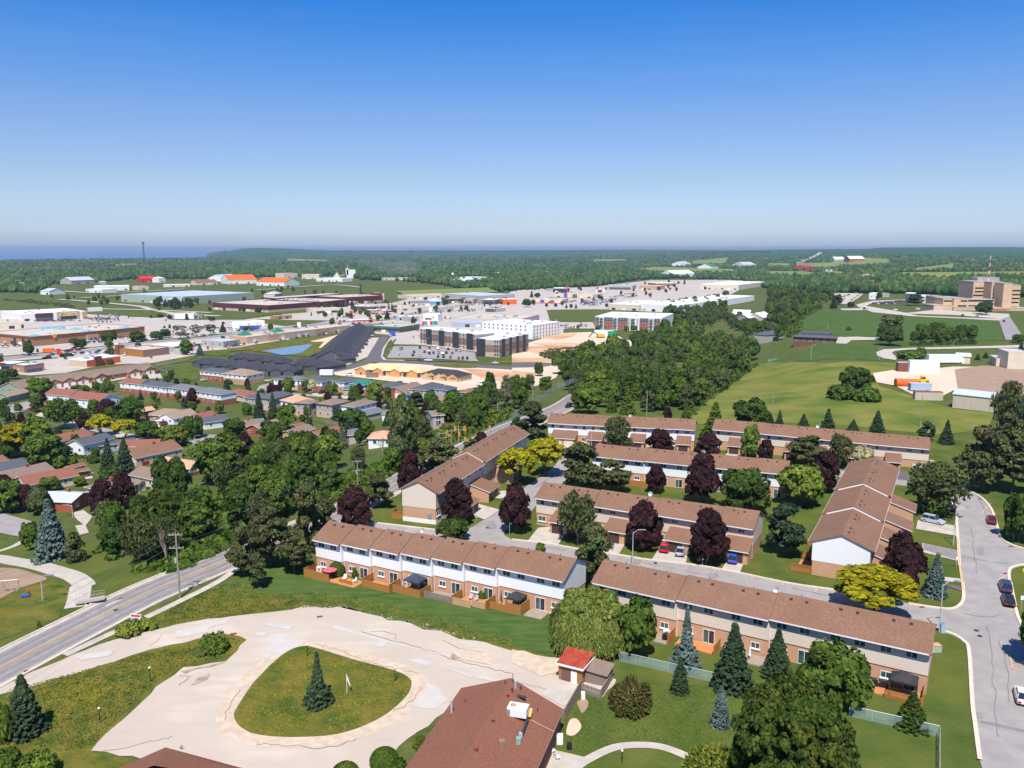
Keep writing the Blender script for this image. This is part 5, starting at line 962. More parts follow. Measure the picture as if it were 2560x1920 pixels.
# ------------------------------------------------------------------ buildings
def bpts(e0,e1,third,h):
    A=G(*e0,h);B=G(*e1,h);z=(A.z+B.z)/2;A,B=Gz(*e0,z+h),Gz(*e1,z+h);A.z=z;v=Vector((B.x-A.x,B.y-A.y))
    if isinstance(third,tuple):
        C=Gz(*third,z+h);d=Vector((C.x-B.x,C.y-B.y))
    else:d=Vector((-v.y,v.x)).normalized()*third
    return A,v,d,z
def bld(name,cat,label,e0,e1,third,h,kind,roof,wall,wall2=None,split=0,win=1,rise=None,ov=.45,group=None,rects=True,fas='trim_white',wst='plain',chim=False,rtu=0,rows=None,spc=3.6,ww=1.1,wh=1.1,wmat=None,door=None):
    A,v,d,z=bpts(e0,e1,third,h)
    if rects: # square the plan, keep lengths
        th=atan2(v.y,v.x);n=Vector((-sin(th),cos(th)));L=v.length;D=d.dot(n)
        if isinstance(third,tuple):
            a1=atan2(d.y,d.x)-pi/2;df=(a1-th+pi)%(2*pi)-pi
            if abs(df)<.9:th=th+df*(d.length/(d.length+L));D=d.length
        v=Vector((cos(th),sin(th)))*L
    else:D=d.length
    th=atan2(v.y,v.x);L=v.length;D=max(2.0,D)
    e=empty(name,(A.x,A.y,z),th,label,cat,group)
    E_=[]
    wb=MB();o=.0 if kind=='flat' else ov
    x0,x1,y0,y1=o,L-o,o,D-o
    if split:wb.box(x0,x1,y0,y1,-3,split,wall2 or wall).build('lower_wall',e);wb=MB();wb.box(x0-.03,x1+.03,y0-.03,y1+.03,split+.001,h,wall)
    else:wb.box(x0,x1,y0,y1,-3,h,wall)
    wb.build('wall',e)
    r=MB()
    if kind=='flat':
        r.box(x0+.3,x1-.3,y0+.3,y1-.3,h-.1,h+.02,roof)
        p=.3;t=.5
        for q_ in ((x0-.05,x1+.05,y0-.05,y0+p),(x0-.05,x1+.05,y1-p,y1+.05),(x0-.05,x0+p,y0+p,y1-p),(x1-p,x1+.05,y0+p,y1-p)):r.box(*q_,h-t*.6,h+.3,fas)
    else:
        rise=rise or min(D,L)*.5*.36
        if kind=='gable':gable_roof(r,0,L,o,D-o,h,rise,roof,ov,0,0,.15,fas);r.poly([(x0,o,h),(x0,D-o,h),(x0,D/2,h+rise)],wall);r.poly([(x1,o,h),(x1,D/2,h+rise),(x1,D-o,h)],wall)
        elif kind=='gablex':
            m_=L/2;s=rise/(m_-o);zl=h-ov*s
            r.slab([(0,0,zl+.15),(m_,0,h+rise+.15),(m_,D,h+rise+.15),(0,D,zl+.15)],.15,roof,fas);r.slab([(m_,0,h+rise+.15),(L,0,zl+.15),(L,D,zl+.15),(m_,D,h+rise+.15)],.15,roof,fas)
            r.poly([(o,y0,h),(L-o,y0,h),(m_,y0,h+rise)],wall);r.poly([(o,y1,h),(m_,y1,h+rise),(L-o,y1,h)],wall)
        elif kind=='hip':
            q_=min(L,D)/2;a=(0,0,h);b=(L,0,h);c=(L,D,h);f=(0,D,h)
            if L>=D:p1,p2=(q_,D/2,h+rise),(L-q_,D/2,h+rise);F=[(a,b,p2,p1),(b,c,p2),(c,f,p1,p2),(f,a,p1)]
            else:p1,p2=(L/2,q_,h+rise),(L/2,D-q_,h+rise);F=[(a,b,p1),(b,c,p2,p1),(c,f,p2),(f,a,p1,p2)]
            for x in F:r.poly(x,roof)
            r.box(-.02,L+.02,-.02,D+.02,h-.16,h-.01,fas)
    r.build('roof',e)
    if win:
        n=rows or max(1,round(h/3.0));H_=h/n
        for k in range(n):
            zz=k*H_+H_*.42
            for i in range(max(1,int((x1-x0)/spc))):c=x0+(x1-x0)*(i+.5)/max(1,int((x1-x0)/spc));window(e,c,y0-.04,zz,ww,wh,wst,pane=True if h<30 else False)
            if win>1:
                m_=max(1,int((y1-y0)/spc))
                for i in range(m_):window(e,x1+.04,y0+(y1-y0)*(i+.5)/m_,zz,ww,wh,wst,pi/2)
            if win==3:
                m_=max(1,int((y1-y0)/spc))
                for i in range(m_):window(e,x0-.04,y0+(y1-y0)*(i+.5)/m_,zz,ww,wh,wst,-pi/2)
    if door:MB().box(L*door[0],L*door[1],y0-.08,y0+.02,.05,door[2],door[3]).build('garage_door',e)
    if chim:MB().box(L*.55,L*.55+.8,D*.45,D*.45+.7,h,h+(rise or 1.5)+.9,'brick_red').build('chimney',e)
    if rtu:
        rr=random.Random(int(A.x*7));ms=[MB().box(-1.1,1.1,-.8,.8,0,1.2,'metal_grey').mesh('rooftop_unit'),MB().box(-.7,.7,-.7,.7,0,.9,'roof_metal_blue').mesh('rooftop_unit')]
        for i in range(rtu):link('rooftop_unit',ms[i%2],e,(rr.uniform(.12,.88)*L,rr.uniform(.15,.85)*D,h))
    e['L']=L;e['D']=D
    return e,L,D
def panel(e,name,x0,x1,z0,z1,mat,y=-.08,side='f',L=0,t=.1,**k):
    b=MB()
    if side=='f':b.box(x0,x1,y-t,y+.02,z0,z1,mat)
    else:b.box(L-.02,L+.08+t,x0,x1,z0,z1,mat)
    return b.build(name,e,**k)
HG='houses of the left neighbourhood'
def hs(label,e0,e1,third,h,kind,roof,wall,*a,**k):return bld('house','house',label,e0,e1,third,h,kind,roof,wall,*a,group=HG,**k)
b1=lambda x,y:('b1',x,y)
b2=lambda x,y:('b2',x,y)
n3=lambda x,y:('n3',x,y)
n4=lambda x,y:('n4',x,y)
m1=lambda x,y:('m1',x,y)
m2=lambda x,y:('m2',x,y)
m3=lambda x,y:('m3',x,y)
m4=lambda x,y:('m4',x,y)
m5=lambda x,y:('m5',x,y)
a1=lambda x,y:('a1',x,y)
a2=lambda x,y:('a2',x,y)
a3=lambda x,y:('a3',x,y)
a4=lambda x,y:('a4',x,y)
l1=lambda x,y:('l1',x,y)
l3=lambda x,y:('l3',x,y)
l4=lambda x,y:('l4',x,y)
e,L,D=hs('red brick bungalow under a pale silver roof',b1(620,888),b1(822,797),10.5,2.9,'gablex','roof_silver','brick_red',win=2,rise=1.2,wst='sill',chim=True)
hs('brown roofed bungalow behind the two purple maples',b1(720,748),b1(870,798),11,2.8,'hip','roof_taupe','stone_beige',chim=True)
hs('grey brown gabled bungalow behind the tall tree by the silver roof',b1(1100,645),b1(1330,692),9,3,'gable','roof_taupe','siding_beige',chim=True)
hs('small garage with taupe roof in front of the grey brown bungalow',b1(1190,730),b1(1278,704),7,2.5,'gablex','roof_taupe','siding_beige')
hs('bungalow with long red brown roof ending at a pale wall',b1(215,742),b1(690,650),10,2.8,'gable','roof_red','siding_beige',spc=5)
hs('bungalow with long greyish brown roof and brick chimney',b1(90,700),b1(487,603),10,2.8,'gable','roof_taupe','siding_dark',chim=True,spc=5)
hs('blue walled bungalow with dark slate roof at the left edge',b1(-120,645),b1(267,562),9,3,'gable','roof_slate','siding_blue')
hs('reddish roof corner at the left edge above the blue walled bungalow',b1(-90,550),b1(78,517),8,2.8,'gable','roof_red','siding_beige')
hs('bungalow with long plain red roof left of the yellow trees',b1(538,357),b1(808,296),9,2.8,'gable','roof_red','siding_beige',chim=True)
hs('white gabled house with slate roof and red sheeted deck',b1(716,393),b1(993,327),8.5,4.2,'gable','roof_slate','siding_white',chim=True,win=3)
hs('low grey roofed wing right of the white gabled house',b1(800,408),b1(1185,356),7,2.6,'gable','roof_slate','siding_blue',rise=.7)
hs('wide bungalow with large red brown roof and beige wall',b1(1172,505),b1(1586,417),12,3.1,'gable','roof_brown','siding_beige',chim=True,split=1.2,wall2='stone_beige')
hs('rear wing of red brown roof behind the wide bungalow',b1(1010,408),b1(1370,395),8,3,'gable','roof_red','siding_beige')
hs('white and brick bungalow with orange shingle roof',b1(1640,592),b1(1748,560),14,2.9,'gablex','roof_orange','siding_white',split=1.1,wall2='brick_red',rise=1.7)
hs('small red roofed shed in a left back yard',b1(615,592),b1(748,557),3.5,2.4,'gable','roof_red','brick_dark',win=0,rise=.5)
hs('second small red roofed shed by the parked car',b1(640,628),b1(780,603),3.5,2.3,'gable','roof_brown','brick_dark',win=0,rise=.5)
hs('tan roofed bungalow left of the smooth ball shaped tree',b1(1245,127),b1(1545,143),11,3,'hip','roof_tan','brick_red',split=0)
hs('bungalow with white front gable and tan roof',b1(1497,163),b1(1716,120),10,3,'gable','roof_tan','siding_white',win=3)
hs('orange roofed wing behind the tan roofed bungalow',b1(1232,100),b1(1345,82),6,3,'gable','roof_orange','brick_red')
hs('red roofed bungalow right of the ball shaped tree',b1(1735,168),b1(1892,132),9,3.2,'gable','roof_red','siding_grey',chim=True)
hs('slate roofed bungalow with white front window',b1(1765,198),b1(1982,166),8,3,'gable','roof_slate','siding_white',win=3,chim=True)
hs('brick bungalow at the right of the slate roofed one',b1(2140,235),b1(2265,203),9,3.4,'gable','roof_taupe','brick_red',win=3,chim=True)
hs('bungalow with orange tan roof behind a dark round tree',b2(45,262),b2(250,208),9,3,'gable','roof_tan','brick_red',win=3)
hs('grey roofed end of a bungalow left of the orange tan roof',b2(-90,215),b2(85,198),7,3,'gable','roof_grey','siding_white')
hs('bungalow with taupe gable roof and brick front',b2(332,308),b2(526,247),8,3,'gable','roof_taupe','brick_tan',win=3)
hs('dark brown walled bungalow beside purple tree',b2(420,298),b2(555,320),13,3,'gablex','roof_red','brick_dark')
hs('grey hip roofed bungalow behind the ragged spruce',b2(790,305),b2(962,298),9,2.8,'hip','roof_grey','siding_grey')
hs('pale walled bungalow with rounded orange roof',b2(955,332),b2(1198,334),9,3,'hip','roof_orange','siding_white')
hs('tiny red roofed shed before the brown fence',b2(350,232),b2(440,212),4,2.2,'gable','roof_red','brick_red',win=0)
TS=dict(wall2='stone_beige',split=3.0)
hs('white upper walled half duplex with orange roof',n3(400,690),n3(652,742),11,5.8,'hip','roof_orange','siding_white',rise=2.3,**TS)
hs('stone walled half duplex with taupe roof and orange deck',n3(652,742),n3(905,770),n3(1070,716),5.8,'hip','roof_taupe','siding_grey',fas='siding_charcoal',win=2,**TS)
hs('square stone house with dark upper band and patio',n3(1015,752),n3(1290,792),n3(1602,712),5.8,'hip','roof_taupe','siding_grey',fas='siding_charcoal',win=2,**TS)
hs('white walled house with wide taupe hip roof',n3(1450,787),n3(1690,818),n3(2088,716),5.6,'hip','roof_taupe','siding_white',win=2)
hs('house with big dark slate hip roof left of the orange roofed duplex',n3(-40,655),n3(260,690),n3(588,592),5.4,'hip','roof_slate','siding_grey',fas='siding_charcoal',win=2,wall2='stone_beige',split=2.8)
hs('house with low grey metal roof below the white walled house',n3(1905,953),n3(2240,880),9,2.8,'gable','roof_grey','siding_grey',rise=1)
hs('small taupe lean-to before the white walled house',n3(1410,912),n3(1640,902),5,2.8,'gable','roof_taupe','stone_beige',rise=.8)
hs('white walled bungalow behind the tall olive poplar',n4(-60,930),n4(130,945),9,3,'gable','roof_taupe','siding_white')
hs('white front house with slate roof left in the back row',n3(285,318),n3(480,338),9,5.6,'hip','roof_slate','siding_white')
hs('house with light grey hip roof beside the slate one',n3(478,333),n3(722,350),10,5.6,'hip','roof_grey','siding_white',split=2.8,wall2='stone_beige')
hs('red brick two storey house with dark hip roof',n3(725,348),n3(1110,388),n3(1312,332),5.6,'hip','roof_slate','siding_white',split=3.2,wall2='brick_red',win=2)
hs('house with slate roof and gabled porch left of the green roofed house',n3(1290,362),n3(1432,402),n3(1640,342),5.6,'hip','roof_slate','siding_white',split=3,wall2='brick_tan',win=2)
hs('large green roofed house',n3(1602,402),n3(1800,442),n3(2022,382),5.6,'hip','roof_green','siding_white',split=3,wall2='brick_tan',win=2)
hs('green roofed garage with two green doors',n3(1485,502),n3(1800,530),6,2.9,'hip','roof_green','stone_beige',win=0,door=(.45,.62,2.4,'roof_green'))
hs('dark slate roofed house right of the green roofed house',n4(-120,452),n4(60,502),n4(190,432),5.4,'hip','roof_slate','brick_red',win=2)
hs('brick bungalow with brown roof and white garage door',n4(12,535),n4(247,592),n4(472,484),3.2,'gablex','roof_taupe','brick_tan',door=(.35,.8,2.4,'trim_white'),win=0,rise=2.4)
hs('slate roofed house with two blue garage doors',n4(425,502),n4(655,542),n4(885,432),5.6,'hip','roof_slate','stone_beige',win=2)
hs('garage with blue doors before the slate roofed house',n4(345,582),n4(532,592),6,2.7,'hip','roof_slate','stone_beige',win=0,door=(.1,.45,2.2,'blue'))
hs('slate roofed brick house with white double garage door',n4(850,502),n4(1100,524),n4(1278,472),5.6,'hip','roof_slate','siding_blue',split=3.2,wall2='brick_tan',win=2)
hs('garage wing with wide white door on the slate roofed brick house',n4(930,602),n4(1205,604),6,2.8,'hip','roof_slate','brick_tan',win=0,door=(.22,.7,2.3,'trim_white'))
hs('brown roofed two storey house half behind the roadside trees',n4(1280,552),n4(1565,572),9,5.4,'hip','roof_brown','siding_blue',split=3,wall2='stone_beige')
hs('low brown roofed wing before the roadside trees',n4(1280,652),n4(1420,658),5,2.7,'hip','roof_brown','stone_beige',win=0)
hs('dark roofed house behind the roadside poplars',n4(1760,562),n4(2040,542),9,4.5,'hip','roof_slate','siding_grey')
e,L,D=hs('grey walled hillside house with raised orange deck',n4(822,970),n4(1065,952),9,4.5,'gable','roof_taupe','siding_grey',wst='door',ww=1.8,wh=1.9,spc=5)
MB().box(L*.5,L+1.5,-3,-.1,1.3,1.55,'deck').box(L*.6,L*.6+.15,-2.8,-2.6,-2,1.3,'timber').box(L+1.2,L+1.35,-2.8,-2.6,-2,1.3,'timber').box(L*.5,L+1.5,-3.05,-3,1.55,2.4,'door_brown').build('balcony',e)
# brown roofed row houses by the restaurants
RG='brown roofed brick row houses'
def crossg(e,cx,w,dp,h,roof,wall,door=None,rise=None):
    r=MB();rise=rise or w*.22;y=-dp
    r.box(cx-w/2+.3,cx+w/2-.3,y+.3,2,-2,h,wall)
    r.slab([(cx-w/2,y,h-.1),(cx,y,h+rise),(cx,6,h+rise),(cx-w/2,6,h-.1)],.14,roof,'fascia_dark');r.slab([(cx,y,h+rise),(cx+w/2,y,h-.1),(cx+w/2,6,h-.1),(cx,6,h+rise)],.14,roof,'fascia_dark')
    r.poly([(cx-w/2+.3,y+.3,h-.1),(cx+w/2-.3,y+.3,h-.1),(cx,y+.3,h+rise-.3)],wall)
    o=r.build('front_gable',e)
    if door:
        for s in (-1,1):MB().box(cx+s*w*.22-1.2,cx+s*w*.22+1.2,y+.2,y+.32,0,2.2,door).build('garage_door',o)
for i,(p,q_,lb)in enumerate(((m1(600,1395),m1(1290,1312),'left end'),(m1(1290,1312),m1(1960,1217),'middle'),(m1(1960,1217),m2(468,1112),'right end'))):
    e,L,D=bld('row_house','row house',lb+' of the brick row houses with brown gabled roofs',p,q_,13,3.1,'gable','roof_taupe','brick_mall',win=0,group=RG,fas='fascia_dark',rise=3.2)
    for f in ((.45,.82)if i!=1 else (.15,.62)):crossg(e,L*f,9,2.5,3.0,'roof_taupe','brick_mall','trim_white')
WG='white and brick duplex row behind the bungalows'
for p,q_,rf,k,lb in ((a1(1025,1368),m2(195,1388),'roof_red','gable','red roofed first house of the white walled row'),(m2(190,1388),m2(660,1450),'roof_slate','hip','dark roofed second house of the white walled row'),(m2(668,1438),m2(1150,1515),'roof_grey','hip','grey roofed third house of the white walled row'),(m2(1145,1505),m2(1595,1568),'roof_grey','hip','grey roofed fourth house of the white walled row')):
    bld('house','house',lb,p,q_,10,5.6,k,rf,'siding_white','brick_red',2.7,group=WG)
hs('wide red roofed bungalow right of the white walled row',m2(1640,1530),m2(2010,1598),11,3,'hip','roof_red','siding_beige')
hs('dark slate roofed bungalow behind the trees right of the red roof',m2(1985,1612),m2(2300,1650),10,3,'hip','roof_slate','siding_grey')
hs('red brick and white duplex with slate roof on the lawn',m2(1222,1155),m2(1625,1195),10,5.6,'hip','roof_slate','siding_white',split=3.4,wall2='brick_red')
hs('orange brick duplex with tan roof and white side gable',m2(1622,1200),m2(1950,1255),m2(2162,1192),5.6,'hip','roof_tan','siding_white',split=3.2,wall2='brick_tan',win=2)
hs('red roofed white house left, before the brown row houses',a1(370,1472),a1(532,1498),a1(637,1462),4,'gable','roof_red','siding_white',win=2,chim=True)
hs('red roofed white house right, before the brown row houses',a1(580,1502),a1(768,1545),a1(902,1502),4,'gable','roof_red','siding_white',win=2,chim=True)
hs('small red roofed brick garage by the red pickup',a1(352,1552),a1(425,1572),6,2.6,'gable','roof_red','brick_red',door=(.2,.7,2.1,'trim_white'),win=0)
hs('pale green sided house with tan roof at the left edge',a1(-60,1488),a1(42,1498),a1(205,1452),3,'gablex','roof_tan','siding_green',win=2)
hs('rear pale green sided house with taupe roof at the left edge',a1(-20,1408),a1(90,1432),a1(242,1385),3.2,'gablex','roof_taupe','siding_green',win=2)
# new dark roofed rows
KG='new dark roofed row houses'
def darkrow(label,p,q_,third,n=2,h=3.3,rise=3.2,roof='roof_dark',wall='siding_charcoal',kind='hip',gw='siding_charcoal'):
    e,L,D=bld('row_house','row house',label,p,q_,third,h,kind,roof,wall,group=KG,fas='fascia_dark',rise=rise,spc=6)
    for i in range(n):crossg(e,L*(i+.5)/n,7.5,1.8,h-.2,roof,gw,rise=1.9)
    return e,L,D
darkrow('nearest long dark roofed row, left half',a1(1645,1192),a1(2230,1266),13,4)
darkrow('nearest long dark roofed row, right half',a2(12,1268),a2(345,1275),13,3)
darkrow('second dark roofed row left part by the pond',a1(1960,1150),a2(215,1198),13,4)
darkrow('second dark roofed row right part by the street corner',a2(215,1200),a2(480,1252),a2(622,1212),3)
darkrow('dark roofed house closing the fan shaped row',a2(470,1130),a2(745,1172),12,2)
e,L,D=bld('row_house','row house','long dark roofed row fanning away along the new street',a2(800,1165),a2(1000,905),24,3.3,'gable','roof_dark','siding_charcoal',group=KG,fas='fascia_dark',rise=5.5,spc=6)
for i in range(9):crossg(e,L*(i+.5)/9,9,3,3.2,'roof_dark','siding_charcoal',rise=2.6)
darkrow('far end of the dark roofed fan row',a2(905,935),a2(1015,915),20,1)
e,L,D=darkrow('bare plywood roofed row house under construction',n3(1690,152),n4(655,222),15,4,roof='plywood',wall='wood_raw',rise=2.8,gw='timber')
for i in range(10):MB().box(L*(i+.3)/10,L*(i+.3)/10+2,-.02,.4,0,2.5,'metal_dark').build('door_opening',e)
e,L,D=darkrow('half shingled row house with timber gables under construction',n4(655,235),n4(1322,292),n4(1538,240),3,roof='roof_dark',wall='wood_raw',rise=2.8,gw='wood_raw')
for x in (.3,.62,.85):MB().poly([(L*x-3,-2.2,3.0),(L*x+3,-2.2,3.0),(L*x,-2.2,4.8)],'timber').poly([(L*x-3,-2.25,3.0),(L*x,-2.25,4.8),(L*x+3,-2.25,3.0)],'timber').build('timber_gable',e)
# ------------------------------------------------------------------ flats
def flats(label,e0,e1,third,h,roof,wins,stripes,base,mid,top,name='apartment_block',side=True):
    e,L,D=bld(name,'apartment block',label,e0,e1,third,h,'flat',roof,top,base,h*.27,win=0,rtu=5)
    panel(e,'brick_band',.1,L-.1,h*.28,h*.68,mid,.0)
    if side:panel(e,'brick_band',.1,D-.1,h*.28,h*.68,mid,side='r',L=L)
    for a,b in stripes:panel(e,'dark_panel',L*a,L*b,0.2,h+.35,'siding_dark',-.02,t=.5)
    for fx in wins:
        for k in range(4):window(e,L*fx,-.18 if not any(a<fx<b for a,b in stripes)else-.56,h*(k+.35)/4,1.2,1.6,'dark')
    return e,L,D
ws=[.025,.085,.15,.21,.26,.31,.37,.425,.48,.54,.6,.66,.72,.785,.845,.9,.96]
flats('four storey block with black vertical stripes behind a car park',m4(622,560),m4(1602,668),18,12.5,'roof_membrane',ws,[(.12,.22),(.35,.45),(.6,.7),(.84,.94)],'stone_beige','brick_brown','siding_grey')
e,L,D=flats('nearer wing of the striped apartment block with one black corner',m4(1604,740),m4(1986,762),a3(135,950),12.5,'roof_membrane',[.82,.93],[(0.0,.38)],'stone_beige','brick_brown','siding_grey')
for i,f in enumerate((.12,.36,.6,.84)):
    panel(e,'dark_panel',D*f-.04*D,D*f+.05*D,.2,12.85,'siding_dark',side='r',L=L,t=.3)
for f in (.04,.2,.27,.46,.52,.69,.76,.95):
    for k in range(4):window(e,L+.2,D*f,12.5*(k+.35)/4,1.2,1.6,'dark',pi/2)
e,L,D=bld('apartment_block','apartment block','brick and white flats with grey mansard bays behind street trees',a3(718,800),a3(1300,812),a3(1458,772),12.5,'flat','roof_membrane','render_white',win=0,rtu=6)
for a,b in ((.005,.055),(.14,.28),(.36,.5),(.68,.8),(.9,.98)):panel(e,'brick_bay',L*a,L*b,0.1,8.6,'brick_red',-.05,t=.6);panel(e,'mansard_bay',L*a,L*b,8.62,12.2,'roof_slate',-.05,t=.7)
for i in range(24):
    for k in range(4):window(e,L*(i+.5)/24,-.75,12.2*(k+.35)/4,1.2,1.5)
for i in range(4):
    for k in range(4):window(e,L+.06,D*(i+.5)/4,12.2*(k+.35)/4,1.2,1.5,rz=pi/2)
for f in (.1,.31,.57,.85):
    for k in range(1,4):MB().box(L*f-1.5,L*f+1.5,-1.3,-.1,k*3.05-.1,k*3.05+.05,'render_white').box(L*f-1.4,L*f+1.4,-.2,-.1,k*3.05+.06,k*3.05+2.3,'metal_dark').box(L*f-1.5,L*f+1.5,-1.3,-1.25,k*3.05+.1,k*3.05+1,'metal_dark').build('balcony',e)
e,L,D=bld('white_building','apartment block','white four storey building with rows of small windows beyond the striped flats',m4(1700,455),m5(240,1075),m5(556,1005),12,'flat','roof_membrane','render_white',win=0,rtu=9)
for i in range(9):
    for k in range(4):window(e,L+.05,D*(i+.5)/9,12*(k+.3)/4,1.1,1.7,'dark',pi/2)
for i in range(10):
    for k in (2,3):window(e,L*(.05+i*.09),-.06,12*(k+.3)/4,1.1,1.5,'dark')
# ------------------------------------------------------------------ shops and works
CG='flat roofed commercial buildings'
def cb(label,e0,e1,third,h,roof='roof_flat',wall='render_cream',kind='flat',**k):
    k.setdefault('win',0);k.setdefault('fas','trim_white' if roof=='roof_membrane' else wall);k.setdefault('group',CG);k.setdefault('name','commercial_building');nm=k.pop('name')
    e,L,D=bld(nm,'commercial building',label,e0,e1,third,h,kind,roof,wall,**k)
    if not k['win']and L>12:
        n=min(7,int(L/11))
        for i in range(n):
            x=L*(i+.5)/n;w=min(2.4,L*.12);m=('glass_dark','siding_grey','glass_dark','trim_white')[(i+int(L))%4]
            MB().box(x-w,x+w,-.05+(.45 if kind!='flat' else 0),.03+(.45 if kind!='flat' else 0),.2 if i%2 else .9,min(h*.55,3.2),m).build('shop_window' if 'glass' in m else 'loading_door',e)
    return e,L,D
def text(parent,s,size,loc,rx,rz,mat,name='lettering'):
    c=bpy.data.curves.new('lettering','FONT');c.body=s;c.size=size;c.align_x='CENTER';c.align_y='CENTER';c.extrude=.03
    o=bpy.data.objects.new('tmp',c);COL.objects.link(o);dg=bpy.context.evaluated_depsgraph_get();me=bpy.data.meshes.new_from_object(o.evaluated_get(dg));bpy.data.objects.remove(o)
    me.materials.clear();me.materials.append(MT[mat]);l=link(name,me,parent,loc);l.rotation_euler=(rx,0,rz);return l
def openings(e,xs,z0,z1,w,side='f',L=0,mat='glass_dark'):
    for x in xs:panel(e,'shop_window',x,x+w,z0,z1,mat,-.02,side,L,.06)
e,L,D=cb('brown brick shopping mall wing with dark cornice and teal skylights',m1(-260,497),m1(500,575),m2(218,398),8,'roof_flat','brick_mall',rtu=10,fas='maroon')
panel(e,'cornice',0,L,6.6,8.3,'brick_dark',-.05,t=.35);panel(e,'cornice',0,D,6.6,8.3,'brick_dark',side='r',L=L,t=.35)
for f in (.62,.8,.92):panel(e,'porch_recess',L*f,L*f+L*.05,.3,6,'metal_dark',-.3)
panel(e,'entrance',D*.45,D*.55,.2,5.6,'brick_tan',side='r',L=L,t=1.5);panel(e,'shop_window',D*.47,D*.49,.3,3,'glass_dark',side='r',L=L,t=1.6);panel(e,'shop_window',D*.51,D*.53,.3,3,'glass_dark',side='r',L=L,t=1.6)
MB().tube((L+.4,D*.18,7.3),(L+.7,D*.18,7.3),1.7,'yellow',n=18).build('oval_sign',e)
for x,y,sx_,sy_ in ((.9,.06,5,4),(.93,.5,5,4),(.9,.86,6,4),(.55,.55,6,4),(.3,.5,8,4),(.06,.5,9,7)):
    X,Y=L*x,D*y;b=MB();b.poly([(X-sx_,Y-sy_,8.05),(X+sx_,Y-sy_,8.05),(X,Y,9.8)],'skylight_blue').poly([(X+sx_,Y-sy_,8.05),(X+sx_,Y+sy_,8.05),(X,Y,9.8)],'skylight_blue').poly([(X-sx_,Y+sy_,8.05),(X-sx_,Y-sy_,8.05),(X,Y,9.8)],'skylight_blue').poly([(X+sx_,Y+sy_,8.05),(X-sx_,Y+sy_,8.05),(X,Y,9.8)],'skylight_blue');b.build('skylight',e)
e,L,D=cb('white roofed discount store with yellow sign at the back of the mall',m1(360,185),m1(1502,128),70,8,'roof_membrane','render_white',rtu=9)
panel(e,'facade_panel',L*.21,L*.47,.1,8.6,'siding_charcoal',-.05,t=.3);panel(e,'facade_panel',L*.2,L*.46,4.8,7.6,'maroon',-.4,t=.3);panel(e,'facade_panel',L*.53,L*.88,.1,9.2,'siding_grey',-.05,t=.4);panel(e,'facade_panel',L*.92,L*.998,.1,8.2,'brick_tan',-.05,t=.3)
panel(e,'shop_front',L*.58,L*.83,.1,3.8,'glass_dark',-.5,t=.1);s=panel(e,'sign_board',L*.575,L*.835,4.4,7.6,'yellow_sign',-.5,t=.2)
text(e,'GIANT TIGER',2.3,(L*.715,-.78,6),pi/2,0,'siding_dark');text(e,'■',2.6,(L*.605,-.78,6),pi/2,0,'red')
cb('long low mall roof between the two big stores',m1(-300,345),m1(360,320),45,6,'roof_flat','render_cream',rtu=12)
e,L,D=cb('orange and brown restaurant with white ring sign',m1(2065,765),m2(198,812),m2(600,757),5,'roof_flat','orange_wall' if 'orange_wall' in MT else 'roof_orange',fas='brick_dark',rtu=3)
panel(e,'brown_wall',0,D,.1,5,'brick_brown',side='r',L=L);panel(e,'orange_wall',0,L,.1,4.8,'shed_ochre',-.03);MB().box(-8,0,-1,4,0,7,'brick_dark').build('tower',e);MB().tube((-5,-1.05,5.4),(-5,-1.2,5.4),1.0,'trim_white',n=16).tube((-5,-1.2,5.4),(-5,-1.25,5.4),.55,'red',n=12).build('ring_sign',e);openings(e,[2,6,10],1,3,1.6)
e,L,D=cb('orange walled restaurant with dark red entrance tower',m1(1190,957),m1(1392,992),m1(1892,905),4.6,'roof_membrane','orange',rtu=3)
panel(e,'beige_wall',0,L,.1,4.2,'stone_beige',-.03);openings(e,[L*.3,L*.6],1,3,2.2);MB().box(L-.1,L+1.4,D*.2,D*.4,0,6.6,'brick_dark').build('entrance_tower',e)
e,L,D=cb('white roofed brick restaurant at the left edge with grey annex',m1(215,1045),m1(420,1070),m1(772,1030),4.4,'roof_membrane','brick_mall',rtu=4,fas='fascia_dark')
MB().box(L-.1,L+3,D*.03,D*.75,0,2.6,'siding_charcoal').build('annex',e)
e,L,D=cb('dark glazed restaurant wing with red awning at the left edge',m1(-150,1030),m1(212,1042),14,4,'roof_membrane','siding_charcoal',fas='fascia_dark');panel(e,'awning',0,L*.7,4.2,5,'red',-.4);openings(e,[L*.45,L*.65],.4,2.6,3)
cb('plain white roofed building with grey walls behind the restaurants',m2(410,705),m2(678,748),m2(935,700),4.6,'roof_membrane','siding_grey')
cb('grey masonry building with light blue roof beside a row of parked cars',m2(1275,635),m2(1602,662),m2(1842,620),4.8,'roof_metal_blue','siding_grey',win=2,spc=7,ww=1,wh=1.6,wst='dark',rows=1)
e,L,D=cb('long beige strip plaza backing on to the pond',m2(1750,552),m2(1996,582),m3(1535,510),5.5,'roof_flat','stone_beige',rtu=16)
panel(e,'brick_end',0,L,.1,5.4,'brick_tan',-.03)
for a,b in ((.18,.27),(.62,.76)):panel(e,'brick_panel',D*a,D*b,.1,5.6,'brick_tan',side='r',L=L)
for f in (.05,.3,.45,.52,.85,.95):panel(e,'loading_door',D*f,D*f+3,.1,3,'trim_white',side='r',L=L,t=.12)
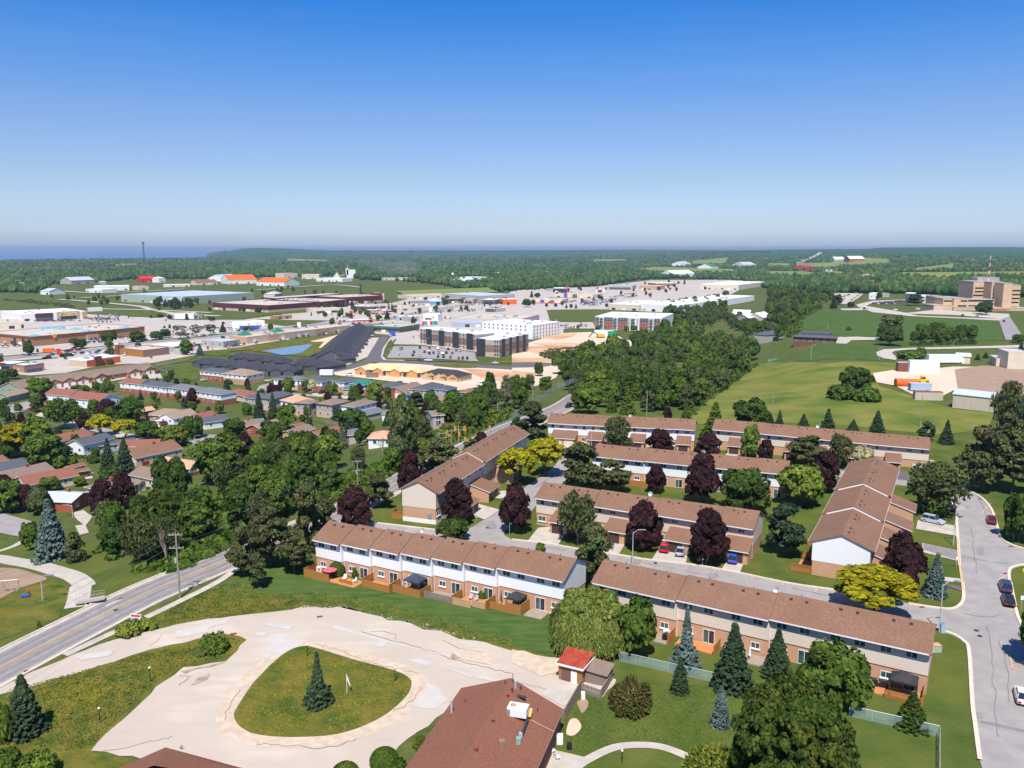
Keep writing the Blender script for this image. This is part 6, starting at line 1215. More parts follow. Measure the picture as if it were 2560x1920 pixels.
for x,y in ((.1,.02),(.2,.3)):b=MB();X,Y=L*x+4,D*y+8;b.poly([(X-4,Y-5,5.6),(X+4,Y-5,5.6),(X,Y-2,9)],'roof_green').poly([(X+4,Y-5,5.6),(X+4,Y+5,5.6),(X,Y+2,9),(X,Y-2,9)],'roof_green').poly([(X+4,Y+5,5.6),(X-4,Y+5,5.6),(X,Y+2,9)],'roof_green').poly([(X-4,Y+5,5.6),(X-4,Y-5,5.6),(X,Y-2,9),(X,Y+2,9)],'roof_green');b.build('green_turret',e)
e,L,D=cb('low cream roofed shop with white trailer in front',m2(745,190),m2(1225,172),m2(1662,182),5,'roof_flat','siding_grey',rtu=1,rects=False);openings(e,[L*f for f in (.2,.4,.6,.8)],1,3,4)
e,L,D=cb('white car dealership with blue glass front',m2(1790,345),m2(2230,335),24,6,'roof_membrane','render_white');openings(e,[L*.3,L*.55,L*.8],.5,4,7,mat='blue');MB().box(L*.6,L*.66,-2,0,0,9,'render_white').build('pylon',e)
cb('small white walled garage at the dealership',m3(-60,448),m3(146,440),14,5,'roof_membrane','render_white')
e,L,D=cb('plaza with green fascia and brown walls at the street corner',m3(1940,520),m4(232,550),m4(545,497),5,'roof_flat','brick_brown',rtu=6,fas='roof_green');panel(e,'green_fascia',-1,L+1,4,5.6,'roof_green',-.1,t=1.2);panel(e,'green_fascia',0,D,4,5.6,'roof_green',side='r',L=L,t=1.2)
cb('brick orange shop left of the green fascia plaza',m3(1800,475),m3(2110,482),12,5,'roof_flat','brick_mall',rtu=2)
def canopy(label,e0,e1,d,h,edge,legs=3):
    A,v,dd,z=bpts(e0,e1,d,h);e=empty('fuel_canopy',(A.x,A.y,z),atan2(v.y,v.x),label,'canopy');L=v.length
    MB().box(0,L,0,d,h-1,h,'trim_white').build('roof',e);MB().box(-.1,L+.1,-.1,-.01,h-1,h,edge).box(L+.01,L+.1,0,d,h-1,h,edge).build('edge_band',e)
    for i in range(legs):
        for y in (.25,.75):MB().box(L*(i+.5)/legs-.3,L*(i+.5)/legs+.3,d*y-.3,d*y+.3,0,h-1,'siding_grey').build('leg',e)
        MB().box(L*(i+.5)/legs-.6,L*(i+.5)/legs+.6,d*.5-.4,d*.5+.4,0,2,'red').build('pump',e)
canopy('long fuel canopy with red edge left of the tree',m3(1880,240),m3(2080,245),12,5.5,'red');canopy('fuel canopy with red edge on the right of the pair',m3(2125,248),m4(70,252),12,5.5,'red');canopy('flat red canopy above the green fascia plaza',m3(1665,420),m3(2080,400),12,5,'red',4)
e,L,D=cb('white fuel station shop with red leaf mark',m4(680,315),m4(930,322),12,8,'roof_membrane','render_white');panel(e,'shop_window',L*.12,L*.55,1,4,'glass_dark');panel(e,'leaf_mark',L*.64,L*.72,4,6,'red')
e,L,D=cb('painted mural wall shed in front of the white fuel shop',m4(662,425),m4(922,418),6,5,'roof_flat','render_white')
for i,c in enumerate(('red','teal','trim_white','red','teal','green_sign')):panel(e,'mural_panel',L*i/6+.1,L*(i+1)/6-.1,.4,4.2,c,-.03)
e,L,D=cb('blue grey warehouse with broad cream roof',m4(1163,388),m5(112,965),m5(595,875),8.5,'roof_flat','siding_blue',rtu=22,fas='siding_grey');panel(e,'upper_band',0,L,4.5,8.4,'roof_silver',-.02)
for a,b in ((.1,.13),(.3,.33),(.72,.75),(.93,.96)):panel(e,'orange_pier',D*a,D*b,.1,9,'orange',side='r',L=L)
cb('cream roofed office strip on the main street',m4(240,215),m4(728,190),14,5,'roof_flat','render_cream',win=1,spc=14,ww=6,wh=2,wst='dark',rows=1)
e,L,D=cb('motel wing with bright blue roof',m4(800,95),m4(1012,88),16,5,'roof_metal_blue','render_white',kind='hip',rise=4,win=1,rows=1,spc=5);e.children[1].data.materials[0]=MT['blue_roof']if 'blue_roof' in MT else MT['siding_blue']
cb('grey roofed motel wing left of the bright blue roof',m4(485,125),m4(800,118),14,4,'roof_grey','render_white',kind='gable',win=1,rows=1,spc=5)
for lb,p,q_,d,h,rf,wl in (('grey dealership with dark doors beyond the motel',m4(1130,52),m4(1370,45),20,6,'roof_flat','siding_charcoal'),('second grey dealership box with white door',m4(1370,55),m4(1540,58),20,6.5,'roof_flat','siding_grey'),('dark fronted dealership with white roof edge',m4(1695,60),m4(1925,65),24,7,'roof_membrane','siding_charcoal'),('orange fronted corner dealership',m4(2005,45),m4(2060,55),20,8,'roof_membrane','orange'),
    ('grey shop with white awning on the plaza',m4(1750,205),m4(1920,215),20,5,'roof_membrane','siding_grey'),('low grey shop behind the plaza verge',m4(1925,215),m4(2075,195),14,5,'roof_membrane','siding_charcoal'),('wide pale steel roofed hall beyond the dealerships',l4(1680,830),l4(2260,800),90,10,'roof_metal_blue','siding_grey'),('beige flat roofed store left of the fuel station',m3(985,235),m3(1510,215),26,5,'roof_flat','render_cream'),('dark grey shop behind the fuel station',m3(1745,175),m3(1935,170),16,5,'roof_membrane','siding_charcoal'),
    ('small dark cube shop beside the fuel station',m3(1950,180),m3(2028,175),14,5,'roof_membrane','siding_charcoal'),('cream flat roofed shop on the right of the fuel station',m3(2040,160),m4(330,130),16,5,'roof_flat','render_cream'),('brick orange shed on the verge before the factory lawn',m3(335,350),m3(620,330),10,4,'roof_flat','brick_mall'),('white tilted canopy building behind the striped flats',m4(430,355),m4(600,345),12,6,'roof_membrane','siding_grey'),('blue fronted bus like shop behind the green plaza',m4(230,345),m4(430,350),10,5,'roof_membrane','siding_blue')):
    e,L,D=cb(lb,p,q_,d,h,rf,wl,rtu=2);openings(e,[L*.2,L*.6],.5,h*.6,L*.18)
# factory, warehouses, plants
e,L,D=cb('long maroon factory, front section with tan base',a1(1835,680),l3(200,995),l3(1088,930),9,'roof_flat','maroon',rtu=14,wall2='stone_beige',split=3.2,fas='maroon')
e,L,D=cb('maroon factory middle section with cluttered roof',l3(1088,935),l3(1605,887),90,9,'roof_flat','maroon',rtu=26,fas='maroon');cb('maroon factory rear section by the cream silos',l3(1490,857),l3(2168,820),60,10,'roof_flat','maroon',wall2='stone_beige',split=3,fas='maroon',rtu=6)
cb('tan brick office front of the maroon factory',l3(1165,972),l3(1765,928),24,4.5,'roof_flat','stone_beige',win=1,rows=1,spc=9,ww=3,wh=2,wst='dark');cb('maroon back hall of the factory',l3(360,870),l3(1500,790),30,9,'roof_flat','maroon',fas='maroon');cb('red penthouse on the far side of the factory',l3(2045,775),l3(2180,772),16,12,'roof_flat','brick_dark')
e,L,D=cb('huge pale green warehouse with blue steel roof',a1(1045,607),a1(1597,628),a1(2215,593),11,'roof_metal_blue','siding_green_pale',fas='siding_green_pale',rtu=0);panel(e,'blue_entrance_wall',L*.6,L,.1,11,'roof_metal_blue',-.1,t=.5);panel(e,'sign_board',L*.78,L*.86,5.5,8,'trim_white',-.7)
for f in (.8,.93):panel(e,'loading_bay',L*f,L*f+5,.1,4,'metal_dark',-.7)
FG='scattered low buildings beyond the town'
for lb,p,q_,d,h,rf,wl,kd in (('blue and white gabled depot on the far field',l1(690,605),l1(850,610),30,6,'roof_metal_blue','render_white','gable'),('long white walled works on the far left',l1(1620,530),l1(2230,520),50,8,'roof_membrane','render_white','flat'),('lower white works before the long one',l1(1480,570),l1(1760,580),30,6,'roof_membrane','render_white','flat'),('small cream block right of the white works',a1(1195,540),a1(1285,537),25,7,'roof_flat','render_cream','flat'),
    ('grey roofed shed half hidden by far trees',l1(1230,425),l1(1640,410),40,8,'roof_silver','siding_grey','gable'),('small white roofed shed among far trees',l1(1740,445),l1(1840,443),30,7,'roof_membrane','siding_grey','flat'),('cream farm shed at the far left edge of the wood',l1(290,465),l1(480,462),25,6,'roof_flat','render_cream','flat'),('second cream shed at the far wood edge',l1(570,468),l1(720,465),25,6,'roof_flat','render_cream','flat'),('white trailer row on the field before the mall',l1(1545,905),l1(1770,895),8,4,'roof_membrane','render_white','flat'),
    ('red roofed building among far trees',a1(1215,475),a1(1350,472),30,8,'red','red','gable'),('white storage dome right of the far red roof',a1(1370,470),a1(1430,468),25,10,'roof_membrane','render_white','hip'),('big orange red tent roof hall',a1(1970,485),a1(2220,480),60,9,'orange','render_white','gable'),('orange red market hall roofs right of the tent',a2(0,500),a2(245,505),50,8,'orange','render_white','gable'),('white gabled hall behind the orange tent',a1(1920,465),a1(2060,458),40,9,'roof_metal_blue','render_white','gable'),
    ('cream cube building on the far wood edge, left',a2(240,428),a2(358,425),40,12,'roof_flat','render_cream','flat'),('cream cube building on the far wood edge, right',a2(395,436),a2(545,436),40,12,'roof_flat','render_cream','flat'),('long white shed before the cement works',a2(520,468),a2(745,472),40,8,'roof_membrane','render_white','flat'),('pale quonset barn on the field behind the factory',l3(125,800),l3(325,800),40,12,'roof_silver','render_cream','hip'),('clutter of red roofed shops on the far left road',a1(1690,505),a1(1880,500),30,6,'roof_red','render_cream','gable'),('white low shed on the far left road',a1(1410,525),a1(1640,522),25,5,'roof_membrane','render_cream','flat'),
    ('white gravel plant hall',l4(1200,540),l4(1500,545),60,8,'roof_membrane','render_white','flat'),('second white gravel plant hall',l4(1480,520),l4(1800,500),60,7,'roof_membrane','render_white','flat'),('tiny white billboard like shed on the far wood edge',l4(1900,425),l4(1998,422),20,6,'roof_membrane','render_white','flat'),('long low yard building left of the gravel plant',l4(0,525),l4(560,515),40,5,'roof_flat','render_cream','flat'),
    ('low cream roofed block at the far town edge',l4(480,830),l4(1180,800),40,5,'roof_flat','render_cream','flat')):
    cb(lb,p,q_,d,h,rf,wl,kind=kd,group=FG,name='far_building')
# retail park
PG='retail park stores'
for lb,p,q_,th_,h,rf,wl,ex in (('navy store with tall red corner tower',m5(705,418),m5(965,420),30,8,'roof_membrane','canvas_navy',[('red_tower',.93,1.0,.1,13,'red')]),('long grey store on the far right of the retail road',m5(1640,375),m5(2085,380),40,8,'roof_metal_blue','siding_grey',[('dark_front',.1,.9,.3,5,'siding_charcoal')]),('small white drive-in with red outline',m5(1455,438),m5(1600,436),18,6,'roof_membrane','render_white',[('red_trim',.15,.75,3.5,5.5,'red'),('glazing',.2,.7,.4,3,'glass_dark')]),
    ('cream store strip with purple and green sign boards',m5(740,520),m5(1400,535),50,6,'roof_flat','render_cream',[('purple_board',.24,.33,1,9,'purple_sign'),('green_board',.47,.59,-2,6.5,'green_board'),('orange_base',.33,.98,0,1.2,'orange')]),('cream store strip with blue sign by the conifers',m5(300,610),m5(862,620),40,6,'roof_flat','render_cream',[('blue_board',.34,.46,2.5,5.5,'blue'),('dark_board',.64,.77,2.5,5,'siding_charcoal'),('dark_board',.02,.2,2.5,5,'siding_grey'),('orange_base',.0,.98,1,1.8,'orange')]),
    ('teal fronted shop at the corner of the big white store',m5(1662,712),m5(2015,725),30,6,'roof_flat','teal',[('orange_front',.8,1,.1,6,'orange')]),('tan brick store beyond the parked cars',a3(1100,535),a3(1275,538),45,8,'roof_flat','brick_tan',[]),('far row of grey and red fronted stores',a3(1245,512),a3(1420,510),40,7,'roof_membrane','brick_brown',[('red_front',.1,.3,1,5,'red')]),('grey store at the left of the tan brick one',a3(820,530),a3(1065,532),40,7,'roof_metal_blue','siding_grey',[])):
    e,L,D=cb(lb,p,q_,th_,h,rf,wl,group=PG,name='retail_store',rtu=5)
    for (nm,a,b,z0,z1,m_)in ex:panel(e,nm,L*a,L*b,z0,z1,m_,-.1,t=.4)
cb('enormous white box store with pale roof',a3(1098,690),a3(1330,712),a3(1866,622),9,'roof_membrane','render_white',group=PG,name='retail_store',rtu=22);cb('left part of the enormous white store with peach front',a3(835,690),a3(1100,700),90,8,'roof_membrane','render_cream',group=PG,name='retail_store',rtu=12)
e,L,D=cb('cream store with small shrubs at the right end of the retail park',a3(1625,520),a3(1925,530),a3(2090,500),10,'roof_membrane','render_cream',group=PG,name='retail_store',rtu=8)
# cement works and gravel plant
P=G('l3',1640,520);k=mpp('l3',P);e=empty('cement_works',P,0,'tall white cement works with small chimney beside a conical heap','factory');H_=hgt('l3',1640,375,P)
MB().box(-70*k,80*k,0,60*k,-2,H_,'render_white').build('silo_block',e);MB().box(-85*k,-40*k,0,40*k,H_*.4,H_*1.15,'render_white').build('stair_tower',e);MB().tube((-55*k,20*k,H_),(-55*k,20*k,H_*1.55),3*k,'render_white').build('chimney',e);MB().slab([(-250*k,-5,3),(-100*k,-5,H_*.55),(-100*k,3,H_*.55),(-250*k,3,3)],3,'siding_grey').build('conveyor',e)
SMK=Vector((P.x-55*k,P.y+20*k,P.z+H_*1.55));SMH=H_
P=G('l3',1400,520);b=MB();b.tube((0,0,0),(0,0,hgt('l3',1400,422,P)),80*mpp('l3',P),'gravel_edge',.5,14);b.build('gravel_heap',None,P,label='pale conical heap left of the cement works',cat='gravel heap')
P=G('l4',1185,520);b=MB();H_=hgt('l4',1185,425,P);k=mpp('l4',P);e=empty('gravel_plant',P,0,'white pyramid shaped tower of the gravel plant','factory');b.prism([(-40*k,0),(50*k,0),(50*k,30*k),(-40*k,30*k)],-2,H_*.4,'render_white').tube((0,10*k,H_*.4),(0,10*k,H_),30*k,'render_white',14*k,6).build('tower',e);MB().box(380*k,440*k,0,20*k,0,H_*.85,'siding_grey').build('screen_house',e)
for i,x in enumerate((2187,2205)):
    P=G('l3',x,905);b=MB();b.tube((0,0,0),(0,0,hgt('l3',x,785,P)),14*mpp('l3',P),'render_cream',n=12).build('silo',None,P,label=('left' if i==0 else 'right')+' one of two cream silos behind the maroon factory',cat='silo')
P=G('l3',1812,900);MB().tube((0,0,0),(0,0,hgt('l3',1812,622,P)),1.6,'metal_dark',1.3,8).build('smoke_stack',None,P,label='thin black stack standing behind the maroon factory',cat='stack')
# ------------------------------------------------------------------ hospital
YH=G('h',1400,1500).y;ZH=terr(400,YH)
def hb(label,x0,x1,yt,dy,d,bands=(),wl='stone_hospital',sk=0.0):
    def at(x,y,Y):dx,dy_,dz=ray('h',x,y);return Vector((dx*Y/dy_,Y,HC+Y*dz/dy_))
    A,B=at(x0,yt,YH+dy),at(x1,yt,YH+dy+sk);h=A.z-ZH;v=B-A;L=hypot(v.x,v.y);e=empty('hospital_wing',(A.x,A.y,ZH),atan2(v.y,v.x),label,'hospital','hospital wings')
    MB().box(0,L,0,d,-2,h,wl).build('wall',e);MB().box(-.15,L+.15,-.15,d+.15,h+.003,h+.5,'siding_grey').build('roof',e)
    for y,a,b in bands:
        z=at(x0,y,YH+dy).z-ZH;MB().box(L*a,L*b,-.08,.02,z-.75,z+.75,'glass_dark').build('window_band',e)
    return e,L
hb('left tower of the beige hospital',1345,1650,1000,42,28,[(1108,.1,.97),(1170,.1,.97),(1233,.03,.9)]);hb('middle tower of the beige hospital',1660,1860,1008,28,34,[(1145,.15,.95),(1212,.15,.95),(1280,.15,.95),(1348,.15,.95),(1435,.15,.95)]);hb('right tower of the beige hospital with five window bands',1850,2160,1060,14,34,[(1152,.52,.99),(1220,.5,.99),(1288,.48,.98),(1355,.46,.96),(1440,.42,.9)]);hb('tall blank stair tower of the hospital',1868,2022,1030,10,16)
hb('grey plant room on top of the hospital',1412,1790,930,60,14,wl='siding_grey');hb('low left front wing of the hospital',655,985,1410,2,22,[(1330,0,0)]);hb('banded left wing of the hospital',820,1010,1290,8,30,[(1330,.05,.8),(1408,.05,.75)]);hb('taller left wing of the hospital with sloping roof',1005,1240,1290,5,36,[(1330,.5,.98),(1415,.3,.95)]);hb('far left stub of the hospital',672,815,1255,30,18);hb('middle wing of the hospital behind the conifers',1235,1705,1310,10,20,[(1328,.03,.98),(1415,.05,.9)]);hb('low front wing of the hospital with dark entrance',995,1500,1445,0,12,[(1510,.05,.98),(1535,.05,.98)]);hb('low right wing of the hospital',1925,2330,1462,0,30,[(1525,.1,.99)])
e,L=hb('emergency entrance block of the hospital with red lettering',1500,1925,1465,-3,20,[(1525,.35,.95),(1545,.35,.95)]);text(e,'EMERGENCY',3.1,(L*.72,-.3,hgt('h',1800,1485,Vector((0,YH-3,ZH)))),pi/2,0,'red')
e,L,D=cb('red brick building with two tier grey roof by the hospital field',a4(205,972),a4(590,990),14,5,'roof_slate','brick_dark',kind='hip',win=1,rows=1,spc=4,ww=2,wh=2,rise=1.6,ov=1,name='brick_building',group=None);MB().prism([(5,5),(L-5,5),(L-5,D+2),(5,D+2)],5,7.6,'roof_slate').build('upper_roof',e)
cb('small grey roofed building among the trees at the wood edge',a4(-10,960),a4(142,945),12,4.5,'roof_slate','siding_grey',kind='hip',name='small_building',group=None)
cb('lodge with bright white gabled roof, left wing',a3(1895,795),a3(2050,800),22,4.5,'roof_membrane','timber',kind='gable',rise=6,win=0,name='lodge',group=None);cb('lodge with bright white roof, right wing',a3(2060,822),a3(2230,812),22,4,'roof_membrane','siding_grey',kind='gable',rise=4,name='lodge',group=None);cb('white roofed end of the lodge at the road',a4(-40,810),a4(42,795),18,4,'roof_membrane','siding_grey',kind='gable',rise=4,name='lodge',group=None)
cb('small white clinic building by the hospital car park',a4(875,600),a4(952,602),20,7,'roof_membrane','render_white',win=1,rows=1,name='clinic',group=None);cb('long low annex right of the small white clinic',a4(952,600),a4(1050,598),16,5,'roof_flat','siding_grey',name='clinic',group=None)
cb('dark walled shed with white roof edge near the hospital',a4(1188,598),a4(1266,600),16,10,'roof_membrane','siding_charcoal',name='shed',group=None);cb('white sheds behind the trees near the hospital',a4(1310,620),a4(1385,622),20,8,'roof_membrane','render_white',name='shed',group=None)
cb('cream utility building with stair at the right edge',a4(1975,1165),a4(2260,1175),14,4,'roof_silver','render_cream',name='utility_building',group=None);cb('raised part of the cream utility building',a4(2080,1108),a4(2260,1112),14,8.5,'roof_silver','render_cream',name='utility_building',group=None)
cb('little cream shed with white gabled roof beside the long trailer',a4(1630,1140),a4(1760,1145),7,4,'roof_membrane','render_cream',kind='gable',rise=1.2,door=(.15,.55,2.6,'trim_white'),name='shed',group=None)
e,L,D=cb('big corrugated cream shed with blue grey roof at the yard',a4(1592,1468),a4(1992,1510),9,5.2,'roof_metal_blue','corrugated',kind='gable',rise=1.4,ov=.3,name='steel_shed',group=None)
cb('dark sided barn corner at the right edge beside the red tarp',a4(2168,1500),a4(2300,1520),8,5.5,'roof_grey','siding_charcoal',kind='gable',name='barn',group=None)
for lb,p,q_,d,h,rf,wl in (('red and white dairy barn on the far hillside field',a4(705,300),a4(836,300),60,16,'roof_membrane','brick_red'),('white farm sheds on the far hillside field',a4(575,300),a4(665,300),60,14,'roof_membrane','render_white'),('red farmhouse by the two far silos',a4(330,372),a4(400,368),40,14,'roof_red','red'),('white farmhouse cluster in the far fields',a3(1395,430),a3(1580,425),50,10,'roof_membrane','render_white'),('pale farmstead on the far hedge line',a3(1490,345),a3(1550,342),60,14,'roof_silver','render_white'),('green roofed barn on the far hedge line',a3(1725,370),a3(1785,368),60,12,'roof_green','render_white'),('orange roofed hut in the wood left of the hospital',a4(885,452),a4(932,450),30,8,'roof_orange','render_cream'),('distant pale farm by the far fields at the right',a3(2005,352),a3(2110,350),60,12,'roof_silver','render_cream')):
    cb(lb,p,q_,d,h,rf,wl,kind='gable',group='far farms',name='farm_building')
for i,x in enumerate((507,542)):
    P=G('a4',x,425);MB().tube((0,0,0),(0,0,hgt('a4',x,392,P)),14*mpp('a4',P),'roof_silver',n=10).build('silo',None,P,label=('left' if i==0 else 'right')+' one of two steel silos in the far fields',cat='silo')
# ------------------------------------------------------------------ town ground
def dr(name,mat,lv,*parts):
    p=[]
    for a in parts:p+=P_(*a)
    return drape(name,p,mat,lv,**ST)
dr('town_pavement','lot',.04,('a1',-80,1312,0,1290,260,1310,560,1290,900,1215,1300,1205,1650,1150,1700,1120,1960,1085),('a2',0,1042,200,1010,600,935,780,900,1000,900,1030,950,1150,960,1190,1040,1420,1045,1900,1105,2212,1060),('a3',140,1000,300,935,480,905,720,905,700,850,330,850,300,745,1000,748,1300,750,1330,705,1870,622,2095,500,1850,482,1200,488,700,545,300,560,0,575),('a2',2180,605,1900,612,1350,640,1150,690,850,690,760,720,500,745,0,815),('a1',2100,830,1500,832,1200,800,780,785,600,760,-80,745))
dr('mall_car_park','lot',.06,('m1',1500,180,2212,230),('m2',0,235,400,250,700,225,740,290,1200,310,1700,320,1790,440,1500,540,600,640,0,690),('m1',1900,750,1400,820,600,880,0,930,-200,940,-200,700,430,720,1800,600,2212,540,2212,400,1500,330))
RD=P_('m1',-300,1010,0,960,600,900,1300,825,1900,765)+P_('m2',0,690,600,640,1300,585,1800,520)+P_('m3',0,600,400,560,900,510,1300,470,1700,440)+P_('m4',0,420,300,350,700,270,1100,200,1500,150)
ribbon('main_street',RD,7,7,'road_old',.075,4,**ST)
for lv,a in enumerate([('m1',0,925,600,875,1300,790,1900,735,1900,725,1300,775,600,860,0,910),('m2',0,680,600,628,1300,575,1800,505,1800,495,1300,560,600,612,0,665),('m1',0,1000,380,975,700,950,1000,925,1000,940,700,970,300,1000,0,1015),('m1',560,700,720,690,760,720,600,735),('m1',1250,720,1440,700,1500,715,1300,735)]):dr('verge_grass','lawn',.09,a)
for m,lv,*a in [('wild_grass',.09,('m3',-60,870,400,800,1000,715,1450,670,1300,760,1150,900,1060,1050,800,1050,-60,960),('a1',2180,1085,1960,1110,1960,1080)),('sand',.11,('m3',950,790,1150,745,1420,680,1320,750,1220,830,1130,905,1080,905,1180,800,960,800)),('pond',.13,('m3',110,960,500,900,900,845,980,850,900,920,800,985,700,1010,450,1035,250,990)),
    ('lawn',.08,('m2',540,1060,830,1040,1250,1080,1210,1300,1150,1340,900,1310,800,1290,700,1160)),('lawn',.08,('m2',0,120,400,130,700,165,700,215,400,235,0,225)),('lawn',.08,('m3',0,400,600,420,1300,430,1000,480,500,525,150,480,150,420)),('lawn',.08,('m3',0,240,1080,180,1000,280,700,300,0,355)),('wild_grass',.08,('m2',380,1030,1100,900,1200,900,1060,975,520,1060)),('lawn',.08,('m2',1300,820,1700,790,2212,720,2212,800,1750,810,1720,900,1500,905,1250,880)),('road_new',.1,('m2',470,1100,620,1060,1060,985,1060,975,700,1020,480,1060)),
    ('road_new',.105,('m2',520,1140,640,1150,740,1190,790,1250,770,1290,690,1290,700,1240,640,1180,540,1150)),('concrete',.08,('m1',900,1490,1200,1400,1600,1340,2000,1290,2212,1240),('m2',0,1240,400,1195,555,1200,595,1290,300,1300,0,1290),('m1',1650,1390,1640,1460,1500,1500)),('street',.07,('b1',-60,60,120,40,340,-10,340,30,200,100,-60,140)),('street',.07,('b1',1380,330,1500,300,1780,300,1750,400,1650,420,1600,380)),('concrete',.07,('n3',0,370,270,340,270,355,0,400)),('street',.07,('n3',0,430,280,385,200,500,0,540)),('lawn',.075,('n3',-10,560,0,400,270,360,260,400,60,450)),
    ('concrete',.075,('n3',820,520,1050,620,1200,590,1000,560),),('street',.07,('n4',500,850,700,810,1060,790,1090,800,740,930,740,1010,560,1000,540,900)),('road_new',.09,('n4',690,812,780,760,1000,705,1110,718,900,800)),('road_new',.09,('n4',-40,760,0,690,110,680,60,740)),('concrete',.085,('n4',270,700,340,660,440,690,330,760)),('lawn',.072,('n3',700,990,950,1000,1180,1010,1480,1010,1180,1110,700,1000)),('cracked',.07,('b2',480,470,640,470,560,520)),
    ('wild_grass',.1,('a2',1115,1168,1280,1172,1925,1190,1900,1196,1300,1183,1100,1180)),('lawn',.1,('a2',1195,1000,1215,1000,1160,1070,1150,1065)),('street',.07,('a2',1190,1060,1420,1058,1700,1085,1890,1115,1900,1165,1930,1192,1700,1175,1400,1160,1130,1160)),('wild_grass',.1,('m4',1980,1150,2212,1080,2212,1160,2100,1180)),('sand',.06,('a2',640,1292,860,1240,1100,1195,1700,1225,2212,1255),('a3',0,1125,130,1105,400,1150,420,1260,380,1330,250,1390,100,1430,0,1430),('a2',2212,1430,1900,1420,1750,1440,1500,1400,900,1330,700,1310)),
    ('dirt',.08,('a2',1780,1250,2212,1280,2212,1380,1950,1330)),('dirt',.08,('a3',0,1160,380,1160,390,1190,200,1200,0,1195)),('road_new',.1,('a3',0,1200,200,1198,340,1205,345,1225,250,1240,0,1245)),('dirt',.08,('a3',0,1270,200,1290,180,1360,0,1330)),('wild_grass',.09,('m4',850,1190,1250,1190,1600,1210,1600,1250,1250,1250,850,1215)),('dirt',.055,('a3',135,1060,500,1050,900,1060,860,1090,420,1120,240,1140,130,1120)),('sand',.05,('a3',135,1030,420,945,670,935,950,975,1220,970,1160,1050,880,1085,700,1095,500,1075,350,1088,130,1085)),('dirt',.08,('a3',230,990,400,950,560,950,520,975,400,1000)),('dirt',.08,('a3',180,1035,500,1030,700,1050,1000,1010,700,1075,350,1065)),('field_grass',.1,('a3',890,950,1200,960,1100,1005,980,1005)),
    ('field_grass',.09,('a3',330,745,700,740,1150,748,720,800,700,850,340,850)),('road_new',.085,('a2',1080,975,1150,980,1130,1020,1095,1080,1082,1150,1110,1178,1280,1185,1700,1205,2212,1238,2212,1262,1700,1232,1250,1205,1010,1200,850,1250,640,1290,480,1290,470,1275,640,1262,800,1230,930,1190,985,1130,1010,1070)),('concrete',.07,('a2',870,985,1065,985,1005,1080,965,1150,800,1220,640,1240,420,1262,430,1245,620,1225,770,1180,850,1100)),('concrete',.11,('a2',1160,985,1185,985,1140,1030,1110,1090,1095,1150,1130,1178,1280,1180,1280,1186,1100,1180,1080,1150,1095,1080)),
    ('meadow',.05,('a3',1560,1659,1700,1530,1900,1390,2110,1215),('a4',0,1200,500,1205,1130,1200,1080,1265,910,1290,960,1400,1250,1490,1590,1600,1950,1640),('b4',1900,260,1450,300,600,220,0,190),('b3',1560,210)),('mown_grass',.05,('a4',250,800,540,740,900,765,1980,832,2045,1005,1780,1015,1240,1042,700,1000,600,975,300,900)),('mown_grass',.05,('a4',250,1180,420,1040,700,1040,1240,1050,1000,1085,930,1120,1000,1170,1100,1185,1090,1195,300,1195)),('sand',.08,('a4',905,1292,1080,1265,1240,1272,1600,1235,2230,1240,2230,1470,1990,1452,1600,1442,1470,1510,1240,1470,1100,1400,940,1370)),('earth_brown',.1,('a4',1612,1262,1850,1228,2230,1240,2230,1500,1990,1462,1640,1432)),
    ('concrete',.1,('a4',2230,1050,1250,1075,1000,1086,935,1112,942,1140,1000,1165,1100,1180,1122,1160,1068,1120,1090,1102,1200,1090,2230,1072)),('road_old',.1,('a4',1995,835,2085,800,2195,965,2120,1005,2052,1005)),('concrete',.08,('a4',1200,772,1440,745,2080,780,2090,805,1990,838,1700,822,1240,800,900,765,780,720,760,700,900,668,1190,655,1190,665,890,690,850,712,1100,755)),('lawn',.11,('a4',1230,780,1600,790,1990,822,1700,812,1300,795)),('concrete',.08,('a4',530,622,600,600,825,606,785,640,690,698,600,690)),('concrete',.08,('a4',590,980,950,986,950,1003,720,1008,680,1038,590,1035)),('concrete',.08,('a4',620,735,870,730,860,748,640,748)),('concrete',.1,('a3',2050,860,2212,888),('a4',30,905,0,930),('a3',2110,935))]:
    if m=='cracked':m='concrete'
    if m=='dirt_path':m='dirt'
    dr({'pond':'pond_water','sand':'sandy_ground','dirt':'bare_dirt','lawn':'lawn','meadow':'meadow','concrete':'pavement','street':'street','road_new':'new_street','road_old':'hospital_road','wild_grass':'rough_grass','mown_grass':'mown_field','earth_brown':'brown_earth_yard','field_grass':'grass'}[m],m,lv,*a)
def wfence(pts,h,mat,label,gap=.02):
    for i in range(len(pts)-1):
        p,q_=pts[i],pts[i+1];(m1_,m2_),loc,th_=boards(None,'f',(p.x,p.y),(q_.x,q_.y),0,h,mat,gap);e=empty('board_fence',(p.x,p.y,terr(p.x,p.y)),th_,label if len(pts)==2 else label+(', near part',', middle part',', far part')[i],'fence');link('boards',m1_,e)['kind']='stuff';link('fence_frame',m2_,e)
for a in (('b1',330,250,700,235,1180,325,1500,350,1780,315,2000,340),('n3',200,510,560,590,1100,625,1450,650),('n4',-100,770,250,800,620,880)):ribbon('street',P_(*a),3.2,3.2,'street',.065,4,**ST)
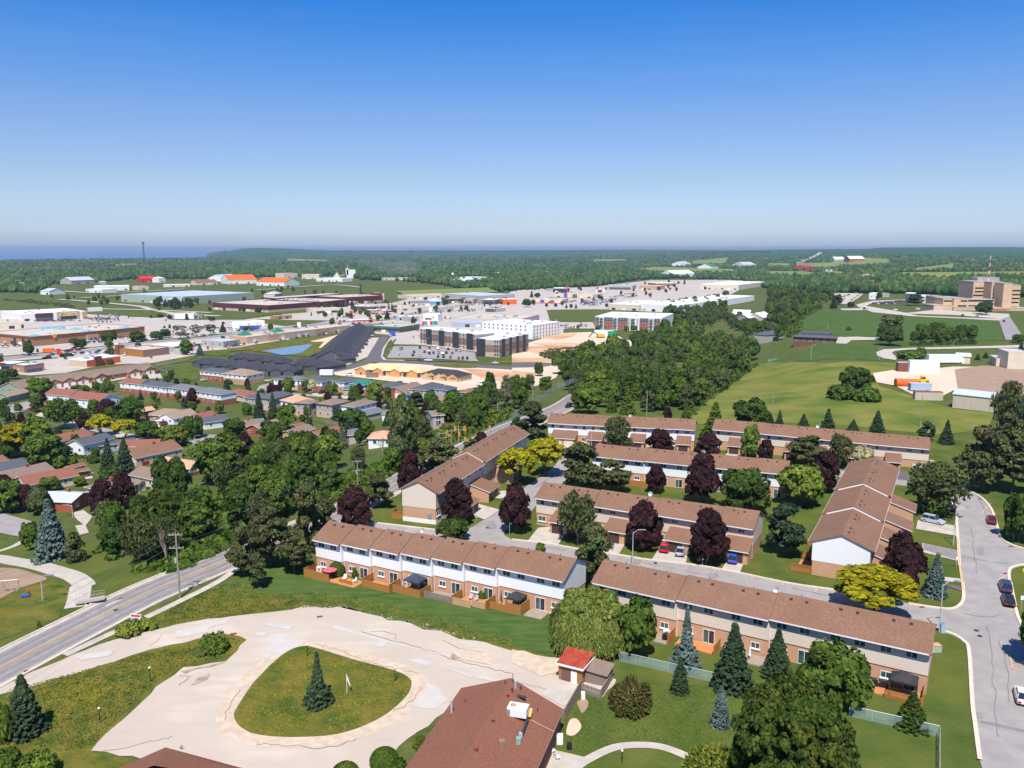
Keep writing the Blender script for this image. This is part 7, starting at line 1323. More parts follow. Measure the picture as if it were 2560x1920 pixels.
for a in (('b1',560,200,640,190,690,230,600,240),('b1',1290,180,1400,185,1380,240,1260,240),('b1',1000,300,1080,295,1100,330,1010,335),('b1',690,640,800,640,800,680,700,690),('b1',1560,215,1700,205,1700,240,1560,245),('n3',1000,560,1240,575,1100,640,960,620),('n3',1480,620,1720,630,1560,680,1420,660),('b1',400,85,470,90,380,150,300,140),('b2',470,400,620,400,600,440,480,440)):dr('driveway','concrete',.08,a)
wfence(P_('b1',700,480,880,455),1.5,'cedar','cedar fence behind the white gabled house');wfence(P_('b1',1235,570,1450,515),1.3,'red_boards','red stained fence along the wide beige bungalow');wfence(P_('m3',0,1420,200,1370),1.8,'cedar','orange board fence behind the dark roofed rows');wfence(P_('b1',90,490,250,480),1.6,'cedar','cedar fence at the left edge under the yellowish tree');wfence(P_('n3',715,985,890,985),1.0,'deck','orange deck rail behind the stone walled half duplex')
for a in (('a1',510,655,700,668,1180,712,1290,738,1500,775,1900,800),('a1',700,642,1050,622),('a1',760,735,1300,748,1830,770),('a1',510,580,900,600,1600,565),('a2',0,575,400,545,680,530,900,552),('a4',1100,447,1840,440)):ribbon('far_road',P_(*a),5,5,'concrete',.1,3,**ST)
ribbon('highway',P_('a4',265,350,330,322,400,295,452,262),14,14,'concrete',.3,3,**ST)
FIELDS=[P_(*a)for a in [('a4',1125,420,1130,405,1615,350,1600,402),('a4',540,345,620,310,1050,318,1050,350,800,368,250,385,240,352),('a3',1040,402,1230,382,1900,400,1960,432,1300,428),('a4',0,350,190,352,190,375,0,380),('a4',1080,430,1900,425,2212,420,2212,470,1700,470,1450,500,1080,450),('a4',0,420,300,420,700,430,640,460,300,470,0,450),('a3',700,320,960,315,1000,330,700,335),('a2',270,312,620,322,600,335,270,330),('a1',1000,362,1150,355,1200,370,1000,378),('a1',280,388,700,380,700,388,280,400),('a3',1560,330,1870,300,1840,352,1560,358),('a4',0,560,180,555,100,600,0,620),('a2',1210,590,2000,560,2100,600,1300,635)]]
for f in FIELDS:drape('farm_field',f,'field_far',.25,**ST)
# ------------------------------------------------------------------ lake and far woods
MB().poly([(-46000,5000,-30),(-.2*5000,5000,-30),(-9000,42000,-30),(-46000,42000,-30)],'lake').build('lake',kind='structure')
def blobs(name,P,Rr,H_,mat,label=None,seed=3):
    rs=np.random.RandomState(seed);n=len(P);t=(1+5**.5)/2
    iv=np.array([(-1,t,0),(1,t,0),(-1,-t,0),(1,-t,0),(0,-1,t),(0,1,t),(0,-1,-t),(0,1,-t),(t,0,-1),(t,0,1),(-t,0,-1),(-t,0,1)]);iv/=np.linalg.norm(iv[0])
    fc=np.array([(0,11,5),(0,5,1),(0,1,7),(0,7,10),(0,10,11),(1,5,9),(5,11,4),(11,10,2),(10,7,6),(7,1,8),(3,9,4),(3,4,2),(3,2,6),(3,6,8),(3,8,9),(4,9,5),(2,4,11),(6,2,10),(8,6,7),(9,8,1)])
    a=rs.uniform(0,6.28,n);ca,sa=np.cos(a)[:,None],np.sin(a)[:,None];V=iv[None]*rs.uniform(.7,1.3,(n,12,1));X=V[:,:,0]*ca-V[:,:,1]*sa;Y=V[:,:,0]*sa+V[:,:,1]*ca
    V=np.stack([X*Rr[:,None]+P[:,0:1],Y*Rr[:,None]+P[:,1:2],V[:,:,2]*H_[:,None]*.6+P[:,2:3]+H_[:,None]*.45],2).reshape(-1,3)
    F=(fc[None]+(np.arange(n)*12)[:,None,None]).reshape(-1);m=len(F)//3;me=bpy.data.meshes.new(name);me.vertices.add(len(V));me.loops.add(m*3);me.polygons.add(m)
    me.vertices.foreach_set('co',V.astype(np.float32).ravel());me.loops.foreach_set('vertex_index',F.astype(np.int32));me.polygons.foreach_set('loop_start',np.arange(0,m*3,3,dtype=np.int32));me.materials.append(MT[mat]);me.update()
    return tag(link(name,me),kind='stuff',label=label)
LIM=[(0,731),(95,733),(130,712),(260,705),(330,700),(560,696),(640,694),(870,690),(900,700),(1000,704),(1100,712),(1200,735),(1290,728),(1500,716),(1600,700),(1700,697),(1760,700),(1850,702),(1930,726),(2080,733),(2300,735),(2450,745),(2560,745)]
BLD=[(o.location.x,o.location.y,float(o.get('L')or 0),float(o.get('D')or 0),o.rotation_euler[2])for o in bpy.data.objects if o.parent is None and o.get('L')and o.location.y>800]
def far_woods():
    rs=np.random.RandomState(5);P=[];Rr=[];H_=[]
    n=34000;xs=rs.uniform(-60,2620,n);f=rs.uniform(0,1,n)**1.25
    for x,t in zip(xs,f):
        yl=np.interp(x,[a for a,b in LIM],[b for a,b in LIM]);y=629.5+(yl-629.5)*t
        dx,dy=x-1280,FPX*CP-(y-960)*SP;dz=-((y-960)*CP+FPX*SP);Y=700.
        zt=-10;k=(zt-HC)/dz
        for _ in range(12):
            Y=dy*k;X=dx*k;zt=terr(X,Y);k2=(zt-HC)/dz;k=k*.5+k2*.5
            if k<0:break
        if k<0 or Y>13000 or Y<500 or abs(960-FPX*math.tan(math.atan((zt-HC)/Y)+PIT)-y)>2:continue
        if Y>6600 and X/Y<-.365:continue
        g=sin(X*.004+2)*sin(Y*.0017)+sin(X*.0011+Y*.0009)
        if Y<2600 and g<-.75 and x<1900:continue
        if any(inpoly((X,Y),q_)for q_ in FIELDS):continue
        if any(abs((X-bx)*cos(r)+(Y-by)*sin(r)-l/2)<l/2+12 and-40-Y*.012<-(X-bx)*sin(r)+(Y-by)*cos(r)<d+10 for bx,by,l,d,r in BLD):continue
        s=max(4.2,.0019*Y)*rs.uniform(.7,1.35);P.append((X,Y,terr(X,Y)));Rr.append(s);H_.append(rs.uniform(7,13)+s*.15)
    blobs('far_woodland',np.array(P),np.array(Rr),np.array(H_),'forest_tree')
far_woods()
def near_scrub(name,poly,n,seed,r0,r1,mat='scrub_leaf'):
    p=scatter(poly,n,seed,.1);rs=np.random.RandomState(seed);P=np.array([(a,b,terr(a,b))for a,b in p]);s=rs.uniform(r0,r1,len(P));Q=[];
    for c,r in zip(P,s):
        m=26;d=rdir(rs,m);d[:,2]=abs(d[:,2]);Q.append(quads(c+d*r*np.array([1,1,.8]),d+rs.normal(size=(m,3))*.5,r*.3,rs))
    o=link(name,qmesh(name,np.concatenate(Q),mat));o['kind']='stuff'
near_scrub('belt_undergrowth',P_('b1',820,1330,1200,1480,1800,1300,2010,1200)+P_('b2',0,1100,560,880,650,700,400,560,0,560)+P_('b1',1900,850,1300,1150),420,2,1,2.6,'leaf_mid')
TP=P_('a1',0,1280,900,1200,1600,1140,2212,1000)+P_('a2',900,880,1400,880,2212,700,1300,640,400,760)+P_('a1',2212,860,1300,880,600,1040,0,1060)
woods_mass('street_trees',TP,46,51,(4,8),14,'leaf_deep');woods_mass('street_trees',P_('a3',0,700,600,560,1500,500,1850,560,1200,640,600,720),46,52,(5,8),16,'leaf_deep');woods_mass('street_trees',P_('a1',0,640,700,700,2100,810)+P_('a2',500,740,1150,640,300,560)+P_('a1',1700,600,600,620),50,53,(5,10),18,'leaf_mid')
near_scrub('roadside_undergrowth',P_('b1',1150,1490,1500,1490,1700,1400,1950,1270,1850,1180,1500,1230,1200,1350),170,3,.8,1.8,'leaf_mid')
near_scrub('roadside_undergrowth',P_('b2',650,900,900,790,1230,620,1250,540,900,600,600,700),200,4,.8,1.8,'leaf_mid')
near_scrub('roadside_undergrowth',P_('b2',1330,480,1600,400,1900,280,2212,150,2212,50,1900,150,1500,300),220,5,.8,2,'leaf_light')
near_scrub('wood_edge_undergrowth',P_('a3',1560,1659,1700,1530,1900,1390,2110,1230,2000,1200,1600,1450,1450,1600),160,6,.8,2,'leaf_mid')
near_scrub('field_scrub',P_('a3',250,1100,600,1060,900,1090,700,1150,420,1190,240,1150),260,7,.8,2,'leaf_olive')
near_scrub('hedge_scrub',P_('a4',130,900,300,760,440,700,480,720,300,830,280,920,180,1000),220,8,1,2.4,'leaf_mid')
near_scrub('hedge_scrub',P_('a4',1240,1040,1790,1015,1790,1040,1240,1055),120,9,.8,1.6,'leaf_deep')
near_scrub('field_scrub',P_('a1',0,655,300,690,640,730,600,700,300,665),90,10,1.5,3.5,'leaf_olive')
def gardens(poly,n,seed):
    r=random.Random(seed);al=[(o.location.x,o.location.y,float(o.get('L')),float(o.get('D')),o.rotation_euler[2])for o in bpy.data.objects if o.get('L')]
    for a,b in scatter(poly,n,seed,5):
        if any(-2.5<(a-bx)*cos(q_)+(b-by)*sin(q_)<l+2.5 and-3<-(a-bx)*sin(q_)+(b-by)*cos(q_)<d+2.5 for bx,by,l,d,q_ in al):continue
        if any((a-x)**2+(b-y)**2<(w+1.5)**2 for x,y,w in PLACED):continue
        k,m=r.choice([('round','leaf_mid'),('round','leaf_deep'),('round','leaf_light'),('spruce','needle_green'),('maple','leaf_purple'),('bush','leaf_mid'),('cedar','needle_green'),('tall','leaf_mid')]);h=r.uniform(3,7.5)
        plant(k,m,Vector((a,b,terr(a,b))),h*r.uniform(.6,.9),h,{'leaf_purple':'purple','leaf_light':'light green','needle_green':'dark evergreen','leaf_deep':'dark green'}.get(m,'green')+{'bush':' shrub','cedar':' cedar','spruce':' spruce'}.get(k,' tree')+' in the back gardens among the left bungalows','garden trees of the left neighbourhood')
gardens(P_('b1',-60,700,500,700,1100,800,1400,850,2100,600,2212,500)+P_('b2',900,420,1300,400,1600,150,1500,0)+P_('a2',1500,1420,700,1400,0,1400)+P_('a1',1500,1330,600,1480,0,1400),210,77)
near_scrub('garden_shrubbery',P_('b1',200,430,600,480,900,560,900,480,500,400),60,12,.6,1.4,'leaf_mid')
near_scrub('garden_shrubbery',P_('b1',1180,300,1700,440,2100,600,2000,400,1700,330),50,13,.6,1.4,'leaf_mid')
def weeds(name,poly,n,seed,mat,s):
    p=scatter(poly,n,seed,0);rs=np.random.RandomState(seed);C=np.array([(a,b,terr(a,b)+.07)for a,b in p]);N=rs.normal(size=(len(C),3))*.6;N[:,2]=np.abs(N[:,2])+.8
    o=link(name,qmesh(name,quads(C,N,s*rs.uniform(.5,1.3,len(C)),rs),mat));o['kind']='stuff'
I3=[cI+(p-cI)*.95 for p in I2]
def clus(poly,k,seed,r):
    c=scatter(poly,k,seed,1);rr=random.Random(seed);return [(a,b,rr.uniform(.5,r))for a,b in c]
def flw(poly,k,n,seed,r=2.2):
    rs=np.random.RandomState(seed);C=[]
    for a,b,q_ in clus(poly,k,seed,r):
        m=int(n*q_);C+=[(a+x*q_*1.8,b+y*q_*.7,.1)for x,y in rs.normal(size=(m,2))*.6]
    C=np.array([(a,b,terr(a,b)+z)for a,b,z in C]);N=rs.normal(size=C.shape)*.4;N[:,2]+=1
    o=link('dandelions',qmesh('dandelions',quads(C,N,.065,rs),'flowers'));o['kind']='stuff'
flw(I3,26,36,3);flw(P_('c1',380,1020,650,960,1000,900,1050,980,850,1120,560,1120,400,1060),20,34,4);flw(P_('c1',330,1300,500,1210,520,1240,360,1310),5,40,5,1.4);flw(P_('c1',1900,620,2060,560,2060,620,1950,680),5,20,6,1)
for i,(poly,n,m,s)in enumerate([(I3,9000,'tuft_green',.085),(P_('c1',60,1000,600,850,1300,660,2000,530,2080,560,1900,700,1500,800,1250,1000,780,1480,60,1600),17000,'tuft_green',.1),(P_('c1',1350,430,1900,360,2212,330,2212,60,1960,60,1500,250),8000,'tuft_green',.1),(P_('c2',0,310,700,255,1300,390,2212,630,2212,560,1500,330,700,150,0,150),9000,'tuft_green',.1),(P_('c3',460,1240,650,1090,950,900,1900,960,2000,1400,1500,1450,900,1450,640,1540,380,1490),6000,'tuft_lawn',.08)]):weeds('grass_tufts',poly,n,20+i,m,s)
weeds('gravel_stones',P_('c2',300,300,700,235,1300,370,1900,540,1900,570,1250,400,700,270),160,32,'patch_pale',.1)
for i,a in enumerate([('c4',1700,330,1850,360,2000,340),('c4',1900,420,1930,700,1960,1000,1990,1400),('b4',1750,1100,1780,1300,1800,1500),('b4',1650,1350,1900,1400,2080,1420),('b3',1100,1400,1400,1460,1700,1520),('b3',300,1270,420,1300,500,1290),('b2',1700,1180,1900,1090,2050,1050),('b3',200,760,330,680),('c4',200,110,500,170,760,210),('b4',1330,1075,1440,1095,1600,1140),('b4',1800,820,1870,950,1900,1100),('c4',2000,560,2060,800,2090,1100)]):
    r_=random.Random(i+40);p_=[q_+Vector((r_.uniform(-.2,.2),r_.uniform(-.2,.2)))for q_ in smooth(P_(*a),6)];ribbon('tar_seam',p_,.05,.05,'road_lane',.16,0,**ST)
for a in [('b3',1690,1510,1760,1490,1790,1530,1720,1550),('b3',1040,1380,1120,1390,1100,1425,1020,1410),('c4',1780,1180,1850,1190,1860,1240,1790,1230),('b4',1800,1280,1860,1270,1870,1340,1810,1340),('b2',1980,1080,2060,1060,2080,1110,2000,1120)]:drape('asphalt_patch',P_(*a),'street_patch',.135,**ST)
for t,x,y in (('b4',1835,860),('c4',1800,478),('b3',1240,1415),('c1',1000,300),('b2',2000,1110),('c4',1830,526),('m1',900,880)):
    P=G(t,x,y);MB().tube((0,0,0),(0,0,.02),.36,'metal_dark',n=12).build('manhole_cover',None,(P.x,P.y,P.z+lift(.16,P.y)),label='round iron manhole cover in the road surface',cat='manhole cover',group='manhole covers')
for t,x,y in (('c1',240,828),('c1',2018,507),('c2',550,358),('c4',1330,275),('b4',2100,1272),('b4',2050,1505)):
    P=G(t,x,y);MB().box(-.45,.45,-.22,.22,0,.05,'roof_maroon').build('drain_grate',None,(P.x,P.y,P.z+lift(.15,P.y)),.3,label='rust red drain grate at the pavement edge',cat='drain',group='drain grates')
# ------------------------------------------------------------------ foreground building, shed, fences
def roofed(label,L0,L1,Q0,Q1,hr,mat,wall,name='low_building',he=3.2):
    o=(L0+Q0)/2;e=empty(name,(o.x,o.y,0),0,label,'building');f=lambda p,z:(p.x-o.x,p.y-o.y,z)
    R0=(L0+Q0)/2;R1=(L1+Q1)/2;b=MB()
    b.slab([f(L1,he),f(R1,he+hr),f(R0,he+hr),f(L0,he)],.15,mat,'trim_white').slab([f(R1,he+hr),f(Q1,he),f(Q0,he),f(R0,he+hr)],.15,mat,'trim_white');b.build('roof',e)
    c=(L0+L1+Q0+Q1)/4;s=lambda p:Vector((c.x+(p.x-c.x)*.96-o.x,c.y+(p.y-c.y)*.97-o.y));w=MB().prism([s(L1),s(Q1),s(Q0),s(L0)],-.5,he-.17,wall)
    r0=f(R0,he+hr-.2);a,d=s(L0),s(Q0);w.poly([(a.x,a.y,he-.17),((a.x+d.x)/2,(a.y+d.y)/2,he+hr-.25),(d.x,d.y,he-.17)],wall);w.build('wall',e);return e,o
HE=3.2
L0,Q0=G('u',805,420,HE),G('u',2155,700,HE);L1=G('u',-60,1660,HE);Q1=Q0+(L1-L0)
fb,fo=roofed('large brown shingled low building at the bottom centre with rooftop machinery',L0,L1,Q0,Q1,2.7,'roof_foreground','brick_dark')
dirv=(L1-L0).normalized();RR0=(L0+Q0)/2;prp=(Q0-L0).normalized();HW=(Q0-L0).length/2
def onroof(x,y):
    h=4.5
    for _ in range(12):
        p=G('u',x,y,h);t=(p-RR0);u_=abs(t.x*-dirv.y+t.y*dirv.x)/max(1e-6,abs(prp.x*-dirv.y+prp.y*dirv.x));h=h*.5+.5*(HE+2.7*(1-min(1,u_/HW)))
    return Vector((p.x-fo.x,p.y-fo.y,h))
thf=atan2(prp.y,prp.x)+.1
def vent(x,y,r=.17,h=.35,m='roof_maroon',nm='roof_vent'):MB().tube((0,0,-.1),(0,0,h),r,m,n=10).tube((0,0,h),(0,0,h+.06),r*1.25,m,n=10).build(nm,fb,onroof(x,y))
for x,y in ((1420,540),(1222,870),(1000,1250)):vent(x,y)
vent(680,745,.14,1.5,'metal_galv','chimney_flue');vent(862,605,.06,.3,'metal_dark');vent(1385,370,.06,.5,'metal_dark');vent(1522,425,.15,.9,'metal_galv','chimney_flue');vent(1478,470,.1,.4,'metal_dark');vent(1590,440,.1,.35,'metal_dark');vent(1812,730,.06,.4,'metal_dark');vent(1485,350,.04,1.0,'metal_dark')
ru=MB().box(-1.15,1.15,-.75,.75,.25,1.25,'trim_white').box(-1.17,-.75,-.77,-.75,.4,1.1,'metal_grey').box(-.7,1.1,-.765,-.75,.35,1.15,'render_white').tube((-.6,.1,1.25),(-.6,.1,1.27),.34,'metal_dark',n=16).tube((-.6,.1,1.272),(-.6,.1,1.28),.26,'roof_orange',n=16).box(-1.05,-.95,-.6,.6,-.2,.25,'metal_dark').box(.95,1.05,-.6,.6,-.2,.25,'metal_dark').build('rooftop_unit',fb,onroof(1555,790),thf)
MB().slab([(-.5,-.4,.3),(.5,-.4,.3),(.5,.4,.9),(-.5,.4,.9)],.05,'orange_lamp').build('intake_hood',fb,onroof(1680,800),thf)
a,b_=onroof(1680,870),onroof(1600,1080);MB().tube((0,0,.4),(b_-a)+Vector((0,0,.4)),.16,'metal_dark',n=8).build('duct',fb,a);MB().box(-.25,.25,-.3,.3,0,.7,'mesh_green').build('fan_housing',fb,onroof(1560,1150));MB().box(-.2,.2,-.2,.2,0,.5,'siding_blue').build('fan_motor',fb,onroof(1590,1065));MB().box(-.35,.35,-.3,.3,-.1,.45,'brick_brown').build('roof_hood',fb,onroof(1340,1160),.3);MB().tube((0,0,.2),(.9,-.5,.2),.18,'metal_dark',n=8).build('duct',fb,onroof(1550,540))
a,b_=onroof(1720,850),onroof(2030,1010);MB().tube((0,0,.1),(b_-a)+Vector((0,0,.1)),.04,'wood_raw').build('pipe',fb,a)
A_=G('c1',1430,1480,3.0);o2=A_.copy();l_=G('c1',700,1800,3.0)-A_;r_=G('c2',200,1745,3.0)-A_;l_.z=r_.z=0;m_=(l_.normalized()+r_.normalized()).normalized()*6
e=empty('low_building',(o2.x,o2.y,0),0,'red brown roof corner rising at the bottom left edge','building');ll,rr_=l_*1.4,r_*1.3;MB().poly([(0,0,3),(m_.x,m_.y,4.7),(ll.x+m_.x*.6,ll.y+m_.y*.6,4.7),(ll.x,ll.y,3)],'roof_foreground').poly([(0,0,3),(rr_.x,rr_.y,3),(rr_.x+m_.x*.6,rr_.y+m_.y*.6,4.7),(m_.x,m_.y,4.7)],'roof_foreground').build('roof',e)
MB().prism([(0+m_.x*.08,m_.y*.08),(ll.x,ll.y+m_.y*.1),(ll.x+rr_.x,ll.y+rr_.y),(rr_.x,rr_.y+m_.y*.1)],-.3,2.9,'brick_dark').build('wall',e)
A_,B_=G('c3',402,893),G('c3',606,946);th=atan2(B_.y-A_.y,B_.x-A_.x);Ls=(B_-A_).length;hs_=hgt('c3',402,752,A_);e=empty('shed',(A_.x,A_.y,0),th,'ochre wooden shed with rusty red roof beside the gravel drive','shed');Ds=3.3
MB().box(0,Ls,0,Ds,-.2,hs_*.97,'shed_ochre').build('wall',e);MB().slab([(-.25,-.3,hs_+.12),(Ls+.25,-.3,hs_+.12),(Ls+.25,Ds+.3,hs_+.75),(-.25,Ds+.3,hs_+.75)],.1,'roof_tin_red','roof_tin_red').build('roof',e);MB().box(-.3,Ls+.3,-.4,-.31,hs_-.12,hs_+.14,'trim_white').box(-.36,-.27,-.4,Ds+.3,hs_+.0,hs_+.2,'trim_white').box(Ls+.27,Ls+.36,-.4,Ds+.3,hs_+.0,hs_+.2,'trim_white').build('trim',e)
MB().box(0,Ls,.02,Ds,hs_*.97,hs_+.05,'shed_ochre').build('gable_board',e);MB().box(Ls*.13,Ls*.5,-.05,0,0,hs_*.78,'door_brown').build('door',e);MB().box(Ls*.53,Ls*.78,-.05,0,0,hs_*.74,'trim_white').build('door',e)
e=empty('lean_to',e.matrix_basis@Vector((Ls+.05,.9,0)),th,'weathered board lean-to with sagging felt roof beside the ochre shed','shed');b=MB();n=18
for i in range(n):b.box(i*.17,i*.17+.16,-.02,.02,0,1.7,'cedar_grey');b.box(3.06,3.1,i*.13,i*.13+.12,0,1.7,'cedar_grey')
o=b.build('boards',e);o['kind']='stuff';MB().slab([(-.1,-.25,1.95),(3.3,-.3,1.85),(3.3,2.6,2.35),(-.1,2.6,2.5)],.08,'roof_taupe','cedar_grey').build('roof',e)
wfence(P_('c3',450,1270,600,1000),1.7,'cedar_grey','grey board fence running from the brown roof corner to the shed');wfence(P_('c3',600,1010,765,1070,850,930),1.3,'cedar_grey','grey picket fence round the slab behind the shed',.05);wfence(P_('b2',590,205,730,220),1.6,'cedar_grey','brown board fence behind the square stone house')
dr('slab','concrete',.15,('c3',600,1000,650,930,780,960,740,1060))
dr('flagstones','patch_pale',.12,('c3',250,330,290,240,370,265,360,330))
m_=mk('chain_mesh',(.36,.5,.45));m_.node_tree.nodes['Principled BSDF'].inputs['Alpha'].default_value=.42
def chain(pts,h,label):
    o=pts[0];e=empty('chain_link_fence',(o.x,o.y,terr(o.x,o.y)),0,label,'fence');a=MB();c=MB()
    for p,q_ in zip(pts,pts[1:]):
        p_,q2=p-o,q_-o;n=max(1,round((q_-p).length/3));a.poly([(p_.x,p_.y,.05),(q2.x,q2.y,.05),(q2.x,q2.y,h),(p_.x,p_.y,h)],'chain_mesh');MB().tube((p_.x,p_.y,h),(q2.x,q2.y,h),.035,'metal_galv').build('top_rail',e)
        for i in range(n+1):v=p_.lerp(q2,i/n);MB().tube((0,0,-.2),(0,0,h+.05),.035,'metal_galv').build('post',e,(v.x,v.y,0))
    a.build('mesh_panel',e)
chain(P_('c3',930,738,1200,800,1500,868,1840,945),1.5,'chain link fence running behind the slender spruces');chain(P_('c4',700,1215,1100,1305,1478,1395,1478,1800),1.5,'chain link fence turning the corner at bottom right');chain(P_('b3',0,170,180,80,380,0)+P_('a3',540,1490),2,'green chain fence along the far carriageway');chain(P_('a4',0,1195,100,1160,250,1085,380,1045),1.8,'chain fence running up to the two tier roofed brick building')
# ------------------------------------------------------------------ vehicles
CP_=dict(red=(.5,.015,.02),white=(.8,.8,.8),silver=(.38,.43,.49),black=(.02,.02,.025),navy=(.03,.05,.12),blue=(.02,.1,.5),grey=(.16,.17,.18),dark_red=(.22,.01,.03),teal=(.2,.55,.5),orange=(.8,.2,.03),yellow=(.8,.45,.02),beige=(.5,.42,.33))
CARM={}
def car_meshes(kind):
    if kind in CARM:return CARM[kind]
    hatch=kind in ('suv','hatch');L={'sedan':4.7,'suv':4.7,'hatch':4.3,'pickup':5.7,'van':5.4}[kind];w=.9;H_={'sedan':1.45,'suv':1.68,'hatch':1.5,'pickup':1.85,'van':2.1}[kind];l=L/2;bh=H_*.58
    b=MB();sec=[(-l,.45,bh*.8,.8),(-l+.25,.28,bh*.97,.92),(-l+1.1,.25,bh,1),(l-1.25,.25,bh,1),(l-.3,.28,bh*.82,.93),(l,.42,bh*.62,.72)];n=len(sec)
    for x,z0,z1,s in sec:b.v+=[(x,-w*s,z0),(x,-w*s,(z0+z1)/2),(x,-w*s*.93,z1),(x,w*s*.93,z1),(x,w*s,(z0+z1)/2),(x,w*s,z0)]
    k=b.mi('car_paint')
    for i in range(n-1):
        for j in range(6):b.f.append((i*6+j,i*6+(j+1)%6,i*6+6+(j+1)%6,i*6+6+j));b.m.append(k)
    b.f.append(tuple(range(5,-1,-1)));b.m.append(k);b.f.append(tuple(range(n*6-6,n*6)));b.m.append(k)
    xr=-l+(.15 if hatch or kind=='van' else 2.2 if kind=='pickup' else .55);rr=xr+(.35 if hatch else .1 if kind=='van' else .15 if kind=='pickup' else .75);xf=l-(1.3 if kind!='van' else .9);rf=xf-.75
    g=MB();T_=[(xr,w*.88,bh),(xf,w*.88,bh),(rf,w*.72,H_-.06),(rr,w*.72,H_-.06)];kk=g.mi('glass_dark');g.v+=[(x,-y,z)for x,y,z in T_]+[(x,y,z)for x,y,z in T_]
    for f in ((0,1,2,3),(7,6,5,4),(1,5,6,2),(4,0,3,7)):g.f.append(f);g.m.append(kk)
    r=MB().box(rr-.05,rf+.05,-w*.74,w*.74,H_-.07,H_,'car_paint')
    for x in (xr+.1,(xr+xf)/2,xf-.15):r.tube((x,-w*.9,bh),(x*.8+(rr+rf)*.1,-w*.73,H_-.04),.04,'car_paint',n=4).tube((x,w*.9,bh),(x*.8+(rr+rf)*.1,w*.73,H_-.04),.04,'car_paint',n=4)
    if kind=='pickup':r.box(-l+.1,xr-.1,-w*.8,w*.8,bh+.01,bh+.03,'black')
    wh=MB().tube((0,-.1,0),(0,.1,0),.33,'tyre',n=14).tube((0,-.115,0),(0,.115,0),.2,'metal_galv',n=10)
    hl=MB().box(-.05,.06,-.2,.2,-.07,.07,'lamp_glass');tl=MB().box(-.06,.05,-.16,.16,-.12,.12,'tail_red')
    lo=MB();lo.v=list(b.v);lo.f=list(b.f);lo.m=list(b.m);lo.mats=list(b.mats);i=len(lo.v);lo.v+=g.v;lo.f+=[tuple(a+i for a in f)for f in g.f];q_=lo.mi('glass_dark');lo.m+=[q_]*len(g.f);lo.box(rr,rf,-w*.72,w*.72,H_-.07,H_,'car_paint')
    CARM[kind]=dict(body=b.mesh('body'),glass=g.mesh('windows'),roof=r.mesh('roof'),wheel=wh.mesh('wheel'),hl=hl.mesh('headlight'),tl=tl.mesh('tail_light'),lo=lo.mesh('parked_car'),l=l,w=w,bh=bh);return CARM[kind]
def car(kind,col,P,th,label,name='parked_car',group=None):
    m=car_meshes(kind);e=empty(name,(P.x,P.y,P.z+lift('d',P.y)),th,label,{'pickup':'pickup truck','van':'van'}.get(kind,'car'),group);c=(*CP_[col],1)
    for nm in ('body','roof'):link(nm,m[nm],e).color=c
    link('windows',m['glass'],e)
    for x in (-.62,.6):
        for y in (-1,1):link('wheel',m['wheel'],e,(x*m['l'],y*(m['w']-.1),.33))
    for y in (-1,1):link('headlight',m['hl'],e,(m['l']-.08,y*.5,m['bh']*.55));link('tail_light',m['tl'],e,(-m['l']+.03,y*.55,m['bh']*.75))
def car2(kind,col,t,xr,yr,xf,yf,label):
    a,b=G(t,xr,yr),G(t,xf,yf);d=b-a;P=(a+b)/2;P.z=terr(P.x,P.y);car(kind,col,P,atan2(d.y,d.x),label)
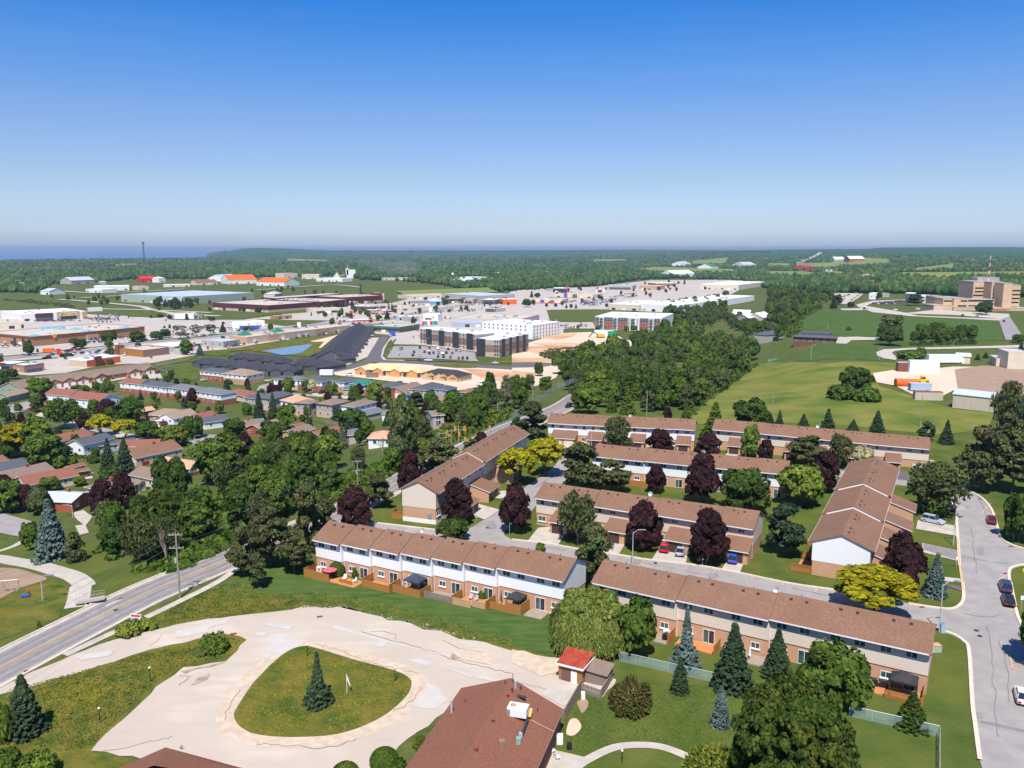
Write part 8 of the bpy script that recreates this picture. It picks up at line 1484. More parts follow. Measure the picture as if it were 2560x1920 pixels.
for a in [('hatch','red','b3',1297,1348,1352,1262,'bright red hatchback parked before the middle townhouse garages'),('sedan','silver','b3',1437,1378,1485,1290,'silver sedan beside the bright red hatchback'),('suv','blue','b3',1893,1448,1930,1345,'blue car on the last driveway of the middle row'),('suv','silver','b4',1330,1045,1520,1088,'silver blue suv on the drive of the right row'),
    ('sedan','black','b4',1345,905,1430,900,'dark car under the spreading half bare tree'),('sedan','black','b4',1500,925,1590,965,'dark car sticking out right of the half bare tree'),('sedan','white','b4',1480,890,1560,915,'white car under the half bare tree'),('sedan','dark_red','b4',1940,1098,1918,1025,'dark red sedan parked at the kerb of the side road bend'),('suv','navy','c4',2068,175,2030,70,'front one of two black cars at the right kerb'),('sedan','black','c4',2090,288,2058,190,'rear one of two black cars at the right kerb'),('sedan','white','c4',2215,1145,2180,1000,'white car cut by the right picture edge'),
    ('pickup','black','b3',460,82,520,58,'black pickup driving on the main road'),('sedan','red','b3',640,395,660,365,'red car in a garage of the farthest white row'),('sedan','navy','b3',755,408,815,395,'dark blue car half behind the middle white row roof'),('pickup','red','b1',250,98,335,82,'red pickup on a driveway in the left neighbourhood'),('sedan','silver','b1',700,655,775,655,'silver car beside the second small red shed'),('sedan','white','b1',1300,190,1390,195,'white car before the tan roofed bungalow'),('sedan','dark_red','b1',1405,218,1430,212,'dark red car before the white front gable'),('suv','dark_red','n3',190,515,300,490,'red suv on a driveway left of the purple tree'),('pickup','black','n3',1085,600,1200,575,'black pickup before the red brick house'),
    ('sedan','white','m2',1260,1345,1380,1325,'white car before the slate roofed duplex'),('sedan','dark_red','m1',1800,1335,1890,1345,'dark red car before the middle row houses'),('suv','navy','m2',330,1225,430,1210,'blue car at the right end of the row houses'),('sedan','dark_red','m2',490,1215,540,1200,'maroon car at the right end of the row houses'),('sedan','dark_red','m4',570,1135,655,1130,'dark red car on the new street'),('pickup','white','m4',715,1130,825,1135,'white pickup on the new street'),('sedan','white','m4',1880,1180,1975,1175,'white car on the new street at the right'),('van','teal','m4',260,950,335,930,'pale teal van in the apartment car park'),('van','white','m4',80,725,140,690,'white cab of the blue truck on the new street'),
    ('sedan','black','a4',2105,1395,2165,1395,'dark car alone on the brown earth yard'),('pickup','white','n4',1610,445,1730,450,'white pickup on the building ground'),('sedan','silver','n4',1840,440,1940,445,'grey car on the building ground'),('van','white','n4',645,340,750,310,'white van before the half shingled row'),('pickup','red','n4',1210,345,1300,355,'red pickup under the last timber gable'),('pickup','white','n3',1560,280,1680,285,'white pickup left of the blue lift'),('sedan','black','a4',2030,858,2045,845,'dark car on the hospital road'),('van','navy','a4',815,748,845,740,'dark van at the hospital road bend'),('van','white','a4',1075,755,1125,752,'first white ambulance like van on the hospital forecourt'),('van','white','a4',1265,748,1320,745,'second white van on the hospital forecourt'),('sedan','navy','a4',1665,803,1698,797,'dark car before the hospital wing'),('sedan','silver','a4',1790,810,1825,805,'silver green car before the hospital'),('suv','white','b2',530,515,575,500,'white car among the trees left of the road')]:car2(*a)
CN=[0]
def rowcars(t,pts,hx,hy,lot,group):
    for x,y in pts:
        r=random.Random(CN[0]);CN[0]+=1;P=G(t,x,y);d=G(t,x+hx,y+hy)-P;c=r.choice(['white','silver','black','navy','grey','dark_red','white','black','red','grey','blue','silver']);k=r.choice(['sedan','suv','suv','hatch'])
        o=link('parked_car',car_meshes(k)['lo'],None,(P.x,P.y,P.z+lift('d',P.y)),atan2(d.y,d.x)+r.uniform(-.06,.06)+(pi if r.random()<.5 else 0));o.color=(*CP_[c],1);tag(o,'%s car %s'%(c.replace('_',' '),lot),'car',group)
def line(x0,y0,x1,y1,n,skip=.12,seed=1):
    r=random.Random(seed+n);return [(x0+(x1-x0)*i/max(1,n-1),y0+(y1-y0)*i/max(1,n-1))for i in range(n)if r.random()>skip]
rowcars('m4',[(250,1025),(500,1045),(605,1050),(935,1070),(1030,1075),(1150,1082),(1290,1100),(1360,1100),(1440,1100),(620,915),(790,922),(940,932),(1110,942),(1250,962),(1315,968),(520,990),(700,988),(775,980),(785,1012),(855,1004),(945,1002),(1015,1018),(1080,1004),(1180,1012),(510,730),(600,715)],22,-34,'parked before the black striped apartment block','cars in the apartment car park')
for y,n,a,b in ((205,9,1640,2060),(230,9,1650,2050),(255,8,1660,2030),(275,9,1470,2040),(295,9,1540,2050),(325,5,1700,1990)):rowcars('m1',line(a,y,b,y+4,n,.2,y),6,-20,'in the crowded part of the mall car park','cars in the mall car park')
rowcars('m1',line(1470,655,1820,640,9,.1)+line(1500,685,1800,672,8,.3)+[(1900,715),(1960,715),(30,900),(100,720),(1010,290),(1160,292),(1270,297),(1380,310),(0,735),(1130,955),(2160,895)],12,-16,'near the brick mall','cars in the mall car park');rowcars('m1',[(420,912),(520,905),(600,898),(975,855),(1160,840),(1215,830),(1270,790),(1350,815),(1700,838),(1830,860)],40,-5,'on the main street by the restaurants','cars on the main street')
rowcars('m2',[(30,670),(100,660),(250,650),(310,642),(1050,600),(1260,570),(1310,572),(1490,520),(950,560),(1010,565),(570,620),(1790,480),(1910,485),(2150,470)],40,-6,'on the main street behind the white roofed building','cars on the main street');rowcars('m2',line(1340,735,1740,755,9,.0)+line(1380,785,1450,790,2,0)+line(1810,745,2010,715,5,0)+[(400,885),(400,940),(970,875),(1060,880),(1150,710)]+line(1740,440,2212,455,11,.1)+[(655,300),(80,258),(10,250),(1165,285),(1270,245),(1340,240)],12,-18,'beside the shops left of the pond','cars by the shops')
rowcars('m3',[(0,830),(425,785),(570,770),(710,745),(820,722),(905,712),(1010,670),(1090,690),(1165,680),(1230,672),(1300,662),(1385,650),(1095,625),(960,660),(75,545),(200,550),(20,500),(1080,325),(1310,335),(1450,462),(1520,457),(1400,415),(1330,412),(860,540)],35,-8,'behind the long strip plaza','cars by the strip plaza')
rowcars('m3',[(2010,705),(1940,742),(1875,835),(1905,858),(1840,905),(1780,962),(1665,1090)],40,10,'on a driveway of the dark roofed fan row','cars before the dark roofed row');rowcars('m4',line(300,590,460,575,5,0)+line(520,560,610,545,3,0)+[(670,525),(740,520),(580,615),(1060,395),(1110,400),(1150,405),(700,390),(780,390),(180,385)]+line(1170,125,1320,128,7)+line(1500,130,1700,135,8)+line(1150,265,1350,280,6)+line(1430,285,1560,275,6)+line(1480,165,1690,160,6),20,-12,'by the shops behind the apartment block','cars by the far shops')
rowcars('m5',line(640,1130,800,1105,7,0)+line(720,1105,960,1075,8,0)+line(930,1125,1110,1115,5,.2)+line(1180,1085,1300,1085,6,.1)+line(1050,1050,1400,1040,6,.4)+line(640,1020,760,1000,5,0)+[(540,1190),(470,1205)],18,-16,'in the long car park before the brick and white flats','cars before the flats')
rowcars('a4',line(545,618,600,606,6,0)+line(610,650,700,622,8,0)+line(600,680,660,660,5,0)+line(715,670,800,612,9,0)+line(905,695,1170,672,16,0)+line(930,700,1185,700,12,.1),8,-8,'in the hospital car park','cars in the hospital car park')
def lotcars(nmo,tl_,rows):
    r=random.Random(9);P=[];cols=['white','silver','black','navy','grey','red','blue','white','black'];bs={}
    for (x0,y0,x1,y1,n)in rows:
        for i in range(n):
            if r.random()<.1:continue
            p=G(tl_,x0+(x1-x0)*i/n+r.uniform(-3,3),y0+(y1-y0)*i/n+r.uniform(-2,2));P.append((p,r.choice(cols)))
    b=MB()
    for p,c in P:
        nm='far_car_'+c
        if nm not in MT:mk(nm,CP_[c],None,rough=.4)
        z=p.z+lift('d',p.y);b.box(p.x-.95,p.x+.95,p.y-2.3,p.y+2.3,z+.3,z+.95,nm);b.box(p.x-.8,p.x+.8,p.y-1.3,p.y+1.2,z+.95,z+1.5,'glass_dark')
    b.build(nmo,kind='stuff')
lotcars('retail_car_park_cars','m5',((1170,690,1840,615,34),(1190,705,1800,640,32),(1220,720,1700,668,28),(1320,735,1600,700,16),(1210,660,1600,625,20),(880,690,1120,650,14),(1880,540,2200,520,16),(1920,600,2200,560,16),(560,600,900,600,12),(1700,590,1950,560,12),(560,460,680,470,10),(1950,470,2150,400,14)))
lotcars('town_parked_cars','a2',((720,715,860,700,10),(980,760,1120,745,8),(650,770,1100,765,9),(700,820,900,800,7),(1180,870,1500,720,8),(1550,770,1720,740,14),(1600,700,1900,690,16),(1350,720,1600,690,14),(1750,760,2150,720,14),(1080,900,1330,890,12),(330,900,480,880,6)))
lotcars('mall_parked_cars','a1',((300,850,640,845,12),(820,1000,1250,990,14),(30,1070,200,1060,5),(1350,980,1700,960,10),(1700,900,2190,930,16),(1640,1060,2100,1050,18),(740,825,1000,830,14),(450,1140,900,1120,7),(1560,800,1780,805,8)))
def vbox(name,label,cat,t,x,y,w,d,h,th,mat,roof=None,wheels=True):
    P=G(t,x,y);e=empty(name,P,th,label,cat);MB().box(0,w,0,d,.6 if wheels else 0,h,mat).build('body',e);MB().box(-.05,w+.05,-.05,d+.05,h+.005,h+.1,roof or mat).build('roof',e)
    if wheels:
        for fx in (.15,.8):MB().tube((w*fx,-.05,.4),(w*fx,.2,.4),.4,'tyre',n=10).build('wheel',e)
    return e
vbox('travel_trailer','long white travel trailer on the meadow beside the cream shed','trailer','a4',1387,1208,21,3,4.6,.0,'trim_white','render_white');vbox('shipping_container','plain white container at the back of the yard','container','a4',1222,1288,13.5,3,6,-.1,'trim_white',None,False);vbox('portable_hut','small dark hut beside the white container','hut','a4',1122,1280,5.2,3,4.6,-.1,'brick_dark','roof_metal_blue',False)
vbox('shipping_container','ribbed cream container with red top at the yard front','container','a4',1270,1522,10.5,2.6,3.2,-.08,'corrugated','roof_maroon',False);vbox('flatbed_trailer','blue trailer with grey tarpaulin behind the cream container','trailer','a4',1232,1450,8.5,3,3.4,-.05,'siding_blue','roof_silver');vbox('covered_hut','red tarpaulin covered stack at the right edge','hut','a4',2062,1595,5,4,3.4,0,'red','red',False)
vbox('container','grey blue container by the long car park','container','m5',665,1200,12,3,6,.1,'roof_silver',None,False);vbox('portable_cabin','white site cabin on the levelled dirt','hut','m5',1425,1232,17,4,4.5,0,'trim_white','roof_silver',False);vbox('container','bright green container beside the site cabin','container','m5',1660,1245,7,3,4,0,'green_sign',None,False);vbox('cube_truck','blue truck box on the new street','truck','m4',105,700,5,3,5,.4,'blue','blue')
vbox('enclosed_trailer','small white trailer on the building ground','trailer','n3',1100,280,8,3.2,3.6,-.05,'trim_white','render_white');vbox('semi_trailer','long white semi trailer before the low cream shop','trailer','m2',805,270,22,3.4,6,-.06,'trim_white','render_white');vbox('brick_pallet','stack of brick pallets before the plywood row','pallet','n3',1900,310,7,2.5,3,0,'brick_brown',None,False);vbox('container','pale steel container beside the white roofed building','container','m2',800,880,9.5,4,4.2,.08,'siding_green_pale','roof_silver',False)
P=G('a4',1180,1405);e=empty('road_tanker',P,-.05,'orange tank lying beside the yellow digger in the yard','tank');MB().tube((-4,0,1.9),(5.2,0,1.6),1.7,'orange',n=14).build('body',e);MB().box(-3.5,-3,-1,1,0,.8,'orange').build('leg',e);MB().box(3.5,4,-1,1,0,.8,'orange').build('leg',e)
P=G('a4',1330,1382);e=empty('digger',P,0,'yellow wheeled digger beside the orange tank','digger');MB().box(-2.6,2.6,-1.1,1.1,.8,2.0,'yellow').build('body',e);MB().box(-.6,1,-.9,.9,2,3.4,'yellow').box(-.5,.9,-.95,.95,2.3,3.2,'glass_dark').build('cab',e);MB().tube((-1.5,0,2),(-.3,0,3.9),.2,'yellow').tube((-.3,0,3.9),(-3,0,3.2),.16,'yellow').build('boom',e)
for x in (-1.8,1.8):MB().tube((x,-1.3,.75),(x,1.3,.75),.75,'tyre',n=12).build('wheel',e)
P=G('a3',765,985);e=empty('excavator',P,.3,'yellow excavator on the levelled dirt before the flats','digger');MB().box(-3,3,-2,2,1,3.6,'yellow').build('body',e);MB().box(-3,3,-2.4,-1.4,0,1,'tyre').box(-3,3,1.4,2.4,0,1,'tyre').build('track',e);MB().tube((-2,0,3),(-7,0,5.5),.5,'metal_dark').tube((-7,0,5.5),(-11,0,1),.4,'metal_dark').build('boom',e)
P=G('n3',1850,255);e=empty('boom_lift',P,.4,'blue boom lift before the plywood row','lift');MB().box(-2,2,-1,1,.5,1.8,'blue').build('body',e);MB().tube((-1,0,1.8),(2.5,0,3.6),.25,'blue').build('boom',e);[MB().tube((x,-1.1,.5),(x,1.1,.5),.5,'tyre').build('wheel',e)for x in (-1.4,1.4)]
P=G('m1',860,850);e=empty('service_truck',P,.1,'orange truck on the mall lot by the road','truck');MB().box(-4.5,3,-1.3,1.3,.8,3.6,'orange').build('body',e);MB().box(3,5,-1.2,1.2,.8,3,'orange').build('cab',e);[MB().tube((x,-1.35,.6),(x,1.35,.6),.6,'tyre').build('wheel',e)for x in (-3,3.6)]
# ------------------------------------------------------------------ poles, lamps, signs, wires
def lamp(t,x,y,yt,s,label,double=False):
    P=G(t,x,y);h=hgt(t,x,yt,P);e=empty('street_lamp',P,0,label,'street lamp','street lamps');MB().tube((0,0,-.2),(0,0,h*.93),.11,'metal_galv',.07,8).build('pole',e)
    a=MB()
    for q_ in ((s,-s)if double else (s,)):a.tube((0,0,h*.9),(q_*.9,-.1,h),.05,'metal_galv').tube((q_*.9,-.1,h),(q_*1.7,-.2,h+.03),.045,'metal_galv')
    a.build('arm',e);MB().box(min(s*1.5,s*2.3),max(s*1.5,s*2.3),-.35,-.05,h-.03,h+.12,'metal_grey').build('lamp_head',e)
for a in (('b4',1700,765,510,-1,'lamp post on the lawn before the pines at right'),('b4',1600,1260,925,1,'tall lamp post at the driveways of the right row'),('c4',1478,485,40,1,'tall lamp post at the end of the near beige row'),('b3',1040,1430,1120,1,'lamp post rising behind the near beige row roof'),('b3',685,455,255,1,'lamp post before the farthest white row stairs'),('b3',2015,520,325,1,'lamp post before the farthest beige row'),('b2',1765,1058,940,1,'small lamp post at the purple maple by the beige gable'),('c1',370,215,-10,1,'lamp post in the park left of the road'),('n3',650,215,10,1,'lamp post at the corner of the dark roofed rows'),('m3',1375,1200,990,1,'lamp post at the end of the dark fan row'),('n4',1960,960,730,1,'lamp post in the roadside trees past the signals'),('b1',1685,415,305,1,'lamp post at the left street bend'),('b1',630,1015,905,-1,'lamp post beside the silver roofed bungalow'),('n4',2120,1400,1165,-1,'lamp post with long arm over the main road'),('m4',110,1085,890,1,'lamp post at the new street corner'),('m4',740,900,720,1,'thin lamp post before the striped flats'),('m4',470,960,870,1,'thin lamp post in the apartment car park'),('m5',1998,1185,985,1,'tall lamp post before the brick and white flats'),('a4',370,1178,1045,1,'thin lamp post on the lower hospital field'),('a4',960,1180,1065,1,'thin lamp post at the road loop'),('a4',515,910,845,-1,'thin lamp post behind the two tier roofed building'),('a4',1600,1062,1010,1,'thin lamp post before the copse'),('a3',1518,795,715,1,'tall lamp post right of the brick and white flats'),('a3',1365,755,670,1,'tall lamp post by the big white store'),('a3',1813,885,820,1,'pole in the wooded belt before the lodge')):lamp(*a)
def upole(t,x,y,yt,th,label,arms=2,nm='utility_pole'):
    P=G(t,x,y);h=hgt(t,x,yt,P);e=empty(nm,P,th,label,'utility pole','utility poles');MB().tube((0,0,-.3),(0,0,h),.17,'wood_pole',.12,8).build('pole',e)
    for k in range(arms):
        z=h-.35-k*2.3;MB().box(-1.15,1.15,-.07,.07,z-.07,z+.07,'wood_pole').build('crossarm',e)
        for s in (-1.05,-.45,.45,1.05):MB().tube((s,0,z+.07),(s,0,z+.28),.05,'render_cream').build('insulator',e)
    if arms>1:MB().tube((-.3,.0,h*.55),(-.3,0,h*.62),.18,'metal_galv',n=10).build('transformer',e)
    return P,h
P1,h1=upole('c1',1555,190,-372,.1,'tall utility pole at the main road with two crossarms');P2_,h2=upole('b2',882,778,520,.1,'utility pole farther up the main road');P3,h3=upole('n4',1168,1440,1205,.2,'utility pole at the signals',1);upole('b2',463,195,35,0,'pale pole behind the bungalows',0);upole('n4',1155,910,710,0,'thin pole at the hillside house',0);upole('b3',1162,170,-70,0,'tall pole behind the farthest white row',0);upole('b4',1316,235,-40,0,'dark pole in the meadow behind the farthest beige row',0);upole('b4',36,140,-80,0,'pole in the meadow at the larches',0);upole('a3',180,1545,1385,0,'pole with small crossarm in the thicket',1)
def wire(a,b,sag,label):
    n=14;m=MB();pts=[a.lerp(b,i/n)-Vector((0,0,sag*4*(i/n)*(1-i/n)))for i in range(n+1)];o=pts[0]
    for p,q_ in zip(pts,pts[1:]):m.tube(p-o,q_-o,.022,'metal_grey',n=3,cap=False)
    m.build('power_line',None,o,label=label,cat='wire',group='power lines along the main road')
P0=P1-(P2_-P1)*.95;h0=11.5
for k,(s,lbl)in enumerate(((-1.05,'upper left'),(1.05,'upper right'),(-.9,'lower'))):
    dz=-.1 if k<2 else-2.4
    for (A_,ha,B_,hb_,w_)in ((P0,h0,P1,h1,'left of the near utility pole'),(P1,h1,P2_,h2,'between the two road side utility poles'),(P2_,h2,P3,h3,'between the farther pole and the signals')):wire(A_+Vector((s,0,ha+dz)),B_+Vector((s,0,hb_+dz)),.7,lbl+' power line '+w_)
def sig(t,x,y,yt,arms,label):
    P=G(t,x,y);h=hgt(t,x,yt,P);k=mpp(t,P);e=empty('traffic_signal',P,0,label,'traffic light','traffic lights at the junction');MB().tube((0,0,-.2),(0,0,h),.1,'metal_galv').build('pole',e)
    for (ax,ay)in arms:
        dx,dz=(ax-x)*k,hgt(t,x,ay,P);MB().tube((0,0,dz-.6 if abs(dx)>1 else dz),(dx,0,dz),.05,'metal_galv').build('arm',e);o=MB().box(dx-.28,dx+.28,-.2,.2,dz-.75,dz+.65,'orange_lamp').build('signal_head',e);b=MB();[b.tube((dx,-.21,dz-.45+.42*i),(dx,-.26,dz-.45+.42*i),.13,'black',n=8)for i in range(3)];b.build('lens',o)
sig('n4',952,1420,1275,((1095,1250),(1135,1325)),'traffic signal mast at left of the junction');sig('n4',1288,1430,1135,((1230,1185),(1395,1185),(1302,1278)),'traffic signal mast in the middle of the junction');sig('n4',1405,1440,1340,((1405,1368),),'short traffic signal half behind the pine');sig('n4',2100,1400,1290,((2098,1322),),'short traffic signal by the purple tree');sig('n4',1826,1260,1140,((1826,1168),),'traffic signal across the main road')
for t,x,y,yt,lb in (('c1',1300,915,785,'black garden lamp on the rough grass by the drive'),('c1',865,1275,1135,'black garden lamp nearest the left bottom of the drive'),('c2',445,697,585,'black garden lamp at the top of the grass island'),('c2',1203,915,785,'black garden lamp at the right of the grass island'),('c3',950,1615,1500,'dark garden post inside the curved garden path')):
    P=G(t,x,y);h=hgt(t,x,yt,P);e=empty('garden_lamp',P,0,lb,'lamp','garden lamps');MB().tube((0,0,0),(0,0,h-.25),.06,'black').build('pole',e);MB().ball((0,0,h-.12),.15,'lamp_glass').build('lamp_globe',e)
P=G('c2',787,1018);h=hgt('c2',787,845,P);e=empty('flagpole',P,0,'white pole with drooping red and white flag on the grass island','flag');MB().tube((0,0,0),(0,0,h),.04,'trim_white').build('pole',e);b=MB();z=h-.1
fl_=[[(.05+.1*i,.03*sin(i*1.3),z-.33*i*(1 if j==0 else 1)-j*(.75-.08*i))for i in range(6)]for j in (0,1)]
for i in range(5):b.poly([fl_[0][i],fl_[0][i+1],fl_[1][i+1],fl_[1][i]],'red' if i==4 else 'trim_white')
b.build('flag',e)
P=G('c1',1182,437);e=empty('roadside_sign',P,-.15,'white sign with red and blue stripes on two posts by the road','sign');w=90*mpp('c1',P)/2
MB().box(-w,w,-.05,.05,.6,2.0,'trim_white').build('panel',e);MB().box(-w*.95,w*.95,-.07,-.051,1.65,1.95,'red').build('red_band',e);MB().box(-w*.95,w*.95,-.07,-.051,.62,.85,'blue').build('blue_band',e);MB().box(-w*.9,w*.8,-.065,-.051,1.12,1.2,'metal_grey').box(-w*.9,w*.6,-.065,-.051,1.35,1.43,'metal_grey').build('lettering',e)
for s in (-1,1):MB().box(s*w-.06,s*w+.06,-.06,.06,0,2.15,'trim_white').build('leg',e)
def ssign(t,x,y,yt,m,lb,w=.9,hh_=.25):
    P=G(t,x,y);h=hgt(t,x,yt,P);e=empty('street_sign',P,0,lb,'sign');MB().tube((0,0,0),(0,0,h),.04,'metal_galv').build('pole',e);MB().box(-w/2,w/2,-.06,-.03,h-hh_,h,m).build('plate',e)
ssign('b2',2190,1175,1062,'green_sign','green street name sign at the inner street corner');ssign('b4',2117,1222,1105,'green_sign','green street name sign at the right of the side road');ssign('c4',1480,205,120,'green_sign','green street name sign beside the corner blue spruce');ssign('b4',1625,1450,1355,'trim_white','small white parking sign at the yellow kerb',.4,.5);ssign('c4',2185,300,170,'trim_white','white notice on the right verge beside the black cars',.5,.7);ssign('b2',1905,1060,995,'metal_galv','small round backed sign at the beige gable driveway',.5,.5);ssign('b3',1645,1432,1345,'trim_white','white pole sign under the purple maple by the street',.25,.8)
ssign('m1',1030,930,770,'red','tall red and white restaurant road sign',3,4);ssign('m3',745,545,455,'trim_white','blue and white pylon sign on the main street',3.5,6);ssign('m3',1650,390,255,'red','red and white price pylon of the fuel station',3.5,8);ssign('m1',2010,730,670,'trim_white','round red rimmed sign behind the orange restaurant',3.5,4);ssign('m4',805,290,200,'trim_white','square white pylon with red mark above the fuel shop',4,5)
for t,x,y,w,h,lb in (('b2',1372,1030,1.5,1.0,'green transformer box with orange top at the beige gable'),('c4',1440,650,1.5,1.0,'green transformer box with orange top at the end of the near beige row'),('b4',1408,552,1.3,.9,'dark transformer box right of the farthest beige row')):
    P=G(t,x,y);e=empty('transformer_box',P,.1,lb,'utility box');MB().box(-w/2,w/2,-.5,.5,0,h,'siding_green_pale').build('casing',e);MB().box(-w/2-.04,w/2+.04,-.54,.54,h+.003,h+.08,'roof_orange').build('lid',e)
P=G('c4',1502,488);MB().prism([(-.35,-.35),(.35,-.35),(.35,.35),(-.35,.35)],0,1.5,'siding_blue','metal_grey').build('mail_box',None,P,label='blue grey community mailbox beside the tall corner lamp post',cat='mailbox')
P=G('b4',2205,1490);b=MB().tube((0,0,0),(0,0,.6),.14,'yellow',n=10).ball((0,0,.62),.15,'yellow').tube((-.25,0,.4),(.25,0,.4),.07,'yellow');b.build('fire_hydrant',None,P,label='yellow fire hydrant at the right edge lawn',cat='hydrant')
for t,x,y,w,d,h,m,nm,lb in (('c3',412,1450,.75,.6,1.2,'trim_white','storage_box','white upright box beside the brown roofed building'),('c3',613,1065,.5,.5,1.0,'trim_white','storage_box','small white cabinet at the grey board fence'),('c3',495,1495,.6,.6,.8,'black','compost_bin','black bin on the lawn beside the white box')):
    P=G(t,x,y);b=MB().prism([(-w/2,-d/2),(w/2,-d/2),(w/2,d/2),(-w/2,d/2)],0,h,m)if m!='black' else MB().tube((0,0,0),(0,0,h),.36,m,.28,12);b.build(nm,None,P,label=lb,cat='bin' if m=='black' else 'box')
patio_chair(G('c3',350,1530),.6,'trim_white','white plastic chair on the slab by the brown roofed building');patio_chair(G('c3',392,1590),2.2,'trim_white','toppled looking white chair nearer the curved path')
# park: playground, ramp, child
P=G('c1',40,145);e=empty('swing_frame',P,.25,'metal swing frame on the playground mulch','swing');b=MB().tube((-2.6,0,2.2),(2.2,0,2.2),.05,'metal_grey');b.build('top_bar',e)
for x in (-2.6,-.2,2.2):
    for s in (-1,1):MB().tube((x,s*.9,0),(x,0,2.2),.04,'metal_grey').build('leg',e)
for x in (-1.9,-.9,.5,1.5):MB().box(x-.2,x+.2,-.1,.1,.5,.55,'black').tube((x-.2,0,.5),(x-.2,0,2.2),.012,'metal_dark',n=3).tube((x+.2,0,.5),(x+.2,0,2.2),.012,'metal_dark',n=3).build('swing_seat',e)
a,b_=G('c1',650,268),G('c1',905,235);dv=b_-a;e=empty('footbridge',a,atan2(dv.y,dv.x),'small steel footbridge ramp where the park path meets the road','footbridge');L=dv.length;nr=Vector((0,1,0))
MB().slab([(0,0,.5),(L,0,.75),(L,1.5,.75),(0,1.5,.5)],.12,'siding_grey').build('deck',e)
for y in (0,1.5):
    r=MB().tube((0,y,1.5),(L,y,1.75),.03,'siding_grey').tube((0,y,1.1),(L,y,1.35),.02,'siding_grey');[r.tube((L*i/8,y,.5),(L*i/8,y,1.52+.25*i/8),.02,'siding_grey')for i in range(9)];r.build('railing',e)
for f in (.35,.5):MB().box(L*f-.15,L*f+.15,.1,1.4,-.6,.45,'concrete').build('pier',e)
def person(P,th,shirt,trousers,label,h=1.2):
    me=bpy.data.meshes.new('body');V=[(0,0,.52),(0,0,.72),(0,0,.84),(0,.0,.95),(.09,0,.5),(.1,.02,.27),(.1,-.02,.02),(-.09,0,.5),(-.1,.02,.27),(-.1,-.02,.02),(.14,0,.8),(.2,.03,.64),(.2,-.1,.52),(-.14,0,.8),(-.2,.03,.64),(-.2,-.1,.52),(.1,-.1,.01),(-.1,-.1,.01)];E=[(0,1),(1,2),(2,3),(0,4),(4,5),(5,6),(0,7),(7,8),(8,9),(2,10),(10,11),(11,12),(2,13),(13,14),(14,15),(6,16),(9,17)]
    me.from_pydata([Vector(v)*h for v in V],E,[]);e=empty('person',P,th,label,'person');o=link('body',me,e);sk=o.modifiers.new('skin','SKIN');rd=[.11,.1,.06,.075,.08,.055,.035,.08,.055,.035,.045,.032,.025,.045,.032,.025,.025,.025]
    for i,r in enumerate(rd):me.skin_vertices[0].data[i].radius=(r*h,r*h)
    me.skin_vertices[0].data[0].use_root=True;o.modifiers.new('s','SUBSURF').levels=1;dg=bpy.context.evaluated_depsgraph_get();m2_=bpy.data.meshes.new_from_object(o.evaluated_get(dg));o.modifiers.clear();o.data=m2_;[m2_.materials.append(MT[k])for k in ('skin',shirt,trousers)]
    for p in m2_.polygons:z=p.center.z/h;p.material_index=0 if z>.83 or (abs(p.center.x)>.17*h and z<.62)else 1 if z>.5 else 2
    MB().ball((0,.01*h,.97*h),.085*h,'bark',8,6,(1,1,.9)).build('hair',e)
person(G('c1',250,168),.4,'red','canvas_navy','child in a red shirt standing on the park lawn by a blue wagon');P=G('c1',222,185);e=empty('wagon',P,.3,'small blue wagon beside the child in red','wagon');MB().box(-.6,.6,-.3,.3,.2,.5,'blue').build('tub',e);[MB().tube((x,-.32,.15),(x,.32,.15),.15,'tyre').build('wheel',e)for x in (-.4,.4)]
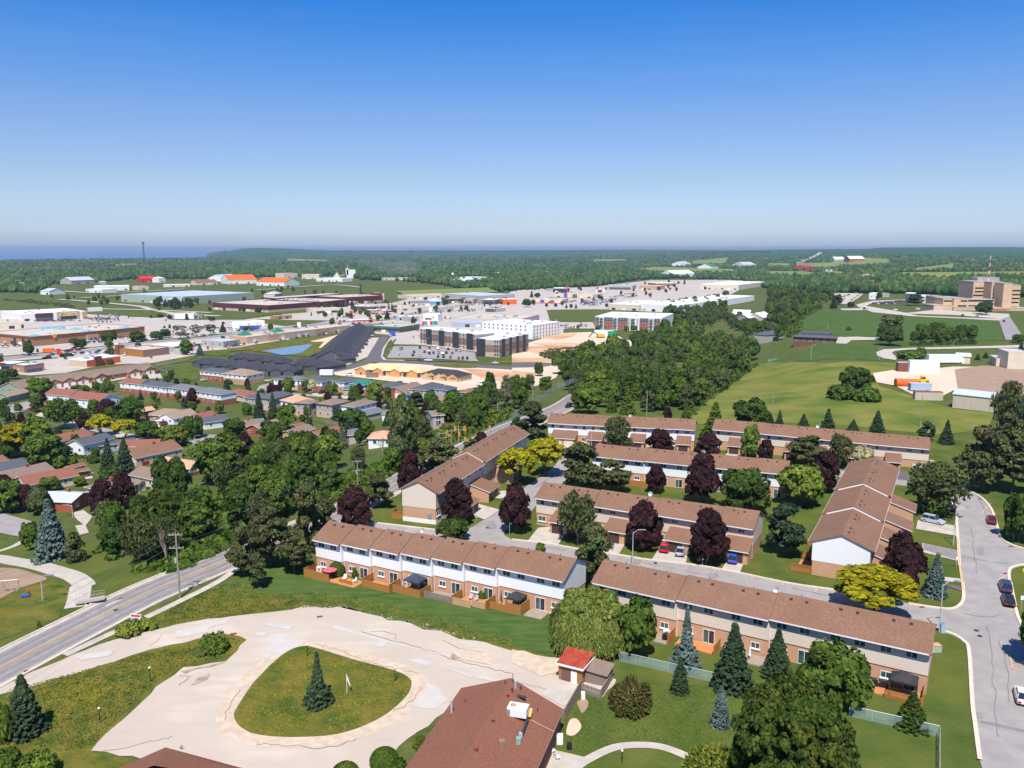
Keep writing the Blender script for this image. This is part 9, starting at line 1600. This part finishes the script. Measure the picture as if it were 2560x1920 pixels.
# guard rail, towers, smoke, haze
a,b_=G('b2',1935,300),G('b2',2212,195);dv=b_-a;e=empty('guard_rail',a,atan2(dv.y,dv.x),'steel guard rail on the bank beyond the main road','guard rail');L=dv.length;MB().box(0,L,-.05,0,.55,.85,'metal_galv').build('rail',e);[MB().box(L*i/9-.07,L*i/9+.07,0,.12,-.2,.8,'metal_galv').build('post',e)for i in range(10)]
def mast(t,x,y,yt,w,label,mats=('metal_dark','metal_dark'),n=14):
    P=G(t,x,y);h=hgt(t,x,yt,P);e=empty('radio_mast',P,0,label,'mast');k=w
    for i in range(n):
        z0,z1=h*i/n,h*(i+1)/n;a,c=k*(1-.7*i/n),k*(1-.7*(i+1)/n);b=MB();m=mats[i%2]
        for s in range(3):t0,t1=2.094*s,2.094*(s+1);b.tube((a*cos(t0),a*sin(t0),z0),(c*cos(t0),c*sin(t0),z1),k*.12,m,n=4).tube((a*cos(t0),a*sin(t0),z0),(c*cos(t1),c*sin(t1),z1),k*.07,m,n=3)
        b.build('mast_section',e)
    if mats[0]=='metal_dark':MB().box(-k*.9,k*.9,-k*.3,k*.3,h*.93,h*.99,'metal_dark').build('antenna',e)
mast('a1',1250,372,155,5.5,'dark lattice tower standing before the lake');P=G('h',1555,985,27);mast('h',1555,1440,545,.9,'red and white striped mast rising behind the hospital roof',('red','trim_white'));mast('a4',795,205,95,4,'hair thin mast on the far right horizon',('metal_grey','metal_grey'))
def vol(name,mb,dens,col,label=None,noise=0):
    m=bpy.data.materials.new(name);m.use_nodes=True;t=m.node_tree;t.nodes.clear();o=t.nodes.new('ShaderNodeOutputMaterial');v=t.nodes.new('ShaderNodeVolumePrincipled');v.inputs['Color'].default_value=(*col,1);v.inputs['Density'].default_value=dens;v.inputs['Anisotropy'].default_value=0.2;t.links.new(v.outputs[0],o.inputs['Volume']);MT[name]=m
    ob=mb.build(name,kind='stuff');ob.data.materials.clear();ob.data.materials.append(m);return ob
b=MB();x=SMK.x;rs=random.Random(2)
for i in range(7):b.ball((SMK.x+14+i*24,SMK.y,SMK.z+8+sin(i)*4-i*2.5),7+i*3.5,'trim_white',10,8,(1.6,1,.75))
vol('smoke',b,.007,(.9,.92,.95))
vol('haze',MB().box(-56000,56000,-1500,42500,-62,150,'trim_white'),HAZE,(.6,.78,1))
